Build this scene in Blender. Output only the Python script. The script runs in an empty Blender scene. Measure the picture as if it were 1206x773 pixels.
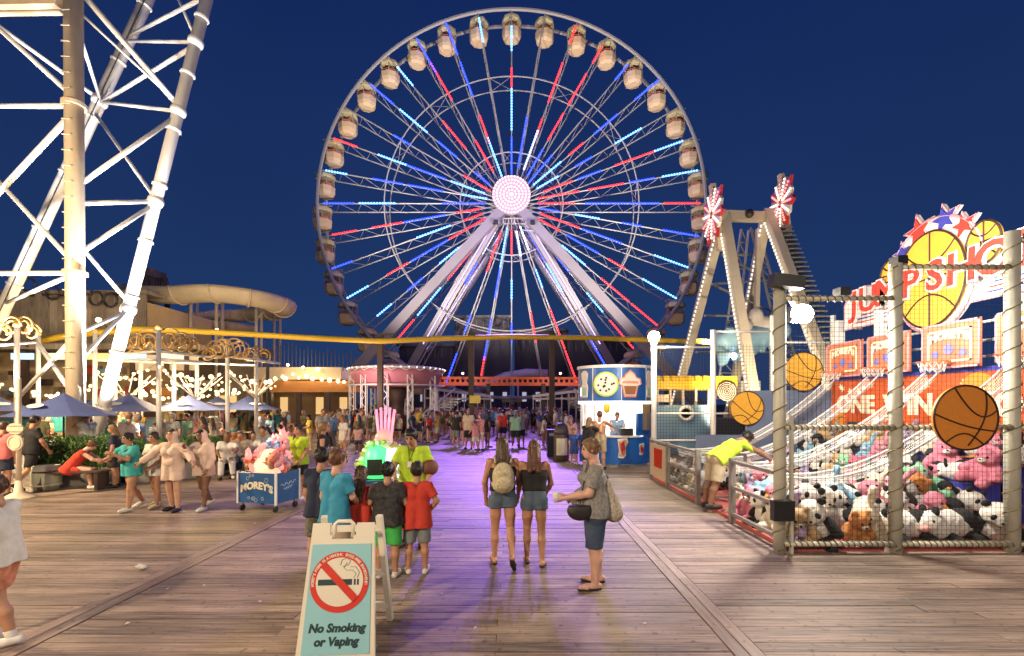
import bpy, bmesh, math, random
import numpy as np
from mathutils import Vector, Matrix, Euler

# ------------------------------------------------------------------ camera, world, lights, exposure
SC = bpy.context.scene
COL = SC.collection
F, HX, HY, CH = 540.0, 606.0, 476.0, 2.05        # focal length and eye point of the photograph, in its pixels
R = math.radians

cam_d = bpy.data.cameras.new('camera')
cam = bpy.data.objects.new('camera', cam_d); COL.objects.link(cam)
cam.location = (0, 0, CH); cam.rotation_euler = (R(90), 0, 0)
cam_d.sensor_width = 36; cam_d.lens = 36*F/1206
cam_d.shift_x = (603-HX)/1206; cam_d.shift_y = (HY-386.5)/1206
cam_d.clip_end = 6000; cam_d.clip_start = 0.05
SC.camera = cam

world = bpy.data.worlds.new('World'); SC.world = world; world.use_nodes = True
wn, wl = world.node_tree.nodes, world.node_tree.links
wn.clear()
wo = wn.new('ShaderNodeOutputWorld'); bg = wn.new('ShaderNodeBackground')
sky = wn.new('ShaderNodeTexSky'); sky.sky_type = 'NISHITA'; sky.sun_disc = False
sky.sun_elevation = R(-4.5); sky.sun_rotation = R(200); sky.air_density = 1.0; sky.dust_density = 0.2; sky.ozone_density = 6.0
blue = wn.new('ShaderNodeMix'); blue.data_type = 'RGBA'; blue.blend_type = 'MIX'
blue.inputs[0].default_value = 0.95
wtc = wn.new('ShaderNodeTexCoord'); wsp = wn.new('ShaderNodeSeparateXYZ'); wmr = wn.new('ShaderNodeMapRange'); wgr = wn.new('ShaderNodeMix'); wgr.data_type = 'RGBA'
wmr.inputs[1].default_value = 0.0; wmr.inputs[2].default_value = 0.68
wgr.inputs[6].default_value = (.145, .40, 1.25, 1); wgr.inputs[7].default_value = (.055, .185, .93, 1)      # twilight air: paler low down
wl.new(wtc.outputs['Generated'], wsp.inputs[0]); wl.new(wsp.outputs[2], wmr.inputs[0]); wl.new(wmr.outputs[0], wgr.inputs[0]); wnz = wn.new('ShaderNodeTexNoise'); wnz.inputs['Scale'].default_value = 2.2; wnz.inputs['Detail'].default_value = 6
wn2 = wn.new('ShaderNodeMapRange'); wn2.inputs[3].default_value = .84; wn2.inputs[4].default_value = 1.16; wmu = wn.new('ShaderNodeMix'); wmu.data_type = 'RGBA'; wmu.blend_type = 'MULTIPLY'; wmu.inputs[0].default_value = 1
wl.new(wtc.outputs['Generated'], wnz.inputs['Vector']); wl.new(wnz.outputs['Fac'], wn2.inputs[0]); wl.new(wgr.outputs[2], wmu.inputs[6]); wl.new(wn2.outputs[0], wmu.inputs[7]); wl.new(wmu.outputs[2], blue.inputs[7])
wl.new(sky.outputs[0], blue.inputs[6]); wl.new(blue.outputs[2], bg.inputs[0]); wl.new(bg.outputs[0], wo.inputs[0])
bg.inputs[1].default_value = 0.077

SC.view_settings.view_transform = 'Standard'; SC.view_settings.look = 'None'
SC.view_settings.exposure = 0.6; SC.view_settings.gamma = 1.0
SC.render.engine = 'CYCLES'
cy = SC.cycles
cy.use_denoising = True
cy.max_bounces = 5; cy.diffuse_bounces = 2; cy.glossy_bounces = 3; cy.transmission_bounces = 4; cy.transparent_max_bounces = 12
cy.sample_clamp_indirect = 3.0; cy.sample_clamp_direct = 0.0
cy.caustics_reflective = False; cy.caustics_refractive = False
cy.blur_glossy = 1.0

def lamp(name, typ, loc, power, color=(1,1,1), size=0.15, target=None, spot=None, blend=0.4, parent=None):
    d = bpy.data.lights.new(name, typ); d.energy = power; d.color = color
    if typ in ('POINT', 'SPOT'): d.shadow_soft_size = size
    if typ == 'AREA': d.size = size
    if typ == 'SPOT': d.spot_size = R(spot); d.spot_blend = blend
    o = bpy.data.objects.new(name, d); COL.objects.link(o); o.location = loc
    if target is not None:
        o.rotation_euler = (Vector(target)-Vector(loc)).to_track_quat('-Z', 'Y').to_euler()
    if parent is not None:
        o.parent = parent; o.location = Vector(loc)-ORIG.get(parent.name, Vector())
    return o

WARM = (1.0, 0.80, 0.52); NEUT = (1.0, 0.91, 0.78); PURP = (0.38, 0.18, 1.0); YEL = (1.0, 0.72, 0.36)

# ------------------------------------------------------------------ helpers
ORIG = {}
def P(px, py, Y): return Vector(((px-HX)*Y/F, Y, CH-(py-HY)*Y/F))
def G(px, py):
    Y = F*CH/(py-HY); return Vector(((px-HX)*Y/F, Y, 0))
def GY(px, Y, z=0.0): return Vector(((px-HX)*Y/F, Y, z))

def tag(o, label=None, cat=None, group=None, kind=None):
    if label: o['label'] = label
    if cat: o['category'] = cat
    if group: o['group'] = group
    if kind: o['kind'] = kind
    return o
def thing(name, label, cat, loc=(0,0,0), group=None, local=False, rz=0.0):
    o = bpy.data.objects.new(name, None); COL.objects.link(o); o.location = loc; o.rotation_euler[2] = rz
    o.empty_display_size = 0.2
    ORIG[o.name] = Vector() if local else Vector(loc)
    return tag(o, label, cat, group)

class MB:
    def __init__(s): s.v = []; s.f = []; s.m = []
    def add(s, vs, fs, mi=0):
        b = len(s.v); s.v += [tuple(q) for q in vs]; s.f += [tuple(i+b for i in q) for q in fs]; s.m += [mi]*len(fs); return s
    def box(s, lo, hi, mi=0):
        x0,y0,z0 = lo; x1,y1,z1 = hi
        return s.add([(x0,y0,z0),(x1,y0,z0),(x1,y1,z0),(x0,y1,z0),(x0,y0,z1),(x1,y0,z1),(x1,y1,z1),(x0,y1,z1)],
            [(0,3,2,1),(4,5,6,7),(0,1,5,4),(1,2,6,5),(2,3,7,6),(3,0,4,7)], mi)
    def cbox(s, c, sz, mi=0):
        return s.box([c[i]-sz[i]/2 for i in range(3)], [c[i]+sz[i]/2 for i in range(3)], mi)
    def bar(s, a, b, w, h=None, mi=0, up=(0,0,1)):
        a = Vector(a); b = Vector(b); h = h or w
        d = (b-a).normalized(); u = Vector(up)
        if abs(d.dot(u)) > .98: u = Vector((0,1,0))
        x = d.cross(u).normalized()*w/2; y = x.cross(d).normalized()*h/2
        q = [a-x-y,a+x-y,a+x+y,a-x+y,b-x-y,b+x-y,b+x+y,b-x+y]
        return s.add(q, [(0,1,2,3),(7,6,5,4),(0,4,5,1),(1,5,6,2),(2,6,7,3),(3,7,4,0)], mi)
    def tube(s, a, b, r, r2=None, n=8, mi=0, cap=True):
        return s.path([a,b],[r, r if r2 is None else r2], n, mi, cap)
    def path(s, pts, rs, n=8, mi=0, cap=True, closed=False):
        pts = [Vector(q) for q in pts]
        if not hasattr(rs,'__len__'): rs = [rs]*len(pts)
        m = len(pts); vs = []; ref = None
        for i,p in enumerate(pts):
            if closed: d = pts[(i+1)%m]-pts[i-1]
            else: d = pts[min(i+1,m-1)]-pts[max(i-1,0)]
            d.normalize()
            if ref is None: ref = Vector((0,0,1)) if abs(d.z) < .9 else Vector((0,1,0))
            x = d.cross(ref)
            if x.length < 1e-4: x = d.cross(Vector((1,0,0)))
            x.normalize(); y = x.cross(d).normalized(); ref = y
            vs += [p + (x*math.cos(2*math.pi*k/n)+y*math.sin(2*math.pi*k/n))*rs[i] for k in range(n)]
        fs = []
        for i in range(m if closed else m-1):
            j = (i+1)%m
            fs += [(i*n+k, i*n+(k+1)%n, j*n+(k+1)%n, j*n+k) for k in range(n)]
        if cap and not closed: fs += [tuple(range(n))[::-1], tuple((m-1)*n+k for k in range(n))]
        return s.add(vs, fs, mi)
    def lathe(s, prof, n=16, c=(0,0,0), mi=0):
        vs = []
        for r,z in prof:
            vs += [(c[0]+r*math.cos(2*math.pi*k/n), c[1]+r*math.sin(2*math.pi*k/n), c[2]+z) for k in range(n)]
        fs = []
        for i in range(len(prof)-1):
            fs += [(i*n+k, i*n+(k+1)%n, (i+1)*n+(k+1)%n, (i+1)*n+k) for k in range(n)]
        fs += [tuple(range(n))[::-1], tuple((len(prof)-1)*n+k for k in range(n))]
        return s.add(vs, fs, mi)
    def ball(s, c, r, n=10, m=6, mi=0, sc=(1,1,1)):
        prof = [(max(1e-4,r*math.sin(math.pi*i/m)), -r*math.cos(math.pi*i/m)) for i in range(m+1)]
        b = len(s.v); s.lathe(prof, n, (0,0,0), mi)
        for i in range(b, len(s.v)):
            q = s.v[i]; s.v[i] = (c[0]+q[0]*sc[0], c[1]+q[1]*sc[1], c[2]+q[2]*sc[2])
        return s
    def prism(s, pts2, t, M=None, mi=0):
        """outline pts2 in the local x,z plane, thickness t along local y (front at -t)"""
        n = len(pts2); M = M or Matrix()
        vs = [M@Vector((x,0,z)) for x,z in pts2]+[M@Vector((x,-t,z)) for x,z in pts2]
        fs = [tuple(range(n))[::-1], tuple(range(n,2*n))]+[(i,(i+1)%n,n+(i+1)%n,n+i) for i in range(n)]
        return s.add(vs, fs, mi)
    def xf(s, M, start=0):
        for i in range(start, len(s.v)): s.v[i] = tuple(M@Vector(s.v[i]))
        return s
    def mesh(s, name, mats, off=None, smooth=False):
        me = bpy.data.meshes.new(name)
        v = s.v
        if off is not None and off.length > 0: v = [(q[0]-off.x,q[1]-off.y,q[2]-off.z) for q in v]
        me.from_pydata(v, [], s.f)
        if not isinstance(mats,(list,tuple)): mats = [mats]
        for m in mats: me.materials.append(m)
        if len(mats) > 1: me.polygons.foreach_set('material_index', s.m)
        if smooth: me.polygons.foreach_set('use_smooth', [True]*len(me.polygons))
        me.update()
        return me
    def build(s, name, mats, parent=None, smooth=False, at=None, fix=True):
        off = Vector(at) if at is not None else (ORIG.get(parent.name, Vector()) if parent is not None else Vector())
        me = s.mesh(name, mats, off, smooth)
        if fix:
            bm = bmesh.new(); bm.from_mesh(me); bmesh.ops.recalc_face_normals(bm, faces=bm.faces); bm.to_mesh(me); bm.free()
        o = bpy.data.objects.new(name, me); COL.objects.link(o)
        if at is not None: o.location = at
        if parent is not None: o.parent = parent; ORIG[o.name] = ORIG.get(parent.name, Vector())
        return o

def obj(name, me, parent=None, loc=(0,0,0), rot=(0,0,0), scale=(1,1,1)):
    o = bpy.data.objects.new(name, me); COL.objects.link(o)
    o.location = loc; o.rotation_euler = rot; o.scale = scale
    if parent is not None: o.parent = parent
    return o
def copy_tree(o, parent=None):
    c = o.copy(); COL.objects.link(c); c.parent = parent
    ORIG[c.name] = ORIG.get(o.name, Vector())
    for ch in o.children: copy_tree(ch, c)
    return c

# ------------------------------------------------------------------ materials
MATS = {}
def mat(name, col, rough=.55, metal=0.0, var=.12, scale=9.0, bump=.12, coat=0.0, emit=0.0, ecol=None, alpha=1.0):
    if name in MATS: return MATS[name]
    m = bpy.data.materials.new(name); m.use_nodes = True
    n, l = m.node_tree.nodes, m.node_tree.links
    b = n['Principled BSDF']
    b.inputs['Roughness'].default_value = rough; b.inputs['Metallic'].default_value = metal
    b.inputs['Coat Weight'].default_value = coat; b.inputs['Alpha'].default_value = alpha
    c = (*col[:3], 1)
    b.inputs['Base Color'].default_value = c
    if var > 0:
        tc = n.new('ShaderNodeTexCoord'); nz = n.new('ShaderNodeTexNoise'); nz.inputs['Scale'].default_value = scale
        nz.inputs['Detail'].default_value = 5
        rp = n.new('ShaderNodeMapRange'); rp.inputs[3].default_value = 1-var*1.6; rp.inputs[4].default_value = 1+var
        mx = n.new('ShaderNodeMix'); mx.data_type = 'RGBA'; mx.blend_type = 'MULTIPLY'; mx.inputs[0].default_value = 1
        mx.inputs[6].default_value = c
        l.new(tc.outputs['Object'], nz.inputs['Vector']); l.new(nz.outputs['Fac'], rp.inputs[0]); l.new(rp.outputs[0], mx.inputs[7])
        l.new(mx.outputs[2], b.inputs['Base Color'])
        if bump > 0:
            bp = n.new('ShaderNodeBump'); bp.inputs['Strength'].default_value = bump; bp.inputs['Distance'].default_value = .02
            l.new(nz.outputs['Fac'], bp.inputs['Height']); l.new(bp.outputs[0], b.inputs['Normal'])
    if emit > 0:
        b.inputs['Emission Color'].default_value = (*(ecol or col)[:3], 1); b.inputs['Emission Strength'].default_value = emit
        m.cycles.emission_sampling = 'NONE'
    MATS[name] = m
    return m

def wood(name, c1, c2, sc=(1.2, 22, 22), rough=.6, bump=.35, world_pos=True):
    if name in MATS: return MATS[name]
    m = bpy.data.materials.new(name); m.use_nodes = True
    n, l = m.node_tree.nodes, m.node_tree.links
    b = n['Principled BSDF']
    ge = n.new('ShaderNodeNewGeometry'); oi = n.new('ShaderNodeObjectInfo')
    ad = n.new('ShaderNodeMath'); ad.operation = 'ADD'; fr = n.new('ShaderNodeMath'); fr.operation = 'FRACT'
    l.new(ge.outputs['Random Per Island'], ad.inputs[0]); l.new(oi.outputs['Random'], ad.inputs[1]); l.new(ad.outputs[0], fr.inputs[0])
    mp = n.new('ShaderNodeMapping'); mp.inputs['Scale'].default_value = sc
    l.new(ge.outputs['Position'], mp.inputs['Vector'])
    of = n.new('ShaderNodeVectorMath'); of.operation = 'ADD'
    cb = n.new('ShaderNodeCombineXYZ'); ml = n.new('ShaderNodeMath'); ml.operation = 'MULTIPLY'; ml.inputs[1].default_value = 61.0
    l.new(fr.outputs[0], ml.inputs[0]); l.new(ml.outputs[0], cb.inputs[0]); l.new(mp.outputs[0], of.inputs[0]); l.new(cb.outputs[0], of.inputs[1])
    nz = n.new('ShaderNodeTexNoise'); nz.inputs['Scale'].default_value = 1.0; nz.inputs['Detail'].default_value = 7; nz.inputs['Roughness'].default_value = .62
    l.new(of.outputs[0], nz.inputs['Vector'])
    st = n.new('ShaderNodeTexNoise'); st.inputs['Scale'].default_value = .55; st.inputs['Detail'].default_value = 6
    l.new(ge.outputs['Position'], st.inputs['Vector'])
    sp = n.new('ShaderNodeTexNoise'); sp.inputs['Scale'].default_value = 14.0; sp.inputs['Detail'].default_value = 3
    l.new(ge.outputs['Position'], sp.inputs['Vector'])
    # mix of plank tint, grain, stains
    a1 = n.new('ShaderNodeMapRange'); a1.inputs[1].default_value = .36; a1.inputs[2].default_value = .66
    l.new(nz.outputs['Fac'], a1.inputs[0])
    w1 = n.new('ShaderNodeMath'); w1.operation = 'MULTIPLY'; w1.inputs[1].default_value = .62; l.new(a1.outputs[0], w1.inputs[0])
    w2 = n.new('ShaderNodeMath'); w2.operation = 'MULTIPLY_ADD'; w2.inputs[1].default_value = .42; l.new(fr.outputs[0], w2.inputs[0]); l.new(w1.outputs[0], w2.inputs[2])
    mx = n.new('ShaderNodeMix'); mx.data_type = 'RGBA'; mx.inputs[6].default_value = (*c1,1); mx.inputs[7].default_value = (*c2,1)
    l.new(w2.outputs[0], mx.inputs[0])
    s1 = n.new('ShaderNodeMapRange'); s1.inputs[1].default_value = .35; s1.inputs[2].default_value = .68; s1.inputs[3].default_value = .55; s1.inputs[4].default_value = 1.18
    l.new(st.outputs['Fac'], s1.inputs[0])
    s2 = n.new('ShaderNodeMapRange'); s2.inputs[1].default_value = .28; s2.inputs[2].default_value = .40; s2.inputs[3].default_value = .45; s2.inputs[4].default_value = 1.0
    l.new(sp.outputs['Fac'], s2.inputs[0])
    mm = n.new('ShaderNodeMath'); mm.operation = 'MULTIPLY'; l.new(s1.outputs[0], mm.inputs[0]); l.new(s2.outputs[0], mm.inputs[1])
    vo = n.new('ShaderNodeTexVoronoi'); vo.inputs['Scale'].default_value = 2.6; l.new(ge.outputs['Position'], vo.inputs['Vector'])
    gm = n.new('ShaderNodeMapRange'); gm.inputs[1].default_value = .045; gm.inputs[2].default_value = .06; gm.inputs[3].default_value = .42; gm.inputs[4].default_value = 1.0
    l.new(vo.outputs['Distance'], gm.inputs[0])
    mg = n.new('ShaderNodeMath'); mg.operation = 'MULTIPLY'; l.new(mm.outputs[0], mg.inputs[0]); l.new(gm.outputs[0], mg.inputs[1]); mm = mg
    m2 = n.new('ShaderNodeMix'); m2.data_type = 'RGBA'; m2.blend_type = 'MULTIPLY'; m2.inputs[0].default_value = 1
    l.new(mx.outputs[2], m2.inputs[6]); l.new(mm.outputs[0], m2.inputs[7]); l.new(m2.outputs[2], b.inputs['Base Color'])
    rr = n.new('ShaderNodeMapRange'); rr.inputs[3].default_value = rough-.14; rr.inputs[4].default_value = rough+.2
    l.new(st.outputs['Fac'], rr.inputs[0]); l.new(rr.outputs[0], b.inputs['Roughness'])
    bp = n.new('ShaderNodeBump'); bp.inputs['Strength'].default_value = bump; bp.inputs['Distance'].default_value = .012
    l.new(nz.outputs['Fac'], bp.inputs['Height']); l.new(bp.outputs[0], b.inputs['Normal'])
    MATS[name] = m
    return m

def striped(name, c1, c2, scale=9.0):
    if name in MATS: return MATS[name]
    m = mat(name, c1, .85, var=0); n, l = m.node_tree.nodes, m.node_tree.links
    tc = n.new('ShaderNodeTexCoord'); wv = n.new('ShaderNodeTexWave'); wv.bands_direction = 'Z'; wv.inputs['Scale'].default_value = scale; wv.inputs['Distortion'].default_value = .6
    rp = n.new('ShaderNodeMapRange'); rp.inputs[1].default_value = .45; rp.inputs[2].default_value = .55
    mx = n.new('ShaderNodeMix'); mx.data_type = 'RGBA'; mx.inputs[6].default_value = (*c1,1); mx.inputs[7].default_value = (*c2,1)
    l.new(tc.outputs['Object'], wv.inputs['Vector']); l.new(wv.outputs['Fac'], rp.inputs[0]); l.new(rp.outputs[0], mx.inputs[0]); l.new(mx.outputs[2], n['Principled BSDF'].inputs['Base Color'])
    return m

def glow(name, col, strength):
    if name in MATS: return MATS[name]
    m = bpy.data.materials.new(name); m.use_nodes = True
    n, l = m.node_tree.nodes, m.node_tree.links
    n.clear(); o = n.new('ShaderNodeOutputMaterial'); e = n.new('ShaderNodeEmission')
    e.inputs[0].default_value = (*col,1); e.inputs[1].default_value = strength
    l.new(e.outputs[0], o.inputs[0]); m.cycles.emission_sampling = 'NONE'
    MATS[name] = m
    return m

def text_mesh(name, body, size, m, depth=.006, align='CENTER', shear=0.0, bold=0.0, spacing=1.0):
    cu = bpy.data.curves.new(name, 'FONT'); cu.body = body; cu.size = size; cu.align_x = align; cu.align_y = 'CENTER'
    cu.extrude = depth; cu.shear = shear; cu.offset = bold; cu.resolution_u = 3; cu.space_character = spacing
    o = bpy.data.objects.new(name, cu); COL.objects.link(o)
    dg = bpy.context.evaluated_depsgraph_get(); dg.update()
    me = bpy.data.meshes.new_from_object(o.evaluated_get(dg)); me.name = name
    bpy.data.objects.remove(o); bpy.data.curves.remove(cu)
    me.materials.clear(); me.materials.append(m)
    return me
# ------------------------------------------------------------------ the setting: sand, deck
rnd = random.Random(7)
m_deck = wood('deck_wood', (.055,.038,.031), (.47,.35,.27), sc=(1.6,38,38), rough=.55, bump=.6)
m_trim = wood('deck_trim_wood', (.16,.105,.085), (.36,.26,.21), sc=(22,1.2,22), rough=.48)
m_sand = mat('sand', (.10,.085,.065), .9, scale=2)
g = MB(); g.box((-1500,-200,-2.2),(1500,4000,-1.6)); tag(g.build('ground', m_sand), kind='structure')
sub = MB(); sub.box((-34,-7,-.45),(34,95,-.055)); deck = tag(sub.build('boardwalk', mat('deck_underside',(.02,.014,.011),.9)), kind='structure')

PW = .145; GAPW = .007
boards = []
secs = [(-33.0,-4.36), (-4.06, 1.79), (2.05, 33.0)]
nrow = int((88+6.5)/PW)
for i in range(nrow):
    y = -6.5+i*PW
    for (xa, xb) in secs:
        x = xa
        if xb-xa < 8: cuts = [xa, xa+rnd.choice((1.95,2.9,3.9)), xb]
        else:
            cuts = [xa]; x = xa+rnd.uniform(2,5)
            while x < xb-1.5: cuts.append(x); x += rnd.choice((3.6,4.2,4.8))
            cuts.append(xb)
        for a, b in zip(cuts[:-1], cuts[1:]): boards.append((a+.002, b-.002, y))
def vis(bd):
    a, b, y = bd
    if y < 3.5: return 0
    h = F*y/F
    lim = 603*(y+.1)/F
    w = min(b, lim)-max(a, -lim)
    return max(0, w)/y/y/y
order = sorted(range(len(boards)), key=lambda k: -vis(boards[k]))
near = set(order[:296])
unit = MB(); unit.box((0,0,-.05),(1,1,0)); um = unit.mesh('plank', m_deck)
rest = MB()
for k,(a,b,y) in enumerate(boards):
    dz = rnd.uniform(-.0035,.0025)
    if k in near:
        o = obj('plank', um, deck, (a,y+rnd.uniform(0,.003),dz), (R(rnd.uniform(-.7,.7)),0,R(rnd.uniform(-.03,.03))), (b-a,PW-GAPW,1))
    else:
        rest.box((a,y,-.05+dz),(b,y+PW-GAPW,dz))
o = rest.build('planking', m_deck, deck, fix=False); o['kind'] = 'stuff'
for xa in (-4.35, -4.205, 1.80, 1.925):
    w = .14 if xa < 0 else .12
    tr = MB(); y = -6.5
    while y < 88:
        e = min(88, y+rnd.uniform(3.5,5)); tb = MB(); tb.box((xa,y,-.05),(xa+w-.006,e-.006,.004+rnd.uniform(0,.003)))
        if y < 20: tb.build('trim_plank', m_trim, deck)
        else: tr.add(tb.v, tb.f)
        y = e
    tr.build('trim_planking', m_trim, deck)['kind'] = 'stuff'

# ------------------------------------------------------------------ common finishes
m_white = mat('white_paint', (.74,.73,.71), .42, var=.06, scale=4, bump=.05)
m_cream = mat('cream_paint', (.60,.50,.37), .5, var=.1, scale=3, bump=.06)
m_tanst = mat('tan_steel', (.56,.49,.39), .45, var=.1, scale=3, bump=.05)
m_dark = mat('dark_steel', (.035,.03,.03), .5)
m_brown = mat('brown_post', (.06,.035,.025), .6)
m_galv = mat('galvanised', (.42,.42,.40), .4, .6, var=.12, scale=12)
m_yellow = mat('yellow_paint', (.75,.50,.04), .45, var=.08)
m_black = mat('black_plastic', (.012,.012,.013), .45)
m_blue = mat('blue_panel', (.01,.10,.40), .35, coat=.3)
m_orange = mat('orange_steel', (.66,.14,.05), .5)

# ------------------------------------------------------------------ coaster tower, left
t = thing('coaster_tower', 'white steel tube lattice tower with splayed legs behind blue umbrellas', 'tower', GY(120,16))
YA, YB = 15.0, 18.5
def tube2(name, p, q, r, m=m_white, n=12): MB().tube(p, q, r, n=n).build(name, m, t, True)
LR0, LR1 = P(262,-75,YA), P(104.5,555,YA)          # right leg
LL0, LL1 = P(215,-90,YB), P(-76,548,YB)
LR1.z = max(LR1.z,0); LL1.z = max(LL1.z, 0)
tube2('leg', LR0, LR1, .175); tube2('leg', LL0, LL1, .225)
def onR(y): k=(y+75)/(555+75); return LR0.lerp(LR1,k)
def onL(y): k=(y+90)/(548+90); return LL0.lerp(LL1,k)
post0, post1 = P(86,-80,13.2), P(90,560,13.2); post1.z = 0
tube2('post', post0, post1, .22, m_cream, 16)
def onP(y): return post0.lerp(post1,(y+80)/640)
for a,b,r in [(onL(124),onR(133),.075),(onP(240),onR(240),.085),(onL(51),onR(51),.07),
              (onP(-20),onR(128),.11),(onL(127),onR(55),.085),(onL(44),onR(-4),.08),(onL(-40),onR(48),.06),
              (onL(137),onR(238),.075),(onP(222),onR(138),.085),(onP(282),onR(362),.075),(onP(302),onR(243),.085),
              (onP(395),onR(370),.07),(onP(430),onR(366),.075),(onL(366),onP(322),.085),(onL(122),onP(20),.07),
              (P(-60,125,16),onP(125),.09),(P(-70,300,16),onP(132),.10),(P(-60,150,16),onP(312),.08),
              (P(-60,322,14.5),onP(322),.085),(P(-50,-5,16),onL(122),.10),(onP(8),onR(126),.045),
              (P(-60,-20,14),onP(115),.085),(P(20,470,14),onP(395),.07),(onP(470),P(45,405,14.2),.07),
              (P(-60,6,14.4),onP(3),.12)]:
    tube2('brace', a, b, r*.8, m_white, 10)
for a_,b_,r_ in ((LR0,LR1,.215),(LL0,LL1,.265)):
    for k in range(9):
        q = a_.lerp(b_,.05+.105*k); u = (b_-a_).normalized()
        MB().tube(q-u*.035, q+u*.035, r_, n=16).build('flange', m_white, t)
for k in range(24): MB().bar(onP(20+18*k)+Vector((-.12,-.25,0)), onP(20+18*k)+Vector((.12,-.25,0)), .025).build('ladder_rung', m_cream, t)
MB().tube(onL(-60)+Vector((.2,-.25,0)), onL(500)+Vector((.2,-.25,0)), .02, n=5).build('cable', m_dark, t)
for y in (51,133,240,368): MB().ball(onR(y), .235, 12, 8).build('joint', m_white, t, True)
for y in (124,): MB().ball(onL(y), .28, 12, 8).build('joint', m_white, t, True)
for y in (124,322): MB().tube(onP(y)-Vector((0,0,.05)), onP(y)+Vector((0,0,.05)), .29, n=20).build('flange', m_cream, t)
# rail beam at top left
t2 = thing('coaster_track', 'tan steel coaster track beam crossing the top of the lattice tower', 'track', P(-20,5,14.0))
MB().bar(P(-120,8,14.0), P(72,4,13.0), .35,.3).build('track_beam', m_cream, t2)
MB().tube(P(-120,18,13.6), P(72,15,12.7), .07).build('rail', m_cream, t2, True)
MB().tube(P(-120,-4,13.6), P(72,-8,12.7), .07).build('rail', m_cream, t2, True)

# ------------------------------------------------------------------ water park building far left
wb = thing('water_park_building', 'weathered tan timber water park building with railed upper deck', 'building', GY(60,31))
m_timber = wood('weathered_timber', (.12,.095,.075), (.38,.31,.24), sc=(18,18,1.3), rough=.75)
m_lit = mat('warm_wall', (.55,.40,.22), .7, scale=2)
YB0 = 31.0
# upper wall of vertical boards
x = -36.0; i = 0
while x < -25.2:
    w = rnd.uniform(.42,.6); h = 9.4 + rnd.uniform(-.12,.12)
    MB().box((x,YB0,5.9),(x+w-.02,YB0+.12,h)).build('board', m_timber, wb); x += w
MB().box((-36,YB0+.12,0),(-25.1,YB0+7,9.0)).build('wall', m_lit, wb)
MB().box((-36.5,YB0-1.8,5.55),(-20.3,YB0+6,5.9)).build('deck_slab', m_timber, wb)
MB().box((-25.1,YB0+4,0),(-20.5,YB0+5,5.5)).build('back_wall', m_timber, wb)
for xx in (-35,-31.5,-28,-24.5,-21): MB().bar((xx,YB0-1.5,0),(xx,YB0-1.5,5.55),.3).build('post', m_brown, wb)
for k in range(5): MB().box((-35+k*3.1,YB0+3.88,.4),(-33.6+k*3.1,YB0+3.97,2.7)).build('window', glow('shop_window_glow',(1,.6,.22),.7), wb)
for k in range(2): MB().box((-24.3+k*2.2,YB0-1.62,4.2),(-22.5+k*2.2,YB0-1.55,5.2)).build('sign_board', m_cream, wb)
for zz in (6.3,6.9): MB().tube((-25,YB0-1.7,zz),(-20.4,YB0-1.7,zz),.04).build('handrail', m_timber, wb)
for k in range(9): MB().tube((-25+k*.56,YB0-1.7,5.9),(-25+k*.56,YB0-1.7,6.9),.03,n=6).build('baluster', m_timber, wb)
for k,(px,py) in enumerate(((113,352),(130,354),(34,336),(62,345))):
    MB().path([P(px,py,30.7)+Vector((.45*math.cos(a),0,.45*math.sin(a))) for a in np.linspace(0,6.0,14)], .07, 6).build('porthole_rim', m_dark, wb, True)
for k in range(6): MB().box((-36+k*1.9,YB0-.1,9.5),(-34.3+k*1.9,YB0+1.5,9.72)).build('roof_panel', m_timber, wb)

for q,pw in (((-31,YB0-4.5,7.2),420),((-24.5,YB0-4.0,7.0),380),((-18.5,YB0-2.5,6.6),420)):  # added lamps that brighten the timber wall and the slide
    MB().ball(q,.14,10,6).build('added_deck_lamp', glow('bulb_glow',(1,.70,.32),6), wb, True); MB().bar(q,(q[0],YB0-1.8,5.7),.06).build('added_lamp_arm', m_dark, wb)
    lamp('added_deck_light','POINT',Vector(q)+Vector((0,-.3,0)),pw,(1,.76,.46),.2,parent=wb)
cl = random.Random(17)
cm = [m_cream, m_brown, m_timber, mat('shop_teal',(.06,.25,.26),.5), mat('shop_orange',(.55,.22,.05),.5), mat('shop_red',(.42,.05,.04),.5), m_white, mat('shop_sky',(.25,.45,.55),.5)]
for k in range(46):     # stall fronts, menu boards, shelves of goods below the deck
    x = cl.uniform(-35,-20.6); z = cl.choice((.5,1.2,1.9,2.6,3.3,4.0)); w = cl.uniform(.35,1.5); h = cl.uniform(.25,.6); y = YB0-.6+cl.uniform(-.8,.6)
    MB().box((x,y,z),(x+w,y+.1+.3*cl.random(),z+h)).build(cl.choice(('shelf_goods','menu_board','stall_panel')), cl.choice(cm), wb)
for k in range(7): MB().box((-35+k*2.1,YB0-1.9,0),(-33.4+k*2.1,YB0-1.2,1.05)).build('stall_counter', cm[(k*3)%8], wb)
for k in range(6): MB().box((-34.6+k*2.4,YB0-1.7,4.9),(-33.2+k*2.4,YB0-1.6,5.3)).build('lit_sign', glow('stall_sign_'+'abc'[k%3],((1,.6,.2),(.55,.8,1),(1,.8,.5))[k%3],1.1), wb)
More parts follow.
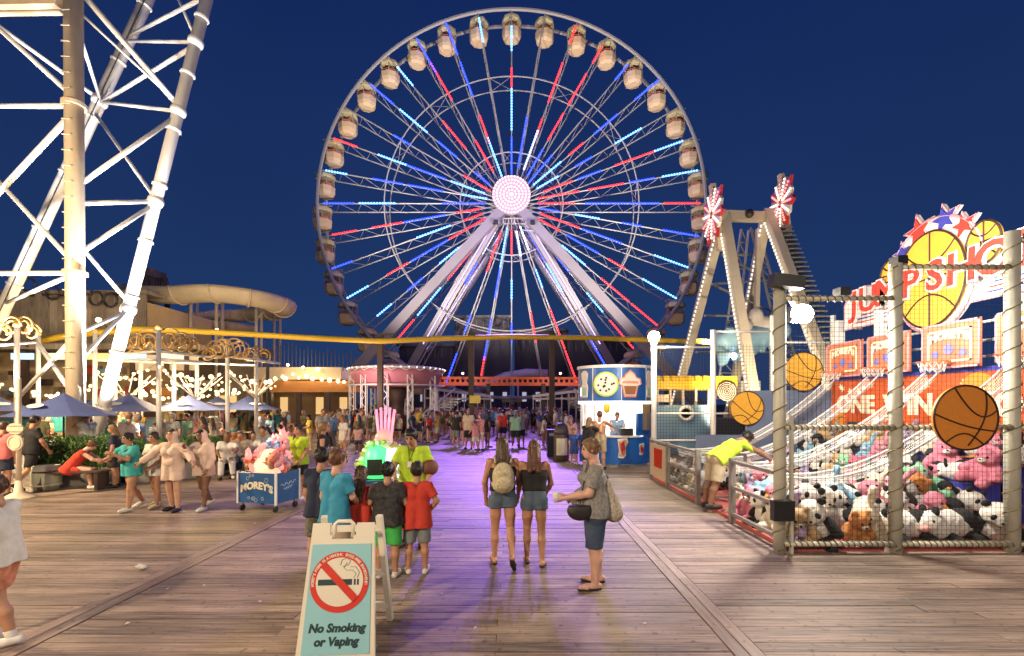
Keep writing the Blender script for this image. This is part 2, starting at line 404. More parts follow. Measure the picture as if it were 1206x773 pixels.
# water slide
m_flume = mat('flume_fibreglass', (.62,.52,.37), .5, scale=2, var=.15)
ws = thing('water_slide', 'cream open flume water slide looping above the tan timber building', 'water slide', GY(250,38))
def flume(name, pts, r=.95):
    pts = [Vector(q) for q in pts]
    # resample
    cc = []
    for i in range(len(pts)-1):
        p0 = pts[max(i-1,0)]; p1 = pts[i]; p2 = pts[i+1]; p3 = pts[min(i+2,len(pts)-1)]
        for s in np.linspace(0,1,9)[:-1]:
            cc.append(.5*((2*p1)+(p2-p0)*s+(2*p0-5*p1+4*p2-p3)*s*s+(3*p1-p0-3*p2+p3)*s**3))
    cc.append(pts[-1]); n = 12; mb = MB(); vs = []
    for i,p in enumerate(cc):
        d = (cc[min(i+1,len(cc)-1)]-cc[max(i-1,0)]).normalized(); x = d.cross(Vector((0,0,1))).normalized(); y = x.cross(d)
        for rr in (r, r-.1):
            for k in range(n+1):
                a = math.pi+math.pi*k/n
                vs.append(p+x*rr*math.cos(a)+y*rr*1.1*math.sin(a))
    N = 2*(n+1); fs = []
    for i in range(len(cc)-1):
        for q in range(2):
            for k in range(n):
                a = i*N+q*(n+1)+k; fs.append((a,a+1,a+1+N,a+N))
        fs.append((i*N, i*N+N, i*N+N+n+1, i*N+n+1)); fs.append((i*N+n, i*N+N+n, i*N+N+2*n+1, i*N+2*n+1))
    mb.add(vs, fs); mb.build(name, m_flume, ws, True)
    for i in range(4, len(cc)-2, 6):
        d = (cc[i+1]-cc[i-1]).normalized(); x = d.cross(Vector((0,0,1))).normalized(); y = x.cross(d)
        MB().path([cc[i]+x*(r+.05)*math.cos(a)+y*(r+.05)*1.1*math.sin(a) for a in np.linspace(math.pi,2*math.pi,11)], .07, 5).build('flange_ring', m_flume, ws, True)
    return cc
c1 = flume('flume', [P(150,338,34),P(200,341,34),P(255,339,33.5),P(305,346,34.5),P(333,356,38),P(322,363,43),P(285,366,45),P(240,366,42),P(190,372,37),P(130,368,33.5)], .98)
c2 = flume('flume', [P(140,372,39),P(200,376,40),P(262,380,42),P(290,384,45)], .9)
for px,Y,y0 in ((225,35,352),(232,37,352),(255,34.5,350),(262,36,350),(302,36,356),(308,38,356),(323,41,366),(330,42,366),(190,36,375)):
    MB().tube(P(px,y0,Y), GY(px-1,Y,0), .12, n=8).build('support', m_tanst, ws, True)
for px in (257,305): MB().tube(P(px-5,380,36), P(px+5,366,36.5), .06, n=6).build('brace', m_tanst, ws, True)
# slide tower
st = thing('slide_tower', 'dark timber water slide start tower with slatted roof rail', 'tower', GY(178,42))
MB().box(P(160,345,42)-Vector((0,0,0)), P(199,333,45)).build('platform', m_timber, st)
for px in (162,180,197):
    for Y in (42,45): MB().bar(P(px,338,Y), GY(px,Y,0), .3).build('post', m_brown, st)
for k in range(14): MB().bar(P(162+k*2.7,340,41.9), P(162+k*2.7,327,41.9), .09).build('slat', m_timber, st)
MB().box(P(166,325,42), P(196,322.5,44)).build('roof', m_timber, st)
for k in range(4): MB().box(GY(155+k*12,46)+Vector((0,0,1+k)), GY(166+k*12,46.4)+Vector((0,0,9-k*.6))).build('wall_panel', m_timber, st)

# dark shelter to the right of the slide with lit eaves
sh = thing('snack_shelter', 'long low shelter with orange lit fascia and bulbs along its roof', 'shelter', GY(360,36))
MB().box(P(250,447,36), P(422,437,40)).build('roof', m_cream, sh)
MB().box(P(247,462,35.8), P(425,449,35.95)).build('fascia', mat('orange_board',(.50,.22,.07),.6), sh)
for px in (275,318,352,386,418): MB().bar(P(px,462,36), GY(px,36,0), .35).build('post', m_brown, sh)
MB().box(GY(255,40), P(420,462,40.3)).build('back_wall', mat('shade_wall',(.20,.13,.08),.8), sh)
for k in range(24): MB().tube(P(312+k*4.6,437,36.2), P(312+k*4.6,399+rnd.uniform(0,8)+k*.6,36.2), .035, n=5).build('fence_wire', m_dark, sh)
for px in (276,300,330,372,400): MB().box(P(px,488,39.9), P(px+9,468,39.95)).build('window', glow('shelter_window',(1,.62,.25),.6), sh)
bulb_m = glow('bulb_glow', (1.0,.70,.32), 6.0)
bulb_s = MB().ball((0,0,0),.11,8,5).mesh('bulb', bulb_m, smooth=True)
for k,(px,py) in enumerate(((339,430),(357,433),(374,435),(345,441),(352,445),(361,443),(368,446),(379,447),(388,448),(398,449),(336,446),(405,450))):
    obj('bulb', bulb_s, sh, P(px,py,35.6)-ORIG[sh.name], scale=[rnd.uniform(1.0,1.6)]*3)
lamp('shelter_light','POINT',P(352,428,34.2),120,YEL,.25,parent=sh)
lamp('shelter_light','POINT',P(330,466,37.0),40,YEL,.25,parent=sh)

# ------------------------------------------------------------------ scrollwork pergola with bulbs
pg = thing('scrollwork_pergola', 'white post pergola with golden iron scrollwork and glowing bulbs', 'pergola', GY(215,18))
m_gold = mat('gold_iron', (.50,.31,.10), .45, .2)
YP = 17.5
pxs = [(20,385,15.5),(45,395,19),(112,392,19),(135,415,18),(187,388,16.5),(268,404,18),(302,412,19.5),(232,430,20.5),(166,425,20.5),(205,425,20)]
for px,py,Y in pxs: MB().tube(P(px,py,Y), GY(px,Y,0), .075, n=10).build('post', m_white, pg, True); 
for px,py,Y in pxs[:7]: MB().ball(P(px,py-2,Y), .11, 10, 6).build('finial', m_gold, pg, True)
def scroll(c, r, flip=1, turns=1.6, th=.035):
    return MB().path([c+Vector((flip*r*(1-.62*s)*math.cos(2*math.pi*turns*s), 0, r*(1-.62*s)*math.sin(2*math.pi*turns*s))) for s in np.linspace(0,1,26)], th, 6)
for (px,py,Y,r) in ((148,409,17,.32),(160,404,17,.42),(174,402,16.8,.5),(200,401,16.8,.5),(214,404,17,.42),(228,409,17.2,.32),
                    (246,418,17.6,.3),(255,413,17.8,.42),(262,412,17.9,.45),(275,411,18,.45),(284,413,18.2,.42),(294,418,18.8,.32),(311,420,19.6,.34),
                    (4,392,15.5,.34),(13,384,15.5,.34),(29,384,15.6,.34),(38,391,15.8,.3)):
    scroll(P(px,py,Y), r, 1 if rnd.random()<.5 else -1).build('scroll', m_gold, pg, True)
for (a,b) in ((P(135,418,17.2),P(187,414,16.5)),(P(187,414,16.5),P(240,420,17.5)),(P(240,421,17.5),P(268,420,18)),(P(268,420,18),P(330,428,19.8)),
              (P(135,425,17.2),P(187,423,16.5)),(P(187,423,16.5),P(240,427,17.5)),(P(-20,408,15.3),P(45,403,17)),(P(112,424,19),P(166,426,20.5)),(P(166,426,20.5),P(302,430,20.3))):
    MB().tube(a,b,.05,n=8).build('rail', m_white, pg, True)
fr_pts = [P(141+i*1.0, 411-9*abs(math.sin(i/14.0*math.pi)) if i<92 else 411, 17.1) for i in range(0,93,3)]
MB().path(fr_pts, .05, 6).build('crest', m_gold, pg, True)
# lattice funnels of the umbrellas of light
for px,Y in ((230,19),(301,19.5),(150,19)):
    for k in range(9):
        a = 2*math.pi*k/9; c = P(px,470,Y); e = P(px,443,Y)
        MB().tube(c, e+Vector((.95*math.cos(a),.95*math.sin(a),0)), .022, n=5).build('cage_rod', m_white, pg, True)
# strings of bulbs: each bulb its own object
bulb_p = MB().ball((0,0,0),.05,8,5).mesh('bulb', glow('pergola_bulb', (1.0,.66,.26), 4.0), smooth=True)
nb = 0
for (a,b,n_) in ((P(112,436,19),P(187,428,16.5),13),(P(187,430,16.5),P(268,436,18),14),(P(268,436,18),P(335,442,20.5),12),
                 (P(100,452,20),P(232,450,20.5),20),(P(150,462,20),P(302,452,20.5),22),(P(-10,450,17),P(110,456,19),18),(P(190,445,20),P(330,456,21),20),(P(120,440,22),P(300,446,23),22)):
    for k in range(n_):
        s = (k+.5)/n_; p = a.lerp(b,s); p.z -= .7*4*s*(1-s)*.6; p += Vector((rnd.uniform(-.06,.06),rnd.uniform(-.3,.3),rnd.uniform(-.07,.07)))
        obj('bulb', bulb_p, pg, p-ORIG[pg.name], scale=[rnd.choice((.8,1,1.1,1.7))]*3); nb += 1
    MB().path([a.lerp(b,s)-Vector((0,0,.7*4*s*(1-s)*.6-.05)) for s in np.linspace(0,1,12)], .008, 4).build('cable', m_dark, pg)
for px,py,Y in ((205,452,19),(120,458,20),(290,455,20),(40,455,17)):
    lamp('string_light','POINT',P(px,py,Y),420,YEL,.4,parent=pg)

# ------------------------------------------------------------------ yellow overhead pipe on posts
yp = thing('yellow_barrier_pipe', 'long yellow padded pipe carried overhead on dark brown posts', 'pipe', GY(450,28))
ypts = [(40,403,23),(70,397,23.5),(110,392,24),(160,388,24.5),(205,389,25),(280,393,26),(360,398,27),(448,402,28),(520,399,28.5),(600,397,29),(690,398,29.5),(780,401,30),(838,403,30.5)]
cc = [P(*q) for q in ypts]
MB().path(cc, .17, 10).build('pipe', m_yellow, yp, True)
for px,Y,w in ((448,28,.32),(555,28.8,.34),(650,29.3,.34)):
    MB().bar(P(px,393,Y+.3), GY(px,Y+.3,0), w).build('post', m_brown, yp)
    MB().bar(P(px-4,394,Y), P(px+16 if px==448 else px+5,394,Y), .12).build('bracket', m_dark, yp)
MB().box(P(553,475,28.4), P(566,466,28.5)).build('notice', mat('yellow_notice',(.75,.62,.12),.5), yp)

# ------------------------------------------------------------------ rail bridge, far
rb = thing('monorail_bridge', 'orange red steel beam bridge with square openings far behind wheel legs', 'bridge', GY(560,47))
MB().bar(P(400,452,47), P(790,453,47), .3,.35).build('beam', m_orange, rb)
MB().bar(P(400,445,47), P(790,446,47), .3,.25).build('beam', m_orange, rb)
for k in range(64): MB().bar(P(402+k*6.1,452,47), P(402+k*6.1,445,47), .22).build('web_plate', m_orange, rb)
for px in (470,545,660,735):  # added bulbs on arms, put in only to brighten the bridge
    q = P(px,440,44.5); MB().ball(q,.12,8,6).build('added_bridge_lamp', glow('bridge_bulb',(1,.6,.5),4), rb, True); MB().bar(q,P(px,446,46.9),.06).build('added_lamp_arm', m_dark, rb)
    lamp('bridge_light','POINT',q-Vector((0,.2,0)),240,(1,.62,.55),.15,parent=rb)
for px in (430,500,575,640,720,785): MB().bar(P(px,452,47), GY(px,47,0), .4).build('pier', m_dark, rb)

# far dark rides and buildings, seen between the wheel's spokes
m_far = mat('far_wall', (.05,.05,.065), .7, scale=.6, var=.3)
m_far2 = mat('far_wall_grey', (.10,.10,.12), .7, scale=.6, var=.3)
far = [(535,600,372,62,'dark boxy ride building with grey slat bands behind wheel'),(606,668,388,66,'dark flat roofed ride building right of wheel centre'),
       (668,745,398,64,'dark grey ride shed behind the blue food kiosk'),(470,533,405,60,'dark workshop shed behind the pink canopy')]
for i,(xa,xb,yt,Y,lab) in enumerate(far):
    b = thing('ride_building', lab, 'building', GY((xa+xb)/2,Y))
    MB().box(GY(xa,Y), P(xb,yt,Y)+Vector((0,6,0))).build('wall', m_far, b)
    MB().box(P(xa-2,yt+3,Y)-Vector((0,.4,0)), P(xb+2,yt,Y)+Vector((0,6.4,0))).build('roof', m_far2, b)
    n = int((xb-xa)/8)
    for k in range(n):
        MB().box(P(xa+k*8+1.5,yt+16,Y-.12), P(xa+k*8+3.2,yt+6,Y-.02)).build('slat', m_far2, b)
        if k%2: MB().box(P(xa+k*8+1,HY-3,Y-.12), P(xa+k*8+6,HY-14,Y-.02)).build('window', glow('far_window',(.8,.75,1.0),.35), b)
# pale curved ramps and stairs on both sides of the centre walk
for sgn,lab in ((-1,'white railed exit ramp and stair beside pink canopy'),(1,'white railed exit ramp and stair beside blue kiosk')):
    rp = thing('exit_ramp', lab, 'ramp', GY(606+sgn*70,40))
    xa, xb = (500,578) if sgn<0 else (712,628)
    MB().bar(P(xa,457,40), P(xb,467,44), .25,.22).build('beam', m_white, rp)
    MB().bar(P(xa,469,40), P(xb,470,44), .25,.16).build('beam', m_white, rp)
    for k in range(11):
        s = k/10; MB().bar(P(xa+(xb-xa)*s,457+10*s,40+4*s), GY(xa+(xb-xa)*s,40+4*s,0), .09).build('post', m_white, rp)
    for k in range(9):
        q = P(xa+sgn*-4*k, 496-3.2*k, 36+k*.3); MB().box(q-Vector((1,.2,.06)), q+Vector((1,.2,.06))).build('tread', m_galv, rp)
    for dy in (-1.0,1.0):
        MB().bar(P(xa,486,36), P(xa-sgn*36,458,39), .08).build('handrail', m_white, rp) if dy<0 else None
    for k in range(8): MB().tube(P(xa-sgn*4.4*k,486-3.2*k,36+k*.35), P(xa-sgn*4.4*k,499-3.2*k,36+k*.35), .03, n=5).build('baluster', m_white, rp)
sl = thing('slide_arch', 'pale lilac curved slide arch behind the orange red bridge', 'slide', GY(600,56))
MB().path([P(560,462,56),P(575,452,56),P(595,443,56),P(620,439,56),P(645,440,56)], .5, 10).build('tube', mat('lilac_shell',(.45,.42,.62),.4), sl, True)
for px,py in ((575,455),(610,444),(640,442)): MB().tube(P(px,py,56), GY(px,56,0), .12, n=6).build('support', m_white, sl, True)
# ------------------------------------------------------------------ giant wheel
WD = 53.0; WS = F/WD
wc = P(602.5,240,WD); WR = 229/WS; TH = 2.4
fw = thing('ferris_wheel', 'giant white lattice ferris wheel with red and blue lit spokes', 'ferris wheel', (wc.x, wc.y, 0))
m_wst = mat('wheel_steel', (.30,.30,.32), .4, var=.05, scale=1, bump=0)
C0 = Vector((0,0,wc.z))
def ring(name, r, y, th, nseg=144):
    pts = [C0+Vector((r*math.cos(2*math.pi*k/nseg), y, r*math.sin(2*math.pi*k/nseg))) for k in range(nseg)]
    o = MB().path(pts, th, 6, closed=True).build(name, m_wst); o.parent = fw; return o
for y in (0,TH):
    ring('rim', WR, y, .20); ring('ring', WR*.655, y, .075); ring('ring', WR*.265, y, .07)
lx = MB()
for rr in (WR*.655, WR*.265):
    for k in range(36):
        if k%3: continue
        a = R(90+10*k); b = R(100+10*k)
        A = lambda q,y: C0+Vector((rr*math.cos(q),y,rr*math.sin(q)))
        for y0 in (0,TH): o = MB().tube(A(a,y0),A(b,TH-y0),.03,n=5).build('ring_lacing', m_wst); o.parent = fw
pass
# one spoke truss: front chord, rear chord, zigzag lacing
sp = MB(); r0 = 1.6
sp.tube((r0,0,0),(WR,0,0),.075,n=6); sp.tube((r0,TH,0),(WR,TH,0),.075,n=6)
NZ = 15
for k in range(NZ):
    ra = 3.2+(WR-3.2)*k/NZ; rb_ = 3.2+(WR-3.2)*(k+1)/NZ
    sp.tube((ra,0 if k%2 else TH,0),(rb_,TH if k%2 else 0,0),.032,n=5)
sp_me = sp.mesh('spoke', m_wst)
LEDC = {'red':((1.0,.025,.03),3.2),'blue':((.016,.04,1.0),4.5),'ice':((.09,.28,1.0),4.5),'white':((.50,.58,1.0),4.0)}
led_me = {}
def led_strip(c, n):
    k = (c,n)
    if k not in led_me:
        mb = MB()
        for i in range(n): mb.ball((.16+i*.33,-.12,0), .13, 7, 4, sc=(1.1,.8,.9))
        led_me[k] = mb.mesh('light_strip', glow('led_'+c,*LEDC[c]), smooth=True)
    return led_me[k]
lr = random.Random(12)
gr = MB()
for k in range(36):
    a = R(90-10*k)
    s = obj('spoke', sp_me, fw, C0, (0,-a,0))
    pos = [2.6+lr.uniform(0,1.6), 7.2+lr.uniform(0,1.8), 12.2+lr.uniform(0,1.8), 17.2+lr.uniform(0,2.4)]
    cs = [lr.choice(('blue','ice','red','white','blue')) , lr.choice(('red','blue','ice','blue')), lr.choice(('red','blue','blue','red','ice')), lr.choice(('blue','red','ice','blue','red'))]
    for p_, c in zip(pos, cs):
        if lr.random() < .18: continue
        n = min(lr.choice((7,9,11,13,15)), int((WR-p_-.3)/.33))
        obj('light_strip', led_strip(c,n), s, (p_,0,0))
# gondolas hang from axle pins between the rims
m_gcream = mat('gondola_cream', (.60,.47,.31), .45, var=.06, scale=2)
m_groof = mat('gondola_canopy', (.52,.47,.28), .5, var=.06, scale=2)
m_gred = mat('gondola_seat', (.45,.12,.08), .5)
tub = MB(); tub.lathe([(.70,-2.75),(1.02,-2.55),(1.14,-2.2),(1.16,-1.55),(1.08,-1.55),(1.05,-2.1),(.6,-2.4)], 8)
tub_me = tub.mesh('gondola', m_gcream, smooth=False)
can = MB(); can.lathe([(1.16,-.62),(1.2,-.5),(1.15,-.18),(.85,.08),(.3,.2),(.05,.22)], 8)
can_me = can.mesh('canopy', m_groof)
fr = MB()
for q in range(6):
    a = 2*math.pi*q/6+.3; fr.tube((1.08*math.cos(a),1.08*math.sin(a),-1.6),(1.1*math.cos(a),1.1*math.sin(a),-.55),.05,n=6)
fr.tube((0,0,-2.2),(0,0,.3),.08,n=6); fr.tube((0,-1.2,.25),(0,1.2,.25),.08,n=6)
fr_me = fr.mesh('frame', m_wst)
seat = MB(); seat.lathe([(1.0,-1.62),(1.03,-1.22),(.93,-1.18),(.9,-1.62)],8); seat.tube((0,0,-1.7),(0,0,-.9),.28,n=8)
seat_me = seat.mesh('seat_back', m_gred)
for k in range(36):
    a = R(90-10*k); c = C0+Vector(((WR-.12)*math.cos(a), TH/2, (WR-.12)*math.sin(a)))
    sc = .97
    gd = obj('gondola', tub_me, fw, c, (0,0,R(10*k)), (sc,sc,sc))
    obj('canopy', can_me, gd); obj('frame', fr_me, gd); obj('seat_back', seat_me, gd)
# hub and its lit disc
hub = MB(); hub.path([C0+Vector((0,-2.0,0)), C0+Vector((0,TH+2.0,0))], 1.5, 20); o = hub.build('hub', m_wst, smooth=False); o.parent = fw
disc = MB(); disc.path([C0+Vector((0,-2.35,0)), C0+Vector((0,-2.0,0))], 2.12, 40)
dsc = disc.build('hub_disc', mat('hub_disc_lit', (.08,.05,.06), .4, var=0, emit=.5, ecol=(1,.55,.80))); dsc.parent = fw
for i in range(6):
    rr = .12+i*.375; n = max(5,int(2*math.pi*rr/.34)); rg = MB()
    for q in range(n):
        a = 2*math.pi*q/n; rg.ball(C0+Vector((rr*math.cos(a),-2.37,rr*math.sin(a))), .115, 6, 4)
    o = rg.build('bulb_ring', glow('hub_bulb_'+('a','b')[i%2], ((1,.90,.95),(1,.70,.84))[i%2], 1.5)); o.parent = dsc
for q in range(4):
    a = R(40+90*q); MB()
# service platform below the hub
pf = MB(); 
for (a,b) in (((-.9,-2.2,-2.6),(1.6,-2.2,-2.6)),((-.9,-2.2,-3.2),(1.6,-2.2,-3.2)),((-.9,-2.2,-2.6),(-.9,-2.2,-3.2)),((.3,-2.2,-2.6),(.3,-2.2,-3.2)),((1.6,-2.2,-2.6),(1.6,-2.2,-3.2)),((1.0,-2.2,-3.9),(3.2,-2.2,-4.0))):
    pf.bar(C0+Vector(a), C0+Vector(b), .1)
o = pf.build('service_platform', m_wst); o.parent = fw
# legs: box girders from the hub bearings to the ground
m_leg = mat('wheel_leg_paint', (.20,.19,.23), .42, var=.08, scale=.8, bump=.03)
W0 = Vector((wc.x, wc.y, 0))
for sgn in (-1,1):
    for (hy, fx, fy, w) in ((-1.9,21.0,-6.0,1.02),(-1.7,16.6,4.5,.95),(TH+1.8,17.5,9.5,.9)):
        hx = sgn*1.1; A = Vector((hx,hy,wc.z-1.6)); B = Vector((sgn*fx,fy,0))
        mb = MB(); d = (B-A)
        mb.bar(A, B, w, w*.8, up=(0,1,0)); o = mb.build('leg', m_leg); o.parent = fw
        # rope light along the leg
        if hy > 0 or fy > 0:
            lb = MB(); off = Vector((-sgn*.2,-.75,.2))
            lb.tube(A.lerp(B,.04)+off, A.lerp(B,.62)+off, .05, n=6); lo = lb.build('rope_light', glow('rope_violet',(.55,.40,1.0),2.2)); lo.parent = o
        MB_ = MB(); MB_.box((B.x-1.4,B.y-1.4,0),(B.x+1.4,B.y+1.4,.6)); f_ = MB_.build('footing', m_far2); f_.parent = fw
# wheel floods: added fixtures on the hub platform (violet, standing in for LED light on the deck) and at the leg footings (warm white)
for sx in (-1.7,2.3):
    q = C0+Vector((sx,-2.9,-3.3)); hb = MB().cbox(q,(.5,.4,.4)).build('floodlight', m_black); hb.parent = fw
    L = lamp('wheel_spot','SPOT',W0+q+Vector((0,-.35,-.1)),46000,PURP,.3,target=(-1.8 if sx<0 else .2,18.0,0),spot=22,blend=1.0)
q = C0+Vector((.3,-2.9,-3.9)); hb = MB().cbox(q,(.5,.4,.4)).build('floodlight', m_black); hb.parent = fw  # third added violet fixture, for the far deck
lamp('wheel_spot','SPOT',W0+q+Vector((0,-.35,-.15)),22000,PURP,.3,target=(-.5,33.0,0),spot=40,blend=1.0)
for sx in (-1,1):
    q = Vector((sx*15.0,-24.5,5.2)); hb = MB().cbox(q,(.5,.5,.4)).bar(q,(q.x,q.y,0),.14).build('floodlight', m_black); hb.parent = fw
    lamp('wheel_spot','SPOT',W0+q+Vector((0,.3,.35)),46000,(1,.84,.68),.3,target=W0+C0+Vector((0,0,4)),spot=75,blend=.6)
q = Vector((0,-3.4,.9))
lamp('hub_wash','POINT',W0+C0+Vector((0,-10,-3)),1600,(.42,.28,1.0),.5)  # free point light standing in for the violet LED light around the hub

# ------------------------------------------------------------------ round pink canopy ride on white trusses
pc = thing('round_canopy_ride', 'round ride canopy with maroon pink underside on white truss posts', 'canopy', GY(468,33))
cc0 = P(468,441,33); m_pink = mat('pink_canopy', (.58,.22,.28), .45, scale=1.5)
RR = 54*33/F
MB().lathe([(RR*.98,.22),(RR,.27),(RR*.93,.42),(RR*.4,.62),(.3,.7)],40,cc0).build('roof', m_white, pc, True)
MB().lathe([(RR*.985,.2),(RR*.97,-.1),(RR*.88,-.78),(RR*.80,-.95),(.3,-1.0),(.29,-.9)],40,cc0).build('underside', m_pink, pc, True)
for k in range(44):
    a = 2*math.pi*k/44; b = 2*math.pi*(k+1)/44
    A = cc0+Vector((RR*1.01*math.cos(a),RR*1.01*math.sin(a),.3 if k%2 else .1)); B = cc0+Vector((RR*1.01*math.cos(b),RR*1.01*math.sin(b),.1 if k%2 else .3))
    MB().tube(A,B,.03,n=4).build('rim_lacing', m_white, pc)
for z in (.32,-.86):
    MB().path([cc0+Vector((RR*1.01*math.cos(a),RR*1.01*math.sin(a),z)) for a in np.linspace(0,2*math.pi,41)[:-1]], .05, 5, closed=True).build('rim_tube', m_white, pc)
pb = glow('canopy_bulb',(1,.75,.7),1.6)
bm_ = MB().ball((0,0,0),.05,6,4).mesh('bulb', pb)
for k in range(40):
    a = 2*math.pi*k/40; obj('bulb', bm_, pc, cc0+Vector((RR*1.03*math.cos(a),RR*1.03*math.sin(a),.3))-ORIG[pc.name])
for ang in (205,240,270,300,335,90,140,40):
    a = R(ang); b0 = Vector((cc0.x+RR*.93*math.cos(a), cc0.y+RR*.93*math.sin(a), 0)); tp = MB(); hh = cc0.z-.2
    for (dx,dy) in ((-.16,-.16),(.16,-.16),(.16,.16),(-.16,.16)): tp.bar(b0+Vector((dx,dy,0)), b0+Vector((dx,dy,hh)), .045)
    for q in range(9):
        z0 = hh*q/9; z1 = hh*(q+1)/9; s_ = 1 if q%2 else -1
        tp.bar(b0+Vector((-.16*s_,-.16,z0)), b0+Vector((.16*s_,-.16,z1)), .03); tp.bar(b0+Vector((-.16,-.16*s_,z0)), b0+Vector((-.16,.16*s_,z1)), .03)
    tp.build('truss_post', m_white, pc)
MB().lathe([(1.2,0),(1.2,1.0),(.5,1.3),(.4,2.2),(.9,3.0),(.3,3.3)],18,(cc0.x,cc0.y,0)).build('centre_column', m_brown, pc, True)
lamp('canopy_light','POINT',(cc0.x-1.0,cc0.y-5.2,2.9),260,(1,.70,.66),.3,parent=pc)  # added free light in front that brightens the pink underside

# ------------------------------------------------------------------ swinging ship ride: two A frames
pr = thing('swing_ride_frame', 'tan A frame swing ride with bulb lined legs and striped star discs', 'ride', GY(870,24))
Af = P(852,262,23); Ar = P(903,258,24.3)
def foot(px, Y): return GY(px,Y,0)
m_bulbline = glow('ride_bulb',(1,.90,.70),1.1)
legs = [(Af, Vector((10.3,31,0))), (Af, Vector((10.6,19.6,0))), (Ar, Vector((13.3,29,0))), (Ar, Vector((13.6,18.2,0)))]
for i,(a,b) in enumerate(legs):
    lg = MB().bar(a+Vector((0,0,.4)), b, .44,.42, up=(1,0,0)).build('leg', m_tanst, pr)
    d = (b-a); n = 46; bl = MB()
    side = Vector((-.27,-.08,0))
    for k in range(n): bl.cbox(a+d*(.03+.82*k/n)+side, (.06,.06,.13))
    bl.build('bulb_strip', m_bulbline, lg)
MB().bar(Af+Vector((-.5,-.3,.2)), Ar+Vector((.4,.3,.2)), .45,.45).build('axle_beam', m_tanst, pr)
MB().ball(Af.lerp(Ar,.5)+Vector((0,-.4,.2)),.22,10,6).build('boss', m_dark, pr, True)
# ladder truss between the legs
for (xa,ya,xb,yb,Y) in ((873,270,843,470,25),(884,268,935,470,25.5)):
    A = P(xa,ya,Y); B = P(xb,yb,Y); sh_ = Vector((.95,.3,0))
    lt = MB(); lt.bar(A,B,.09); lt.bar(A+sh_*.5,B+sh_,.09)
    for k in range(13):
        s0 = k/13; s1 = (k+1)/13
        lt.bar(A.lerp(B,s0), (A+sh_*.5).lerp(B+sh_,s1), .05); lt.bar(A.lerp(B,s1), (A+sh_*.5).lerp(B+sh_,s1), .05)
    lt.build('ladder_truss', m_galv, pr)
for (p,q) in ((P(850,300,24),P(900,300,26.5)),(P(838,335,23),P(905,330,26)),(P(830,372,23),P(920,372,26)),(P(820,415,23),P(935,415,26)),(P(850,300,24),P(905,330,26)),(P(838,335,23),P(920,372,26))):
    MB().tube(p,q,.06,n=6).build('brace', m_galv, pr)
# stair on the right leg
stp = MB(); a,b = legs[3]
for k in range(40):
    q = a.lerp(b,.08+.9*k/40)+Vector((.55,-.1,.2)); stp.cbox(q,(.6,.5,.06))
stp.build('leg_ladder', m_galv, pr)
# striped starburst discs at both apexes
m_red = mat('signal_red', (.55,.03,.03), .45); m_ivory = mat('ivory', (.75,.68,.62), .45)
for nm,(c,rz) in (('a',(Af+Vector((-.55,-.2,.3)), R(-94))), ('b',(Ar+Vector((.5,-.6,.55)), R(-97)))):
    for k in range(14):
        a0 = 2*math.pi*k/14; a1 = 2*math.pi*(k+1)/14; am = (a0+a1)/2; ro = 1.5 if k%2 else 1.25
        M = Matrix.Translation(c)@Matrix.Rotation(rz,4,'Z')
        pts = [(.25*math.cos(a0),.25*math.sin(a0)),(1.15*math.cos(a0),1.15*math.sin(a0)),(ro*math.cos(am),ro*math.sin(am)),(1.15*math.cos(a1),1.15*math.sin(a1)),(.25*math.cos(a1),.25*math.sin(a1))]
        seg = MB().prism(pts,.12,M).build('star_segment', m_red if k%2 else m_ivory, pr)
        bl = MB()
        for q in range(6): bl.ball(M@Vector(((.3+.17*q)*math.cos(am),-.14,(.3+.17*q)*math.sin(am))), .055, 6, 4)
        bl.build('bulb_row', glow('disc_bulb_'+('w','r')[k%2],((1,.85,.75),(1,.25,.2))[k%2],1.8), seg)
    MB().bar(c+Vector((-.1,0,1.5)), c+Vector((.3,0,-1.8)), .26).build('mast', m_cream, pr)
MB().box(GY(770,27), GY(1000,30)+Vector((0,0,1.2))).build('base', m_far2, pr)
MB().cbox(P(880,462,21),(.9,.6,1.0)).build('control_box', m_galv, pr)
lamp('ride_flood','SPOT',(8.4,17.2,.6),2000,WARM,.3,target=P(870,330,24),spot=80,parent=None)
lamp('ride_flood','SPOT',(12.0,16.5,.6),1700,WARM,.3,target=Ar-Vector((0,0,3)),spot=80,parent=None)

# ------------------------------------------------------------------ pale blue sculpted figure on the swing ride is built in the sdf section

# ------------------------------------------------------------------ yellow roofed queue pavilion
yq = thing('queue_pavilion', 'small yellow roofed pavilion with pale blue panels behind net fence', 'pavilion', GY(803,19))
YQ = 19.0
MB().box(P(770,458,YQ), P(838,447,YQ+2.5)).build('roof', m_yellow, yq)
for k in range(7):
    q = P(773+k*9.3,449,YQ-.15); MB().box(q, q+Vector((.16,2.75,.22))).build('rafter', m_yellow, yq)
for k in range(5):
    for Y in (YQ+.1,YQ+2.3): MB().bar(P(774+k*15.2,458,Y), GY(774+k*15.2,Y,0), .09).build('post', m_tanst, yq)
for k in range(3): MB().box(GY(773+k*21,YQ-.12), P(773+k*21+20.4,477,YQ-.06)).build('panel', mat('pale_blue_panel',(.22,.38,.50),.5), yq)
MB().lathe([(.33,0),(.33,.05),(.22,.07),(.2,.0)],20).xf(Matrix.Translation(P(808,487,YQ-.22))@Matrix.Rotation(R(90),4,'X')).build('life_ring', m_white, yq, True)
MB().box(P(773,474,YQ-.3), P(787,465,YQ-.25)).build('notice', m_cream, yq)
lamp('pavilion_light','POINT',P(803,462,YQ-.9),40,YEL,.2,parent=yq); lamp('pavilion_light','POINT',P(803,478,YQ+1.3),30,YEL,.2,parent=yq)  # added unseen lights, one for the fascia and one for the roof underside

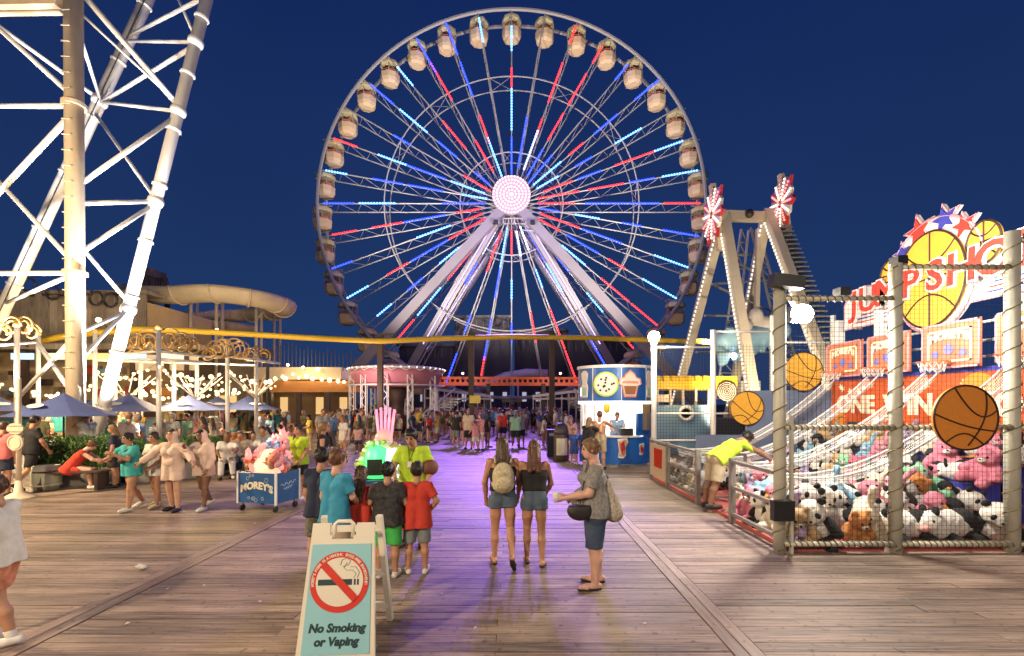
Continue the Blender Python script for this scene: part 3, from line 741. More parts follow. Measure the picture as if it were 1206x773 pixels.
# ------------------------------------------------------------------ blue food kiosk
kx = GY(724,15.6); kk = thing('food_kiosk', 'round blue food kiosk with cookie and cupcake signs and glowing white interior', 'kiosk', kx)
m_kwhite = mat('kiosk_white', (.75,.74,.72), .35); m_lime = mat('lime_trim',(.45,.62,.08),.5)
def arc_wall(r0, r1, z0, z1, a0, a1, n=24):
    mb = MB(); vs = []; fs = []
    for i in range(n+1):
        a = R(a0+(a1-a0)*i/n); c,s_ = math.cos(a), math.sin(a)
        vs += [(kx.x+r0*c,kx.y+r0*s_*.8,z0),(kx.x+r1*c,kx.y+r1*s_*.8,z0),(kx.x+r1*c,kx.y+r1*s_*.8,z1),(kx.x+r0*c,kx.y+r0*s_*.8,z1)]
    for i in range(n):
        for k in range(4): fs.append((i*4+k,i*4+(k+1)%4,i*4+4+(k+1)%4,i*4+4+k))
    fs += [(3,2,1,0),(n*4,n*4+1,n*4+2,n*4+3)]
    return mb.add(vs,fs)
zf0, zf1 = 2.15, 3.22; KR = 1.22
for k in range(8):     # fascia panels
    arc_wall(KR-.06,KR,zf0,zf1,180+45*k+.4,180+45*k+44.6,8).build('fascia_panel', m_blue, kk)
arc_wall(0,KR+.05,zf1,zf1+.09,0,360,40).build('roof', m_kwhite, kk)
arc_wall(KR-.12,KR+.02,zf0-.10,zf0-.004,0,360,40).build('light_band', mat('kiosk_band',(.7,.68,.6),.4,emit=1.2,ecol=(1,.93,.75)), kk)
for k in range(8): arc_wall(KR,KR+.012,zf0,zf1,180+45*k-.4,180+45*k+.4,2).build('seam', m_kwhite, kk)
# signs on the fascia, facing out along the round
def on_fascia(ang, z, y=.01):
    a = R(ang); c = Vector((kx.x+(KR+y)*math.cos(a), kx.y+(KR+y)*math.sin(a)*.8, z))
    nrm = Vector((math.cos(a)/1,math.sin(a)/.8,0)).normalized()
    return Matrix.Translation(c)@Matrix.Rotation(math.atan2(nrm.y,nrm.x)+math.pi/2,4,'Z')
zc = (zf0+zf1)/2
circ = lambda r,n=28: [(r*math.cos(2*math.pi*k/n), r*math.sin(2*math.pi*k/n)) for k in range(n)]
M = on_fascia(247,zc)
s_ = MB().prism(circ(.40),.02,M).build('cookie_sign', m_lime, kk)
MB().prism(circ(.345),.03,M).build('cookie_face', m_ivory, s_)
cr = random.Random(3)
for k in range(13):
    a = cr.uniform(0,6.28); q = .28*math.sqrt(cr.random()); MB().prism([(q*math.cos(a)+x,q*math.sin(a)+z) for x,z in circ(.038,7)],.036,M).build('chocolate_chip', m_black, s_)
M = on_fascia(283,zc)
cup = [(-.2,-.42),(.2,-.42),(.28,-.05),(.40,.0),(.36,.18),(.22,.22),(.16,.34),(0,.46),(-.16,.34),(-.22,.22),(-.36,.18),(-.40,0),(-.28,-.05)]
s_ = MB().prism(cup,.02,M).build('cupcake_sign', mat('salmon_pink',(.68,.27,.22),.5), kk)
MB().prism([(x*.86,z*.86) for x,z in cup],.03,M).build('cupcake_face', m_ivory, s_)
MB().prism([(-.16,-.33),(.16,-.33),(.22,-.06),(-.22,-.06)],.036,M).build('cupcake_case', mat('case_brown',(.30,.12,.05),.5), s_)
MB().prism([(-.3,.02),(.3,.02),(.25,.1),(-.25,.1)],.036,M).build('icing', mat('salmon_pink',(.7,.3,.25)), s_)
for ang in (322,208):
    M = on_fascia(ang,zc); s_ = MB().prism([(-.13,-.42),(.13,-.42),(.16,-.1),(.10,.05),(.16,.36),(.06,.46),(-.06,.46),(-.16,.36),(-.10,.05),(-.16,-.1)],.02,M).build('drink_sign', m_ivory, kk)
    MB().prism([(-.08,-.36),(.08,-.36),(.1,-.1),(-.1,-.1)],.03,M).build('drink_fill', mat('mint',(.35,.6,.5),.5), s_)
# counter: curved blue wall, high at its right end
arc_wall(KR-.12,KR-.02,.12,.98,235,318,16).build('counter', m_blue, kk)
arc_wall(KR-.3,KR+.05,.98,1.03,235,300,14).build('counter_top', m_kwhite, kk)
arc_wall(KR-.125,KR-.015,1.035,1.75,298,352,12).build('counter_wing', m_blue, kk)
arc_wall(KR-.125,KR-.015,.12,1.03,318.3,352,12).build('counter_side', m_blue, kk)
arc_wall(KR-.12,KR-.02,.12,1.03,180,220,12).build('counter_side', m_blue, kk)
arc_wall(KR-.14,KR-.03,.12,2.12,20,160,20).build('back_wall', mat('kiosk_lit_wall',(.8,.8,.78),.5), kk)
arc_wall(KR-.03,KR-.015,1.2,2.05,308,332,6).build('menu_panel', mat('menu_cork',(.42,.29,.13),.7,scale=40,var=.5), kk)
arc_wall(0,KR-.15,0,.1,0,360,30).build('floor', m_galv, kk)
for ang in (200,225,340,20,160): 
    a = R(ang); MB().tube((kx.x+(KR-.1)*math.cos(a),kx.y+(KR-.1)*.8*math.sin(a),.1),(kx.x+(KR-.1)*math.cos(a),kx.y+(KR-.1)*.8*math.sin(a),zf0-.1),.035).build('post', m_kwhite, kk)
for ang,z,sc_ in ((272,.62,.34),(305,.58,.2)):
    a = R(ang); c = Vector((kx.x+(KR-.02)*math.cos(a),kx.y+(KR-.02)*.8*math.sin(a),z)); nrm = math.atan2(math.sin(a)/.8,math.cos(a))+math.pi/2
    M = Matrix.Translation(c)@Matrix.Rotation(nrm,4,'Z')
    pts = [(-.5,.9),(.4,1.05),(.55,.6),(.25,.1),(.3,-.6),(.05,-.9),(-.45,-.85),(-.35,-.2)]
    s_ = MB().prism([(x*sc_,y*sc_) for x,y in pts],.02,M).build('sundae_sign', m_ivory, kk)
    MB().prism([(x*sc_*.82,y*sc_*.82) for x,y in pts],.03,M).build('sundae_face', mat('sundae_tan',(.5,.36,.26),.6,scale=14,var=.4), s_)
    for q in range(5): MB().prism([(cr.uniform(-.25,.2)*sc_+x,cr.uniform(-.6,.7)*sc_+z) for x,z in circ(.03,6)],.036,M).build('chocolate_chip', m_red, s_)
MB().cbox((kx.x+.2,kx.y-.75,1.15),(.4,.3,.22)).build('cash_register', m_black, kk)
lamp('kiosk_light','POINT',(kx.x+.15,kx.y+.1,1.98),95,(1,.97,.9),.25,parent=kk)
MB().box((kx.x-.5,kx.y-.05,2.06),(kx.x+.7,kx.y+.2,2.12)).build('tube_lamp', glow('kiosk_tube',(1,.96,.88),6), kk)
MB().lathe([(.02,0),(.09,.05),(.12,.2),(.06,.34),(.01,.36)],10,(kx.x-.42,kx.y-.75,1.75)).build('hanging_prize', m_yellow, kk, True)
# ------------------------------------------------------------------ basketball game on the right
XW = 8.66; YF = 6.33; YR = 12.7; XL = 3.75
m_post = mat('painted_post', (.56,.56,.46), .5, .2, var=.15, scale=6)
m_rope = mat('wrapped_rope', (.20,.15,.08), .85, scale=60, var=.4)
m_net = mat('net_cord', (.012,.012,.011), .9, var=0)
m_wpipe = mat('white_pipe', (.70,.69,.66), .4, var=.08)
m_banner = mat('banner_red', (.60,.10,.02), .5, scale=1.6, var=.35, bump=0)
m_letter = mat('letter_cream', (.80,.74,.55), .5, var=.03)
m_signw = mat('sign_white', (.78,.76,.74), .4, var=.03)
m_sred = mat('sign_red', (.60,.045,.03), .4, var=.08); m_sblue = mat('sign_blue', (.045,.05,.34), .4, var=.05)
m_spink = mat('sign_edge_pink', (.55,.30,.36), .4, var=.05)
m_ball = mat('basketball_orange', (.66,.24,.03), .5, scale=30, var=.12); m_ballg = mat('basketball_gold', (.72,.38,.04), .45, var=.1)
m_line = mat('ball_line', (.03,.012,.008), .6, var=0)
gb = thing('basketball_game', 'basketball shooting booth with red banner wall and rope netted frame', 'game booth', (XL,YF,0))

# frame posts: front row with stepped tops, side rail, rear row
def wrapped(a, b, r, turns, name='post'):
    o = MB().tube(a,b,r,n=12).build(name, m_post, gb, True)
    a = Vector(a); b = Vector(b); d = b-a; u = d.normalized(); x = u.cross(Vector((0,1,0)) if abs(u.y)<.9 else Vector((1,0,0))).normalized(); y = u.cross(x)
    pts = [a+d*s+(x*math.cos(2*math.pi*turns*s)+y*math.sin(2*math.pi*turns*s))*(r+.008) for s in np.linspace(.01,.99,int(turns*10))]
    MB().path(pts,.009,4).build('rope_lashing', m_rope, o)
XF = [XL-.09, 5.26, 6.87]
for x,z,r in zip(XF,(3.66,3.98,4.43),(.078,.08,.088)): wrapped((x,YF,0),(x,YF,z),r,z*3.6)
wrapped((8.5,YF,0),(8.5,YF,4.5),.1,14)
wrapped((XF[0],YF-.02,3.5),(XF[1],YF-.02,3.5),.032,16,'top_bar'); wrapped((XF[1],YF-.02,3.93),(XF[2],YF-.02,3.93),.032,16,'top_bar')
wrapped((XF[2],YF-.02,4.3),(8.6,YF-.02,4.3),.032,16,'top_bar')
for a,b in zip(XF+[8.5],(XF+[8.5])[1:]):
    wrapped((a,YF-.04,1.73),(b,YF-.04,1.73),.03,20,'mid_bar'); wrapped((a,YF-.04,.13),(b,YF-.04,.13),.035,20,'bottom_bar')
MB().bar((XF[0],YF-.14,3.62),(XF[0]+.02,YF-.14,3.78),.42,.16,up=(0,1,0)).build('speaker', m_black, gb)
MB().bar((XF[0]+.13,YF-.05,0),(XF[0]+.13,YF-.05,1.9),.04).build('stake', m_post, gb)
MB().cbox((XF[0]-.06,YF-.17,.62),(.28,.1,.27)).build('control_box', m_black, gb)
# rear frame
XR = [3.86,5.5,7.15,8.82]
for x,z in zip(XR,(3.75,4.1,4.5,4.5)): MB().tube((x,YR,0),(x,YR,z),.075,n=10).build('rear_post', m_wpipe, gb, True)
for (xa,xb,z) in ((3.86,5.5,3.62),(5.5,7.15,4.05),(7.15,8.82,3.75),(3.86,7.15,1.79),(7.15,8.82,2.95),(3.86,5.5,1.05)):
    MB().tube((xa,YR-.02,z),(xb,YR-.02,z),.028,n=8).build('rear_bar', m_wpipe, gb, True)
# side rail along the walk
ys = [7.9,9.38,11.2,12.55]
m_rail = mat('rail_galvanised', (.30,.28,.26), .4, .5, var=.2, scale=10)
for y in ys: MB().bar((XL,y,0),(XL,y,1.12),.085).build('rail_post', m_rail, gb)
for z in (1.06,.62,.16):
    pts_ = [YF]+ys
    for a,b in zip(pts_[:-1],pts_[1:]):
        if a == 7.9: continue                                   # the gate stands open here
        MB().bar((XL,a+.05,z),(XL,b-.05,z),.06,.05).build('rail', m_rail, gb)
gt = MB().bar((XL+.05,9.3,.16),(XL+.95,9.34,.16),.05).bar((XL+.05,9.3,1.02),(XL+.95,9.34,1.02),.05).bar((XL+.95,9.34,.16),(XL+.95,9.34,1.02),.05).build('open_gate', m_rail, gb)
pn = MB().box((XL-.05,11.24,.14),(XL-.03,12.5,1.0)).build('notice_panel', mat('notice_tan',(.55,.42,.30),.5,scale=3), gb)
for q in range(4): MB().bar((XL-.054,11.55+q*.15,.42),(XL-.054,11.5+q*.17,.9),.02,.09,up=(1,0,0)).build('red_figure', m_sred, pn)
# red carpeted floor and pale blue end wall
MB().box((XL+.05,YF+.05,.0),(XW,YR,.06)).build('floor', mat('pink_carpet',(.42,.10,.09),.9,scale=30), gb)
MB().box((6.35,YR-.16,.06),(XW,YR-.08,2.42)).build('end_wall', mat('grey_blue_wall',(.12,.17,.28),.55,scale=2), gb)
MB().box((5.0,YR-.1,.06),(6.3,YR-.06,1.2)).build('end_screen', mat('grey_blue_wall',(.12,.17,.28)), gb)
# back wall with the red banner
MB().box((XW,5.6,.06),(XW+.1,12.6,1.40)).build('back_wall', m_sblue, gb)
bn = MB().box((XW-.02,5.6,1.42),(XW+.06,12.5,2.66)).build('banner', m_banner, gb)
MB().box((XW-.05,5.6,2.66),(XW+.06,12.5,2.74)).build('banner_trim', m_sblue, bn)
def wall_text(body, size, m, y, z, x, parent, name='lettering', **kw):
    me = text_mesh(name, body, size, m, **kw); o = obj(name, me, parent, Vector((x,y,z))-ORIG[gb.name], (R(90),0,R(-90))); return o
for body,y in (('ONE',11.62),('WIN',10.08),('CHOICE',8.0)):
    wall_text(body,.60,m_sred,y,2.02,XW-.022,bn,depth=.006,bold=.05,spacing=1.02)
    wall_text(body,.60,m_letter,y,2.02,XW-.034,bn,depth=.006,bold=.028,spacing=1.02)
def Mw(y,z,x=XW): return Matrix.Translation((x,y,z))@Matrix.Rotation(R(-90),4,'Z')
for (y,z,r) in ((12.2,1.66,.22),(8.55,2.3,.34),(6.2,1.75,.3)):
    b_ = MB().prism(circ(r,24),.012,Mw(y,z,XW-.02)).build('painted_ball', m_ball, bn)
    MB().path([Mw(y,z,XW-.034)@Vector((r*t_,0,.25*r*math.sin(3*t_))) for t_ in np.linspace(-.98,.98,12)],.008,4).build('ball_seam', m_line, b_)
sr = random.Random(5)
for k in range(16): MB().prism([(q*(1 if i%2 else .4)*math.cos(i*math.pi/5),q*(1 if i%2 else .4)*math.sin(i*math.pi/5)) for i in range(10) for q in (.09,)],.01,Mw(sr.uniform(6.4,12.3),sr.choice((2.5,2.45,1.55,2.38)),XW-.02)).build('painted_star', m_letter, bn)
# posts and bars behind the boards
for y in (8.05,9.55,11.0,12.4): MB().bar((XW+.12,y,0),(XW+.12,y,4.3),.22,.12).build('wall_post', m_wpipe, gb)
for z in (2.95,3.25,3.6): MB().tube((XW+.2,6.0,z),(XW+.2,12.5,z),.03,n=6).build('wall_bar', m_wpipe, gb)
# backboards
m_bb = mat('backboard_coral', (.56,.17,.09), .4, scale=4, var=.3, bump=0)
for i,(ya,yb) in enumerate(((6.78,7.97),(8.24,9.41),(9.72,10.87),(11.05,12.28))):
    yc = (ya+yb)/2; z0,z1 = 2.74,3.62
    bb = MB().box((XW-.30,ya,z0),(XW-.25,yb,z1)).build('backboard', m_bb, gb)
    w = yb-ya; fr_ = MB()
    for (a,b,c,d) in ((ya,z0,yb,z0+.035),(ya,z1-.035,yb,z1),(ya,z0,ya+.03,z1),(yb-.03,z0,yb,z1)): fr_.box((XW-.312,a,b),(XW-.302,c,d))
    fr_.build('edge_trim', m_spink, bb)
    sq = MB(); a0,b0 = ya+.14,yb-.14
    for (a,b,c,d) in ((a0,z0+.12,b0,z0+.155),(a0,z1-.17,b0,z1-.135),(a0,z0+.12,a0+.035,z1-.135),(b0-.035,z0+.12,b0,z1-.135)): sq.box((XW-.318,a,b),(XW-.306,c,d))
    sq.build('target_square', m_letter, bb)
    txt = text_mesh('lettering',"MOREY'S",.20,m_letter,depth=.004,bold=.012)
    for v in txt.vertices: v.co.y += .06-.22*(v.co.x/.45)**2*.45
    obj('lettering', txt, bb, Vector((XW-.315,yc,z1-.30))-ORIG[gb.name], (R(90),0,R(-90)))
    MB().prism([(x,z) for x,z in circ(.10,16)],.006,Mw(yc,z0+.36,XW-.312)).build('blue_emblem', mat('emblem_blue',(.16,.16,.46),.5), bb)
    for dy in (-.28,.28): MB().prism([(x,z) for x,z in circ(.07,12)],.006,Mw(yc+dy,z0+.28,XW-.312)).build('blue_emblem', mat('emblem_blue',(.16,.16,.46)), bb)
    hc = Vector((XW-.62,yc,z0+.12))
    hp = MB().path([hc+Vector((.23*math.cos(a),.23*math.sin(a),0)) for a in np.linspace(0,2*math.pi,25)[:-1]],.014,6,closed=True).build('hoop', m_orange, bb, True)
    MB().box((XW-.42,yc-.07,z0+.07),(XW-.312,yc+.07,z0+.15)).build('hoop_bracket', m_orange, hp)
    hn = MB()
    for q in range(12):
        a = 2*math.pi*q/12; b = 2*math.pi*(q+1)/12
        for (t0,t1,r0_,r1_,zz0,zz1) in ((a,b,.23,.17,0,-.2),(b,a,.23,.17,0,-.2)):
            hn.tube(hc+Vector((r0_*math.cos(t0),r0_*math.sin(t0),zz0)), hc+Vector((r1_*math.cos(t1),r1_*math.sin(t1),zz1)), .005, n=4)
    hn.build('hoop_net', m_wpipe, hp)
# ball return chutes: sagging white netting troughs from hoop to rail
def netmat(name, col, dens):
    m = bpy.data.materials.new(name); m.use_nodes = True; n,l = m.node_tree.nodes, m.node_tree.links
    b = n['Principled BSDF']; b.inputs['Base Color'].default_value = (*col,1); b.inputs['Roughness'].default_value = .8
    tc = n.new('ShaderNodeUVMap'); mp = n.new('ShaderNodeMapping'); l.new(tc.outputs[0], mp.inputs[0])
    ck = n.new('ShaderNodeTexBrick'); ck.offset = 0; ck.inputs['Scale'].default_value = 1; ck.inputs['Brick Width'].default_value = .035; ck.inputs['Row Height'].default_value = .035
    ck.inputs['Mortar Size'].default_value = dens; ck.inputs['Color1'].default_value = (0,0,0,1); ck.inputs['Color2'].default_value = (0,0,0,1); ck.inputs['Mortar'].default_value = (1,1,1,1)
    l.new(mp.outputs[0], ck.inputs['Vector']); l.new(ck.outputs['Color'], b.inputs['Alpha']); return m
m_wnet = netmat('white_netting', (.78,.76,.72), .0030)
for i,yc in enumerate((7.375,8.825,10.3,11.66)):
    xa, xb = XW-.62, XL+.35
    prof = []
    for s in np.linspace(0,1,26):
        x = xa+(xb-xa)*s; z = .95+1.72*(1-s)**2.4+.06*math.sin(6*s); prof.append((x,yc+(-.35*s if i>1 else -.15*s),z,.15+.08*s))
    mb = MB(); vs = []; fs = []; K = 7; uv = []
    for q,(x,y,z,w) in enumerate(prof):
        for k in range(K):
            t_ = k/(K-1)*2-1; vs.append((x,y+w*t_,z-.18*(1-t_*t_))); uv.append((q*.21,k*.09))
    for q in range(len(prof)-1):
        for k in range(K-1): fs.append((q*K+k,q*K+k+1,(q+1)*K+k+1,(q+1)*K+k))
    mb.add(vs,fs); ch = mb.build('return_chute', m_wnet, gb, True, fix=False)
    ul = ch.data.uv_layers.new(name='UVMap')
    for lp in ch.data.loops: ul.data[lp.index].uv = uv[lp.vertex_index]
    for sd in (-1,1):
        MB().path([(x,y+w*sd,z) for x,y,z,w in prof],.017,6).build('chute_edge', m_wpipe, ch, True)
    for s_i in (20,): MB().bar((prof[s_i][0],prof[s_i][1],0.06),(prof[s_i][0],prof[s_i][1],prof[s_i][2]-.15),.05).build('chute_leg', m_wpipe, ch)
# black safety nets: real cords
def net(name, p0, ux, uz, W, H, step=.062, r=.0024):
    mb = MB(); p0 = Vector(p0); ux = Vector(ux); uz = Vector(uz)
    for k in range(int(W/step)+1):
        a = p0+ux*(k*step); mb.tube(a, a+uz*H, r, n=3, cap=False)
    for k in range(int(H/step)+1):
        a = p0+uz*(k*step); mb.tube(a, a+ux*W, r, n=3, cap=False)
    o = mb.build(name, m_net, gb, fix=False); o['kind'] = 'stuff'; return o
net('net', (XF[0],YF-.02,.13), (1,0,0), (0,0,1), XF[1]-XF[0], 3.37)
net('net', (XF[1],YF-.02,.13), (1,0,0), (0,0,1), XF[2]-XF[1], 3.8)
net('net', (XF[2],YF-.02,.13), (1,0,0), (0,0,1), 1.65, 4.17)
net('net', (3.86,YR-.04,1.0), (1,0,0), (0,0,1), 4.9, 2.7, .085, .0036)
net('net', (XL,YF+3.1,.16), (0,1,0), (0,0,1), 3.1, .9, .07, .0034)
# round basketball signs
def ball_sign(c, r, label, m=m_ball, rot=0.0):
    t_ = thing('basketball_sign', label, 'sign', c)
    M = Matrix.Translation(c)@Matrix.Rotation(rot,4,'Y')
    MB().prism(circ(r,48),.04,M).build('disc', m, t_)
    rim = [M@Vector((r*math.cos(a),-.045,r*math.sin(a))) for a in np.linspace(0,2*math.pi,49)[:-1]]
    MB().path(rim,r*.03,6,closed=True).build('rim', m_line, t_)
    M2 = M@Matrix.Translation((0,-.047,0))
    curves = [[(-r*.98+1.96*r*s, .12*r-.55*r*s+.42*r*math.sin(math.pi*s)*0-.10*r*math.sin(math.pi*s)) for s in np.linspace(0,1,20)],
              [(.60*r-.0*s+.10*r*math.sin(math.pi*s)-.45*r*s*s*1.2, .80*r-1.66*r*s) for s in np.linspace(0,1,20)],
              [(-.35*r+1.30*r*s, .92*r-1.05*r*math.sin(math.pi*s*.62)+.28*r*s*s) for s in np.linspace(0,1,20)],
              [(-.62*r+1.15*r*s, -.76*r+.30*r*math.sin(math.pi*s)-.06*r*s) for s in np.linspace(0,1,20)]]
    for cv in curves:
        cv = [(x,z) if math.hypot(x,z)<r*.985 else (x*r*.985/math.hypot(x,z), z*r*.985/math.hypot(x,z)) for x,z in cv]
        MB().path([M2@Vector((x,0,z)) for x,z in cv], r*.022, 6).build('seam', m_line, t_)
    return t_
ball_sign(Vector(((1134-HX)*(YF-.1)/F,YF-.1,CH-(492-HY)*(YF-.1)/F)), .435, 'large orange basketball sign on the front net between two wrapped posts')
ball_sign(P(945.5,438,YR-.25), .52, 'orange basketball sign on rear frame beside the front wrapped post', m_ballg)
ball_sign(P(879,481,YR-.25), .455, 'smaller orange basketball sign on rear net above the bending attendant', m_ballg, .35)
bt = thing('spiral_sign', 'brown and black spiral striped disc near the swing ride leg', 'sign', P(856,461,19))
MB().prism(circ(.42,32),.05,Matrix.Translation(P(856,461,19))).build('disc', m_brown, bt)
for k in range(5): MB().path([P(856,461,18.92)+Vector(((.07+k*.075)*math.cos(a),0,(.07+k*.075)*math.sin(a))) for a in np.linspace(0,2*math.pi,25)[:-1]],.014,4,closed=True).build('stripe', m_tanst, bt)

# ------------------------------------------------------------------ big sign over the wall
js = thing('jump_shot_sign', 'large white arched sign reading JUMP SHOT with stars and basketballs', 'sign', (XW,9.6,4.0))
X0 = XW+.24
def Ms(x=X0): return Matrix.Translation((x,9.56,0))@Matrix.Rotation(R(-90),4,'Z')   # local x runs towards the camera (-Y), z up
def js_pr(name, pts, m, t_, x=X0, parent=js): return MB().prism(pts,t_,Ms(x)).build(name, m, parent)
def js_text(body,size,m,lx,z,x,parent=js,rot=0,**kw):
    me = text_mesh('lettering',body,size,m,**kw); o = obj('lettering',me,parent,Vector((x,9.56-lx,z))-ORIG[js.name],(R(90),0,R(-90)));
    if rot: o.rotation_euler = (Matrix.Rotation(R(-90),3,'Z')@Matrix.Rotation(R(90),3,'X')@Matrix.Rotation(rot,3,'Z')).to_euler()
    return o
# lower white band, left end rounded, from lx=-2.7 (far) to lx=+3.9 (near)
band = [(-2.7,4.02),(3.9,4.02),(3.9,4.92),(1.4,4.92),(-1.2,4.85),(-2.0,5.02),(-2.5,4.90),(-2.68,4.65)]
js_pr('band', band, m_signw, .08)
edge = MB().path([Ms(X0-.085)@Vector((x,0,z)) for x,z in band], .022, 5, closed=True).build('band_edge', m_spink, js)
for k,(a,b) in enumerate(((-2.5,-.95),(-2.4,-.95),(-2.1,-.95),(1.0,3.8),(1.05,3.8),(1.15,3.8))):
    js_pr('stripe', [(a,4.12+.085*(k%3)),(b,4.12+.085*(k%3)),(b,4.15+.085*(k%3)),(a,4.15+.085*(k%3))], m_sblue if k%2 else m_sred, .012, X0-.082)
arch = [(1.10*math.cos(a), 4.66+1.24*math.sin(a)) for a in np.linspace(math.pi,0,30)]+[(1.0,4.5)]+[(.88*math.cos(a),4.64+1.09*math.sin(a)) for a in np.linspace(-.35,-math.pi+.35,20)]+[(-1.0,4.5)]
js_pr('arch_board', arch, m_signw, .08, X0-.1)
MB().path([Ms(X0-.19)@Vector((x,0,z)) for x,z in arch], .03, 5, closed=True).build('arch_edge', m_spink, js)
# small gold balls at both shoulders and the big ball in the middle
for (lx,z,r) in ((-1.05,5.02,.36),(1.05,5.05,.40),(0,4.64,.99)):
    b_ = js_pr('ball', [(lx+.8*r*math.cos(a),z+r*math.sin(a)) for a in np.linspace(0,2*math.pi,41)[:-1]], m_ballg, .05, X0-(.21 if r>.9 else .148))
    xx = X0-(.265 if r>.9 else .202)
    MB().path([Ms(xx)@Vector((lx+.8*r*math.cos(a),0,z+r*math.sin(a))) for a in np.linspace(0,2*math.pi,41)[:-1]], .022, 5, closed=True).build('ball_rim', m_line, b_)
    MB().path([Ms(xx)@Vector((lx+.02*r,0,z+r*s)) for s in (-.98,.98)], .018, 5).build('seam', m_line, b_)
    MB().path([Ms(xx)@Vector((lx+.8*r*s,0,z+.02)) for s in (-.98,.98)], .018, 5).build('seam', m_line, b_)
    for sg in (-1,1):
        MB().path([Ms(xx)@Vector((lx+.80*r*math.sin(q),0,z+sg*(r*.62-.32*r*(1-math.cos(q))*-1.0))) if False else Ms(xx)@Vector((lx+.8*r*.72*s, 0, z+sg*r*(.32+.36*s*s))) for s in np.linspace(-1,1,14)], .018, 5).build('seam', m_line, b_)
star = lambda c,r,rot=0: [(c[0]+(r if i%2==0 else r*.42)*math.cos(R(90)+rot+i*math.pi/5), c[1]+(r if i%2==0 else r*.42)*math.sin(R(90)+rot+i*math.pi/5)) for i in range(10)]
for k,(ang,r,mm) in enumerate(((166,.20,m_sred),(140,.22,m_sblue),(110,.30,m_sred),(74,.26,m_sblue),(46,.22,m_sred))):
    a = R(ang); c = (.96*math.cos(a), 4.68+1.16*math.sin(a))
    s_ = js_pr('star', star(c,r,R(10)), mm, .03, X0-.185)
    s2 = js_pr('star_backing', star(c,r*1.32,R(10)), m_signw, .07, X0-.09)
    MB().path([Ms(X0-.165)@Vector((x,0,z)) for x,z in star(c,r*1.32,R(10))], .022, 5, closed=True).build('star_edge', m_spink, s2)
# letters, each its own piece, larger towards the end of the word
lx = -2.42; items = []
for ch,sz,z,l in (('J',.84,4.56,-2.05),('U',.84,4.58,-1.62),('M',.84,4.62,-1.06),('P',.84,4.65,-.42),('S',.84,4.66,.16),('H',.86,4.66,.72),('O',.86,4.66,1.32),('T',.86,4.66,1.86)):
    js_text(ch,sz,m_signw,l,z,X0-.28,depth=.01,bold=.06,shear=.04,rot=R(0)); js_text(ch,sz,m_spink,l,z,X0-.295,depth=.004,bold=.055,shear=.04)
    js_text(ch,sz,m_signw,l,z,X0-.30,depth=.004,bold=.045,shear=.04)
    js_text(ch,sz,m_sred,l,z,X0-.31,depth=.008,bold=.018,shear=.04)
for y in (8.05,9.55,11.0,12.0): MB().bar((XW+.34,y,4.0),(XW+.34,y,4.9),.12).build('bracket', m_wpipe, js)

# ------------------------------------------------------------------ floodlight on the front frame and lamp on the corner post
fl = thing('floodlight', 'bright white floodlight hung under the netted frame by the front post', 'floodlight', (4.45,7.1,3.4))
MB().cbox((4.45,7.16,3.45),(.30,.12,.24)).build('housing', m_black, fl)
MB().ball((4.45,7.09,3.45),.17,16,8,sc=(1.05,.3,.85)).build('lens', glow('flood_lens',(1,.97,.90),60), fl)
MB().bar((4.45,7.2,3.5),(XF[0]+.1,YF,3.55),.04).build('arm', m_wpipe, fl)
lamp('flood_beam','POINT',(4.45,6.96,3.42),250,NEUT,.10,parent=fl)
lamp('flood_beam','POINT',(4.6,7.38,3.30),400,NEUT,.12,parent=fl)
lp = thing('lamp_post', 'white post with glowing lamp globe at the corner of the netted game', 'lamp post', (3.86,YR,0))
MB().lathe([(.02,0),(.13,.05),(.16,.16),(.12,.27),(.02,.30)],14,(3.86,YR,3.76)).build('globe', glow('lamp_globe',(1,.86,.58),55), lp, True)
MB().tube((3.86,YR,3.7),(3.86,YR,3.78),.1).build('collar', m_wpipe, lp)
lamp('post_lamp','POINT',(3.80,YR-.25,3.95),420,(1,.84,.58),.14,parent=lp)
wl_ = thing('sign_spotlights', 'pair of small spotlights on the top bar shining on the sign', 'spotlight', (5.3,YF,3.98))
for x,z,tg in ((5.4,4.0,(XW,9.3,4.7)),(7.3,4.36,(XW,8.2,4.3)),(4.6,3.56,(XW,10,2.6))):
    MB().cbox((x,YF+.12,z+.06),(.14,.16,.12)).build('spotlight_head', m_black, wl_)
    lamp('sign_spot','SPOT',(x,YF+.25,z+.1),420,NEUT,.06,target=tg,spot=85,blend=.7,parent=wl_)
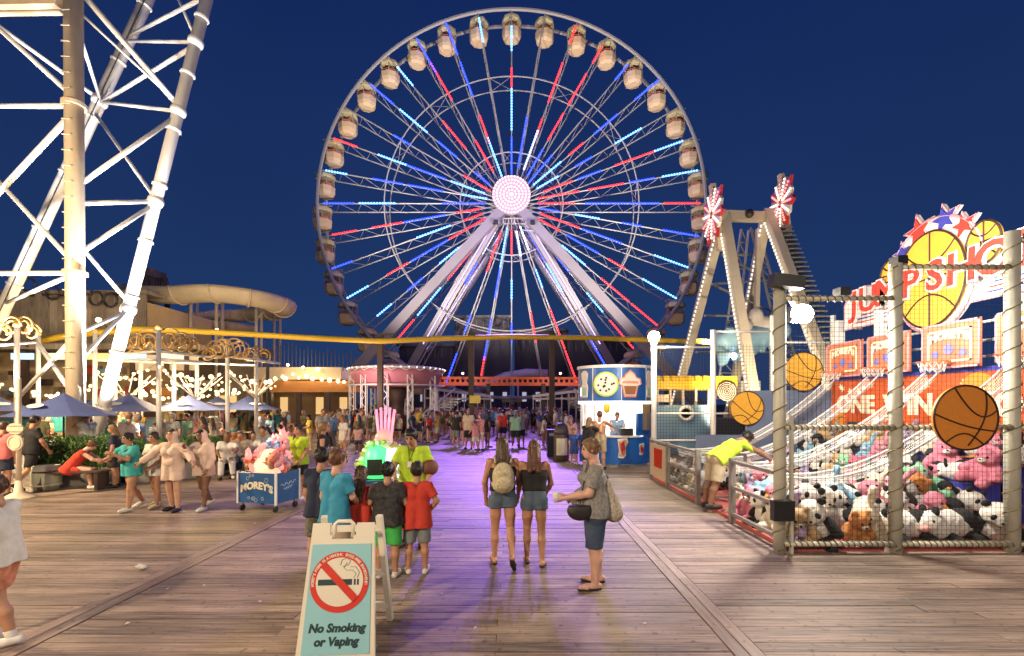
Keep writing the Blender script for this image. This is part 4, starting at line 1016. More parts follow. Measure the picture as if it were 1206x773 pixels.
# ------------------------------------------------------------------ distance field modeller for bodies, clothes, plush and sculpture
def sdf_mesh(prims, res, k=.02, cuts=(), inflate=0.0, subs=()):
    """prims: ('c',a,b,ra,rb) tapered capsule | ('f',a,b,ra,rb) tapered flat-ended tube | ('e',c,(rx,ry,rz),R3) ellipsoid. cuts: (point, normal): keep the side the normal points away from"""
    los, his = [], []
    for p in prims:
        if p[0] in 'cf':
            a, b = np.array(p[1],float), np.array(p[2],float); r = max(p[3],p[4])+inflate
            los.append(np.minimum(a,b)-r); his.append(np.maximum(a,b)+r)
        else:
            c = np.array(p[1],float); r = max(p[2])+inflate; los.append(c-r); his.append(c+r)
    lo = np.min(los,0)-3*res; hi = np.max(his,0)+3*res
    n = np.ceil((hi-lo)/res).astype(int)+1
    ax = [lo[i]+res*np.arange(n[i]) for i in range(3)]
    D = np.full(n, 1.0)
    def local(l, h, m):
        i0 = np.maximum(np.floor((l-m-lo)/res).astype(int),0); i1 = np.minimum(np.ceil((h+m-lo)/res).astype(int)+1, n)
        sl = tuple(slice(a,b) for a,b in zip(i0,i1))
        X = ax[0][sl[0]][:,None,None]; Y = ax[1][sl[1]][None,:,None]; Z = ax[2][sl[2]][None,None,:]
        return sl, X, Y, Z
    def ev(p, X, Y, Z):
        if p[0] in 'cf':
            a, b = np.array(p[1],float), np.array(p[2],float); ba = b-a; L2 = max(ba@ba,1e-9)
            px, py, pz = X-a[0], Y-a[1], Z-a[2]
            t = (px*ba[0]+py*ba[1]+pz*ba[2])/L2; tc = np.clip(t,0,1)
            d = np.sqrt((px-tc*ba[0])**2+(py-tc*ba[1])**2+(pz-tc*ba[2])**2)-(p[3]+(p[4]-p[3])*tc)-inflate
            if p[0] == 'f':
                L = math.sqrt(L2); d = np.maximum(d, np.maximum(-t, t-1)*L)
            return d
        c = np.array(p[1],float); r = np.array(p[2],float)+inflate
        px, py, pz = X-c[0], Y-c[1], Z-c[2]
        if len(p) > 3 and p[3] is not None:
            M = np.array(p[3]).T; px, py, pz = M[0,0]*px+M[0,1]*py+M[0,2]*pz, M[1,0]*px+M[1,1]*py+M[1,2]*pz, M[2,0]*px+M[2,1]*py+M[2,2]*pz
        k0 = np.sqrt((px/r[0])**2+(py/r[1])**2+(pz/r[2])**2); k1 = np.sqrt((px/r[0]**2)**2+(py/r[1]**2)**2+(pz/r[2]**2)**2)+1e-9
        return k0*(k0-1)/k1
    for p, l, h in zip(prims, los, his):
        sl, X, Y, Z = local(l, h, 2*k+2*res); d = ev(p,X,Y,Z); o = D[sl]
        hh = np.clip(.5+.5*(d-o)/k,0,1); D[sl] = d*(1-hh)+o*hh-k*hh*(1-hh)
    X, Y, Z = ax[0][:,None,None], ax[1][None,:,None], ax[2][None,None,:]
    for pt, nr in cuts:
        D = np.maximum(D, (X-pt[0])*nr[0]+(Y-pt[1])*nr[1]+(Z-pt[2])*nr[2])
    for p in subs: D = np.maximum(D, -(ev(p,X,Y,Z)+inflate))
    # surface nets
    S = D < 0
    c8 = [S[i:n[0]-1+i, j:n[1]-1+j, q:n[2]-1+q] for i in (0,1) for j in (0,1) for q in (0,1)]
    tot = sum(c.astype(np.int8) for c in c8); act = (tot > 0)&(tot < 8)
    idx = np.argwhere(act)
    if len(idx) == 0: return [], []
    acc = np.zeros((len(idx),3)); cnt = np.zeros(len(idx))
    corners = np.array([(i,j,q) for i in (0,1) for j in (0,1) for q in (0,1)])
    vals = np.stack([D[idx[:,0]+c[0], idx[:,1]+c[1], idx[:,2]+c[2]] for c in corners],1)
    for a in range(8):
        for b in range(a+1,8):
            if abs(corners[a]-corners[b]).sum() != 1: continue
            m = (vals[:,a] < 0) != (vals[:,b] < 0)
            t = vals[m,a]/(vals[m,a]-vals[m,b]); acc[m] += corners[a]+t[:,None]*(corners[b]-corners[a]); cnt[m] += 1
    V = lo+res*(idx+acc/cnt[:,None])
    ids = -np.ones(act.shape,int); ids[tuple(idx.T)] = np.arange(len(idx))
    faces = []
    for ax_ in range(3):
        u, v = [(1,2),(2,0),(0,1)][ax_]
        s0 = [slice(None)]*3; s1 = [slice(None)]*3; s0[ax_] = slice(0,-1); s1[ax_] = slice(1,None)
        for sign in (0,1):
            A = S[tuple(s0)]; B = S[tuple(s1)]
            e = np.argwhere(A & ~B) if sign == 0 else np.argwhere(~A & B)
            if len(e) == 0: continue
            e = e[(e[:,u] > 0)&(e[:,v] > 0)&(e[:,u] < n[u]-1)&(e[:,v] < n[v]-1)]
            q = []
            for du,dv in ((0,0),(1,0),(1,1),(0,1)):
                w = e.copy(); w[:,u] -= du; w[:,v] -= dv; q.append(ids[w[:,0],w[:,1],w[:,2]])
            q = np.stack(q,1)
            faces.append(q[:,::-1] if sign else q)
    Fc = np.concatenate(faces); Fc = Fc[(Fc >= 0).all(1)]
    return V, Fc
def np_mesh(name, V, Fc, m, extra=None, smooth=True):
    V = np.asarray(V,float).reshape(-1,3); vs = V.tolist(); fs = [tuple(q) for q in np.asarray(Fc).tolist()]
    if extra is not None:
        b = len(vs); vs += [list(q) for q in extra.v]; fs += [tuple(i+b for i in q) for q in extra.f]
    me = bpy.data.meshes.new(name); me.from_pydata(vs,[],fs)
    for mm in (m if isinstance(m,(list,tuple)) else [m]): me.materials.append(mm)
    if smooth: me.polygons.foreach_set('use_smooth',[True]*len(me.polygons))
    me.update(); return me

def folds(me, amp, fx=11.0, fz=4.5, seed=0.0):
    n = len(me.vertices); c = np.empty(n*3); nr = np.empty(n*3); me.vertices.foreach_get('co',c); me.vertices.foreach_get('normal',nr); c = c.reshape(-1,3); nr = nr.reshape(-1,3)
    x, y, z = c[:,0], c[:,1], c[:,2]; w = .5*np.sin(9*z+seed)+.4*np.sin(13*x-7*z+2*seed)
    q = np.sin(fx*1.9*x+fz*1.3*z+w*1.6+seed)*np.cos(fx*1.5*y-fz*z+seed*1.7)+.5*np.sin(fx*3.1*x-fz*3.7*z+2*w+1.3*seed)*np.sin(fx*2.7*y+fz*2.9*z+seed)
    me.vertices.foreach_set('co',(c+nr*(amp*.8*q)[:,None]).ravel()); me.update(); return me
# ------------------------------------------------------------------ people
SKIN = {'light':(.58,.33,.22),'tan':(.46,.235,.135),'brown':(.22,.105,.06),'pink':(.62,.36,.27)}
HAIR = {'brown':(.075,.035,.018),'dark':(.018,.011,.008),'light':(.20,.11,.05),'auburn':(.13,.05,.022),'black':(.008,.006,.006),'grey':(.25,.23,.21)}
def cloth(name, col): return mat('cloth_'+name, col, .85, var=.16, scale=16, bump=.3)
def skin(t): return mat('skin_'+t, SKIN[t], .52, var=.16, scale=9, bump=.08)
def hairm(t): return mat('hair_'+t, HAIR[t], .45, var=.35, scale=30, bump=.5)

def rotx(v, a, o): 
    v = v-o; c, s = math.cos(a), math.sin(a); return np.array((v[0], v[1]*c-v[2]*s, v[1]*s+v[2]*c))+o
def joints(H, ps):
    """local frame: x right, y forward, z up"""
    J = {}; hz = 0.0
    for s, nm in ((-1,'L'),(1,'R')):
        tp, kn, spd = ps.get('leg'+nm, (2,4,3)); fp = ps.get('foot'+nm, 0)
        hip = np.array((s*.052*H, 0, 0.0))
        a = R(tp); th = np.array((s*math.sin(R(spd)), math.sin(a), -math.cos(a)))*.245*H
        b = R(tp-kn); sh_ = np.array((s*math.sin(R(spd))*.5, math.sin(b), -math.cos(b)))*.235*H
        J['hip'+nm] = hip; J['knee'+nm] = hip+th; J['ank'+nm] = hip+th+sh_
        f = R(fp); fd = np.array((s*.18, math.cos(f), math.sin(f))); J['toe'+nm] = J['ank'+nm]+fd*.105*H+np.array((0,0,-.018*H)); J['heel'+nm] = J['ank'+nm]-fd*.028*H+np.array((0,0,-.016*H))
    base = min(min(J['toe'+n][2],J['heel'+n][2])-.021*H for n in 'LR')
    for q in J: J[q] = J[q]-np.array((0,0,base))
    h0 = (J['hipL']+J['hipR'])/2; ln = R(-ps.get('lean',2)); tw = R(ps.get('twist',0))
    def up(x,y,z):
        v = np.array((x*H,y*H,z*H)); c,s = math.cos(tw),math.sin(tw); v = np.array((v[0]*c-v[1]*s, v[0]*s+v[1]*c, v[2])); return rotx(h0+v, ln, h0)
    J['pel'] = h0; J['waist'] = up(0,0,.10); J['chest'] = up(0,.005,.21); J['neck'] = up(0,-.002,.315); J['ntop'] = up(0,.012,.355)
    for s, nm in ((-1,'L'),(1,'R')):
        J['sh'+nm] = up(s*.100,0,.288)
        ab, pt, fpt, fin = ps.get('arm'+nm, (10,0,12,4))
        if 'bend' in ps: pass
        d1 = np.array((s*math.sin(R(ab)), math.sin(R(pt))*math.cos(R(ab)), -math.cos(R(pt))*math.cos(R(ab))))
        d2 = np.array((-s*math.sin(R(fin)), math.sin(R(fpt))*math.cos(R(fin)), -math.cos(R(fpt))*math.cos(R(fin))))
        J['el'+nm] = J['sh'+nm]+d1*.17*H; J['wr'+nm] = J['el'+nm]+d2*.148*H; J['hd'+nm] = d2
    hp = R(ps.get('nod',0)); ht = R(ps.get('turn',0))
    fwd = np.array((math.sin(-ht)*math.cos(hp), math.cos(ht)*math.cos(hp), -math.sin(hp)))
    J['hf'] = fwd; J['hr'] = np.array((math.cos(-ht), -math.sin(-ht), 0.0)); J['hu'] = np.cross(J['hr'], fwd)
    hs = ps.get('hs',1.0); J['hs'] = hs
    J['head'] = J['ntop']+J['hu']*.052*H*hs+fwd*.012*H
    return J

def hand(mb, w, d, H, side, curl=.5, n=6):
    d = Vector(d).normalized(); nrm = Vector((-side,0.15,0)); nrm = (nrm-d*nrm.dot(d)).normalized(); sx = d.cross(nrm).normalized()
    w = Vector(w); pal = w+d*.045*H
    for i,(o,l) in enumerate(((-.018,.040),(-.006,.046),(.006,.044),(.017,.036))):
        a = pal+sx*o*H; b = a+(d*math.cos(curl*.6)+nrm*math.sin(curl*.6))*l*H*.55; c = b+(d*math.cos(curl*1.8)+nrm*math.sin(curl*1.8))*l*H*.5
        mb.path([a-d*.012*H,a,b,c],[.0062*H,.0060*H,.0054*H,.0040*H],n)
    s = 1 if sx.dot(Vector((0,1,0))) > 0 else -1
    a = w+d*.014*H+sx*s*.014*H; b = a+(d*.6+sx*s*.75)*.024*H; c = b+(d*.9+nrm*.5)*.022*H
    mb.path([a,b,c],[.0075*H,.0066*H,.0048*H],n)

def person(label, loc, face, H=1.65, w=1.0, ps=None, skn='light', hair='brown', style='short', shirt=None, sleeve=.45, hem=.02, shirt_loose=.016,
           bottom='shorts', blen=.55, bcol=None, shoe=None, shoe_type='shoe', res=.012, k=.022, extras=None, group=None, hood=None, eyes=True, female=False, z=0.0, fingers=True, build_only=False):
    """face: heading in degrees; 0 looks along +Y (away from the camera), 180 towards it"""
    ps = ps or {}; J = joints(H, ps); hs = J['hs']; W = w
    t = thing('person', label, 'person', (loc[0],loc[1],z), group, local=True, rz=R(face))
    U = (J['ntop']-J['pel']); U = U/np.linalg.norm(U); X = np.array((1.0,0,0)) if not ps.get('twist') else (J['shR']-J['shL'])/np.linalg.norm(J['shR']-J['shL'])
    # ---- body
    B = []
    hipw = .047*H*(1.06 if female else 1.0)
    for s in (-1,1):
        B.append(('c',J['pel']+X*s*hipw*W+U*.01*H, J['waist']+X*s*.038*H*W, .066*H*W, .056*H*W))
        B.append(('c',J['waist']+X*s*.038*H*W, J['chest']+X*s*.048*H, .056*H*W, .060*H*(1+.6*(W-1))))
        B.append(('c',J['chest']+X*s*.048*H, J['chest']+X*s*.066*H+U*.064*H, .060*H*(1+.5*(W-1)), .034*H))
    if W > 1.15: B.append(('e',J['waist']*.6+J['pel']*.4+np.array((0,.045*H*W,0)),(.085*H*W,.075*H*W,.085*H),None))
    if female: 
        for s in (-1,1): B.append(('e',J['chest']+X*s*.042*H+np.array((0,.048*H,.0)),(.040*H*W,.036*H*W,.038*H),None))
    TOR = list(B)
    B.append(('c',J['neck'],J['ntop']+U*.02*H,.033*H*(1+.4*(W-1)),.030*H))
    hd, hf, hr, hu = J['head'], J['hf'], J['hr'], J['hu']; Rm = np.stack([hr,hf,hu],1)
    a_, b_, c_ = .043*H*hs*(1+.25*(W-1)), .053*H*hs, .062*H*hs
    B.append(('e',hd+hu*.008*H*hs,(a_,b_,c_*.92),Rm)); B.append(('e',hd-hu*.026*H*hs+hf*.010*H*hs,(a_*.82,b_*.80,c_*.68),Rm))
    ARM = []; LEG = []
    for s,nm in ((-1,'L'),(1,'R')):
        aw = 1+.55*(W-1)
        ARM.append((J['sh'+nm],J['el'+nm],.030*H*aw,.0225*H*aw)); ARM.append((J['el'+nm],J['wr'+nm],.0235*H*aw,.0155*H*aw))
        B.append(('c',J['sh'+nm],J['el'+nm],.0325*H*aw,.0235*H*aw)); B.append(('c',J['el'+nm],J['el'+nm]*.6+J['wr'+nm]*.4,.0235*H*aw,.0235*H*aw)); B.append(('c',J['el'+nm]*.6+J['wr'+nm]*.4,J['wr'+nm],.0235*H*aw,.0155*H*aw))
        B.append(('c',J['wr'+nm],J['wr'+nm]+J['hd'+nm]*.045*H,.0165*H,.019*H))
        lw = 1+.75*(W-1)
        kn, an = J['knee'+nm], J['ank'+nm]; cf = kn*.68+an*.32+np.array((0,-.010*H,0))
        B.append(('c',J['hip'+nm],J['hip'+nm]*.45+kn*.55,.058*H*lw,.047*H*lw)); B.append(('c',J['hip'+nm]*.45+kn*.55,kn,.047*H*lw,.034*H*lw))
        B.append(('c',kn,cf,.034*H*lw,.035*H*lw)); B.append(('c',cf,an,.035*H*lw,.0205*H*lw))
        B.append(('c',J['heel'+nm],J['heel'+nm]*.35+J['toe'+nm]*.65,.021*H,.021*H)); B.append(('c',J['heel'+nm]*.35+J['toe'+nm]*.65,J['toe'+nm],.021*H,.014*H))
    V, Fc = sdf_mesh(B, res, k)
    ex = MB()
    if fingers:
        for s,nm in ((-1,'L'),(1,'R')): hand(ex, J['wr'+nm], J['hd'+nm], H, s, ps.get('curl',.6))
    # nose and ears joined to the same skin
    if eyes:
        ns = MB(); q = hd+hf*b_*.93-hu*.010*H*hs
        ex.path([hd+hf*b_*.90+hu*.014*H*hs, hd+hf*b_*1.02-hu*.004*H*hs, hd+hf*b_*1.08-hu*.015*H*hs, hd+hf*b_*.9-hu*.021*H*hs],[.004*H,.006*H,.0085*H,.007*H],7)
        for s in (-1,1): ex.ball(Vector(hd+hr*s*a_*.99-hf*.004*H), .013*H*hs, 8, 6, sc=(.5,.8,1.2))
    body = obj('body', np_mesh('body', V, Fc, skin(skn), ex), t)
    if eyes:
        for s in (-1,1):
            e = MB().ball(Vector(hd+hr*s*a_*.40+hf*b_*.90+hu*.008*H*hs), .0085*H*hs, 8, 6, sc=(1.2,.8,.75)); e.build('eye', mat('eye_dark',(.03,.02,.015),.2,var=0), body, True, fix=False)
            e = MB().path([Vector(hd+hr*s*a_*(.40+dx)+hf*b_*(.95-.08*abs(dx*3))+hu*(.021-.012*abs(dx))*H*hs) for dx in (-.22,0,.24)], .0032*H, 5); e.build('eyebrow', hairm(hair), body)
        e = MB().path([Vector(hd+hr*q*a_*.36+hf*b_*(.97-.1*abs(q))-hu*.0335*H*hs) for q in (-1,-.3,.3,1)], [.002*H,.0042*H,.0042*H,.002*H], 6); e.build('mouth', mat('lip',(.42,.12,.10),.4,var=0), body)
    # ---- shirt
    if shirt is not None:
        S = []; lo = shirt_loose
        for p in TOR: S.append(('c' if p[0]=='c' else 'e',)+p[1:])
        hp = J['pel']-U*hem*H
        for s in (-1,1): S.append(('c',J['waist']+X*s*.042*H*W, hp+X*s*.050*H*W, .060*H*W, (.068+.1*hem)*H*W))
        if sleeve > 0:
            for s,nm in ((-1,'L'),(1,'R')):
                S.append(('c',J['chest']+X*s*.05*H+U*.06*H, J['sh'+nm], .036*H, .027*H))
                if sleeve <= 1: S.append(('f',J['sh'+nm]-(J['el'+nm]-J['sh'+nm])*.05,J['sh'+nm]+(J['el'+nm]-J['sh'+nm])*min(1,sleeve*1.6),.027*H*(1+.5*(W-1)),.031*H*(1+.5*(W-1))))
                else:
                    S.append(('c',J['sh'+nm],J['el'+nm],.034*H,.031*H)); S.append(('f',J['el'+nm]-(J['wr'+nm]-J['el'+nm])*.02,J['el'+nm]+(J['wr'+nm]-J['el'+nm])*.93,.031*H,.026*H))
                S.append(('e',J['sh'+nm],(.028*H,.030*H,.028*H),None))
        cuts = [(hp,-U), (J['neck']+U*.005*H, U)] if sleeve >= 0 else [(hp,-U),(J['chest']+U*.035*H,U)]
        V, Fc = sdf_mesh(S, res, k, cuts, inflate=lo*.72)
        sh = obj('shirt', np_mesh('shirt', V, Fc, shirt), t)
        if res < .03: folds(sh.data, .009, seed=loc[0]*3)
        if hood: 
            V,Fc = sdf_mesh([('e',hd+hu*.004*H-hf*.008*H,(a_*1.35,b_*1.25,c_*1.22),Rm),('c',J['neck']-hf*.03*H,J['ntop']-hf*.025*H,.06*H,.05*H)], res, k, (), 0.0, subs=[('e',hd+hf*b_*.95-hu*.006*H,(a_*1.0,b_*.85,c_*1.05),Rm)]); obj('hood', np_mesh('hood',V,Fc,shirt), sh)
            V,Fc = sdf_mesh([('e',(J['waist']*.8+J['pel']*.2)+np.array((0,.08*H*W,-.0)),(.07*H,.018*H,.04*H),None)], res, k); obj('pocket', np_mesh('pocket',V,Fc,shirt), sh)
    # ---- bottoms
    if bcol is not None:
        S = []; cuts = [(J['waist']-U*.02*H, U)]
        for s in (-1,1): S.append(('c',J['pel']+X*s*hipw*W-U*.01*H, J['waist']+X*s*.036*H*W, .068*H*W, .057*H*W))
        if bottom == 'skirt': 
            S.append(('f',J['waist'],J['pel']-np.array((0,0,blen*.35*H)),.075*H*W,.135*H*W))
        else:
            lw = 1+.75*(W-1)
            for s,nm in ((-1,'L'),(1,'R')):
                kn, an, hip = J['knee'+nm], J['ank'+nm], J['hip'+nm]
                fl = .062 if bottom=='shorts' else .052
                e1 = min(1.0, blen); S.append(('f',hip-(kn-hip)*.08, hip+(kn-hip)*e1, .060*H*lw, (fl if blen<1.05 else .042)*H*lw*(.86 if e1>.8 else 1)))
                if blen > 1:
                    e2 = min(.97, blen-1); S.append(('c',kn-(kn-hip)*.05, kn+(an-kn)*.05, .043*H*lw,.042*H*lw)); S.append(('f',kn, kn+(an-kn)*e2, .043*H*lw,.034*H*lw))
        V, Fc = sdf_mesh(S, res, .015, cuts, inflate=.008)
        bo = obj({'skirt':'skirt','pants':'trousers'}.get(bottom,'shorts'), np_mesh(bottom, V, Fc, bcol), t)
        if res < .03: folds(bo.data, .006, 14, 7, loc[0])
    # ---- shoes
    if shoe is not None:
        for nm in 'LR':
            he, to = J['heel'+nm], J['toe'+nm]; sc = -np.array((0,0,1.0))
            if shoe_type == 'flip':
                V,Fc = sdf_mesh([('c',he+sc*.014*H,(he+to)/2+sc*.012*H,.019*H,.022*H),('c',(he+to)/2+sc*.012*H,to+sc*.006*H,.022*H,.018*H)], res*.7, .01, [((0,0,he[2]-.006*H),(0,0,1))] if not ps.get('foot'+nm) else ())
                s_ = obj('sandal', np_mesh('sandal',V,Fc,shoe), t)
                m_ = he*.4+to*.6; MB().path([m_+np.array((-.025*H,-.01*H,-.004*H)), to*.8+he*.2+np.array((0,.0,.012*H)), m_+np.array((.025*H,-.01*H,-.004*H))], .004*H, 5).build('strap', shoe, s_)
            else:
                pr_ = [('c',he,(he*.35+to*.65),.026*H,.027*H),('c',(he*.35+to*.65),to,.027*H,.020*H)]
                if shoe_type == 'shoe': pr_.append(('f',J['ank'+nm]-np.array((0,0,.012*H)),J['ank'+nm]+np.array((0,0,.012*H)),.029*H,.026*H))
                V,Fc = sdf_mesh(pr_, res, .012, [((0,0,J['ank'+nm][2]+.012*H),(0,0,1))]); obj('shoe', np_mesh('shoe',V,Fc,shoe), t)
                if shoe_type == 'shoe' and extras and 'socks' in extras:
                    V,Fc = sdf_mesh([('f',J['ank'+nm],J['ank'+nm]+(J['knee'+nm]-J['ank'+nm])*.22,.026*H,.028*H)],res,.01); obj('sock', np_mesh('sock',V,Fc,extras['socks']), t)
    # ---- hair
    hm = hairm(hair)
    if style != 'none':
        S = [('e',hd+hu*.015*H*hs-hf*.008*H*hs,(a_*1.14,b_*1.10,c_*1.04),Rm),('e',hd+hu*.045*H*hs+hf*.012*H*hs,(a_*.95,b_*.85,c_*.42),Rm)]; subs = [('e',hd+hf*b_*1.02-hu*.020*H*hs,(a_*.98,b_*.72,c_*.98),Rm)]
        cuts = [(hd-hu*.040*H*hs, -hu)]
        L = ps.get('hairlen',.16)
        if style == 'bob' or style == 'long':
            S.append(('c',hd-hf*.020*H*hs, J['neck']-hf*.035*H-U*.0*H, .047*H*hs, .040*H)); cuts = []
            if style == 'long':
                for s in (-1,1): S.append(('c',hd-hf*.03*H+X*s*.02*H-hu*.02*H, J['neck']-np.array((0,.052*H+.01*H*W,0))+X*s*.034*H-U*L*H, .036*H*hs, .022*H))
        elif style == 'pony':
            S.append(('e',hd-hf*.055*H-hu*-.01*H,(.022*H,.024*H,.026*H),None)); S.append(('c',hd-hf*.06*H, hd-hf*.075*H-hu*.07*H-np.array((0,0,.05*H)), .02*H,.012*H)); cuts = []; S.append(('e',hd-hf*.012*H-hu*.02*H,(a_*1.02,b_*.95,c_*.7),Rm))
        elif style == 'bun':
            S.append(('e',hd+hu*.05*H-hf*.045*H,(.026*H,.026*H,.024*H),None))
        elif style == 'braid':
            S.append(('c',hd-hf*.03*H-hu*.03*H+X*.04*H, J['chest']+X*.05*H+np.array((0,.055*H,0)), .022*H,.012*H)); cuts = []
        V,Fc = sdf_mesh(S, res*.9, .02, cuts, 0.0, subs); ho = obj('hair', np_mesh('hair',V,Fc,hm), t)
        if res < .015:
            tf = MB(); q = random.Random(int(loc[0]*777)%991); tries = 0
            while tries < 110:
                tries += 1
                d = np.array((q.gauss(0,1),q.gauss(0,1),q.gauss(0,1))); d /= np.linalg.norm(d)
                if d[2] < -.25 or (d[1] > .45 and d[2] < .55): continue
                A_ = np.array((a_*1.15,b_*1.11,c_*1.06)); pts = []
                for s in (0,.16,.34):
                    e = d+np.array((q.uniform(-.05,.05),-.25*s+(.4*s if d[1] > .2 else 0),-s*1.1)); e /= np.linalg.norm(e); e = e*A_*(1.0+.05*q.random())
                    pts.append(Vector(hd+hu*.015*H*hs-hf*.008*H*hs+hr*e[0]+hf*e[1]+hu*e[2]))
                tf.path(pts,[.003*H,.0055*H,.001*H],5)
            tf.build('lock', hm, ho)['kind'] = 'stuff'
        if style in ('long','bob') and res < .015:
            st_ = MB(); q = random.Random(int(loc[0]*1000)%997)
            for i in range(60):
                u = q.uniform(-1,1); a = Vector(hd-hf*(.045+.01*q.random())*H+X*u*.04*H+hu*q.uniform(-.01,.03)*H); e = Vector(J['neck']-np.array((0,(.062+.02*q.random())*H,0))+X*u*.058*H-U*(L*(.75+.4*q.random()))*H)
                m_ = a.lerp(e,.45)-Vector((0,.012*H,0)); st_.path([a,m_,e],[.005*H,.0055*H,.0012*H],5)
            st_.build('lock', hm, ho)['kind'] = 'stuff'
    return t, J
# ------------------------------------------------------------------ A-frame no smoking sign
sg = GY(409,3.95); m_plas = mat('ivory_plastic', (.72,.68,.56), .4, var=.05, scale=6)
af = thing('a_frame_sign', 'ivory plastic A frame sign reading No Smoking or Vaping', 'sign', sg, local=True, rz=R(4))
m_cyan = mat('sign_cyan', (.28,.56,.62), .35, var=.04, bump=0); m_ink = mat('sign_ink', (.02,.05,.06), .5, var=0)
tilt = R(13); SH, SW = 1.07, .56
def leaf(Mx, name):
    s = MB(); w = SW/2
    # tapered outline with handle notches at the top
    out = [(-w-.03,0),(w+.03,0),(w-.03,SH),(w-.17,SH),(w-.175,SH-.10),(.085,SH-.10),(.085,SH-.13),(-.085,SH-.13),(-.085,SH-.10),(-w+.175,SH-.10),(-w+.17,SH),(-w+.03,SH)]
    return s.prism(out,.04,Mx).build(name, m_plas, af)
Mf = Matrix.Translation((0,-.30,0))@Matrix.Rotation(-tilt,4,'X'); Mb = Matrix.Translation((0,.34,0))@Matrix.Rotation(tilt,4,'X')@Matrix.Translation((0,.04,0))
lf = leaf(Mf,'front_leaf')
bk = MB(); w = SW/2
for (a,b) in (((-w-.01,0),(-w+.04,SH)),((w+.01,0),(w-.04,SH)),((-w,.16),(w,.16)),((-w,.5),(w,.5)),((-w+.03,SH-.12),(w-.03,SH-.12))):
    bk.bar(Mb@Vector((a[0],0,a[1])), Mb@Vector((b[0],0,b[1])), .05)
bk.build('rear_leaf', m_plas, af)
hd_ = MB().path([Mf@Vector((x,-.02,z)) for x,z in ((-.075,SH-.12),(-.075,SH-.01),(-.05,SH+.012),(.05,SH+.012),(.075,SH-.01),(.075,SH-.12))],.017,8).build('handle', m_plas, af, True)
pnl = MB().prism([(-.265,.06),(.265,.06),(.238,SH-.17),(-.238,SH-.17)],.006,Mf@Matrix.Translation((0,-.0405,0))).build('poster', m_cyan, lf)
Mp = Mf@Matrix.Translation((.0,-.047,.605))
for r,m_,d in ((.235,m_sred,.002),(.188,m_plas,.004)): MB().prism(circ(r,48),.002,Mp@Matrix.Translation((0,-d,0))).build('prohibition_ring', m_, pnl)
cg = MB(); cg.prism([(-.17,-.025),(.10,-.025),(.10,.02),(-.17,.02)],.002,Mp@Matrix.Translation((0,-.0065,0)))
for x in (.115,.14): cg.prism([(x,-.025),(x+.014,-.025),(x+.014,.02),(x,.02)],.002,Mp@Matrix.Translation((0,-.0065,0)))
cg.build('cigarette', m_ink, pnl)
for pts in ([(.11,.03),(.13,.06),(.10,.09),(.05,.09),(.03,.11),(.05,.15)],[(.14,.03),(.155,.07),(.125,.115),(.08,.115)],[(.0,.13),(.01,.17),(.05,.185),(.08,.16),(.06,.13),(.02,.12)]):
    MB().path([Mp@Vector((x,-.009,z)) for x,z in pts],.0025,4).build('smoke_line', mat('sign_grey',(.30,.30,.28),.5,var=0), pnl)
MB().prism([(-.155,.115),(-.115,.155),(.155,-.115),(.115,-.155)],.002,Mp@Matrix.Translation((0,-.0105,0))).build('slash', m_sred, pnl)
for body,z in (('No Smoking',.255),('or Vaping',.155)):
    me = text_mesh('lettering',body,.088,m_ink,depth=.001,shear=.18,bold=.004); o = obj('lettering',me,pnl); o.matrix_basis = Mf@Matrix.Translation((0,-.0485,z))@Matrix.Rotation(R(90),4,'X')
txt = "MOREY'S PIERS IS A HEALTHY, SMOKE-FREE ENVIRONMENT!"
for i,ch in enumerate(txt):
    if ch == ' ': continue
    a = R(186-192*i/(len(txt)-1)); me = text_mesh('ring_letter',ch,.030,m_plas,depth=.0008,bold=.0012)
    o = obj('ring_letter',me,pnl); o.matrix_basis = Mp@Matrix.Translation((.2115*math.cos(a),-.0062,.2115*math.sin(a)))@Matrix.Rotation(R(90),4,'X')@Matrix.Rotation(a-R(90),4,'Z')

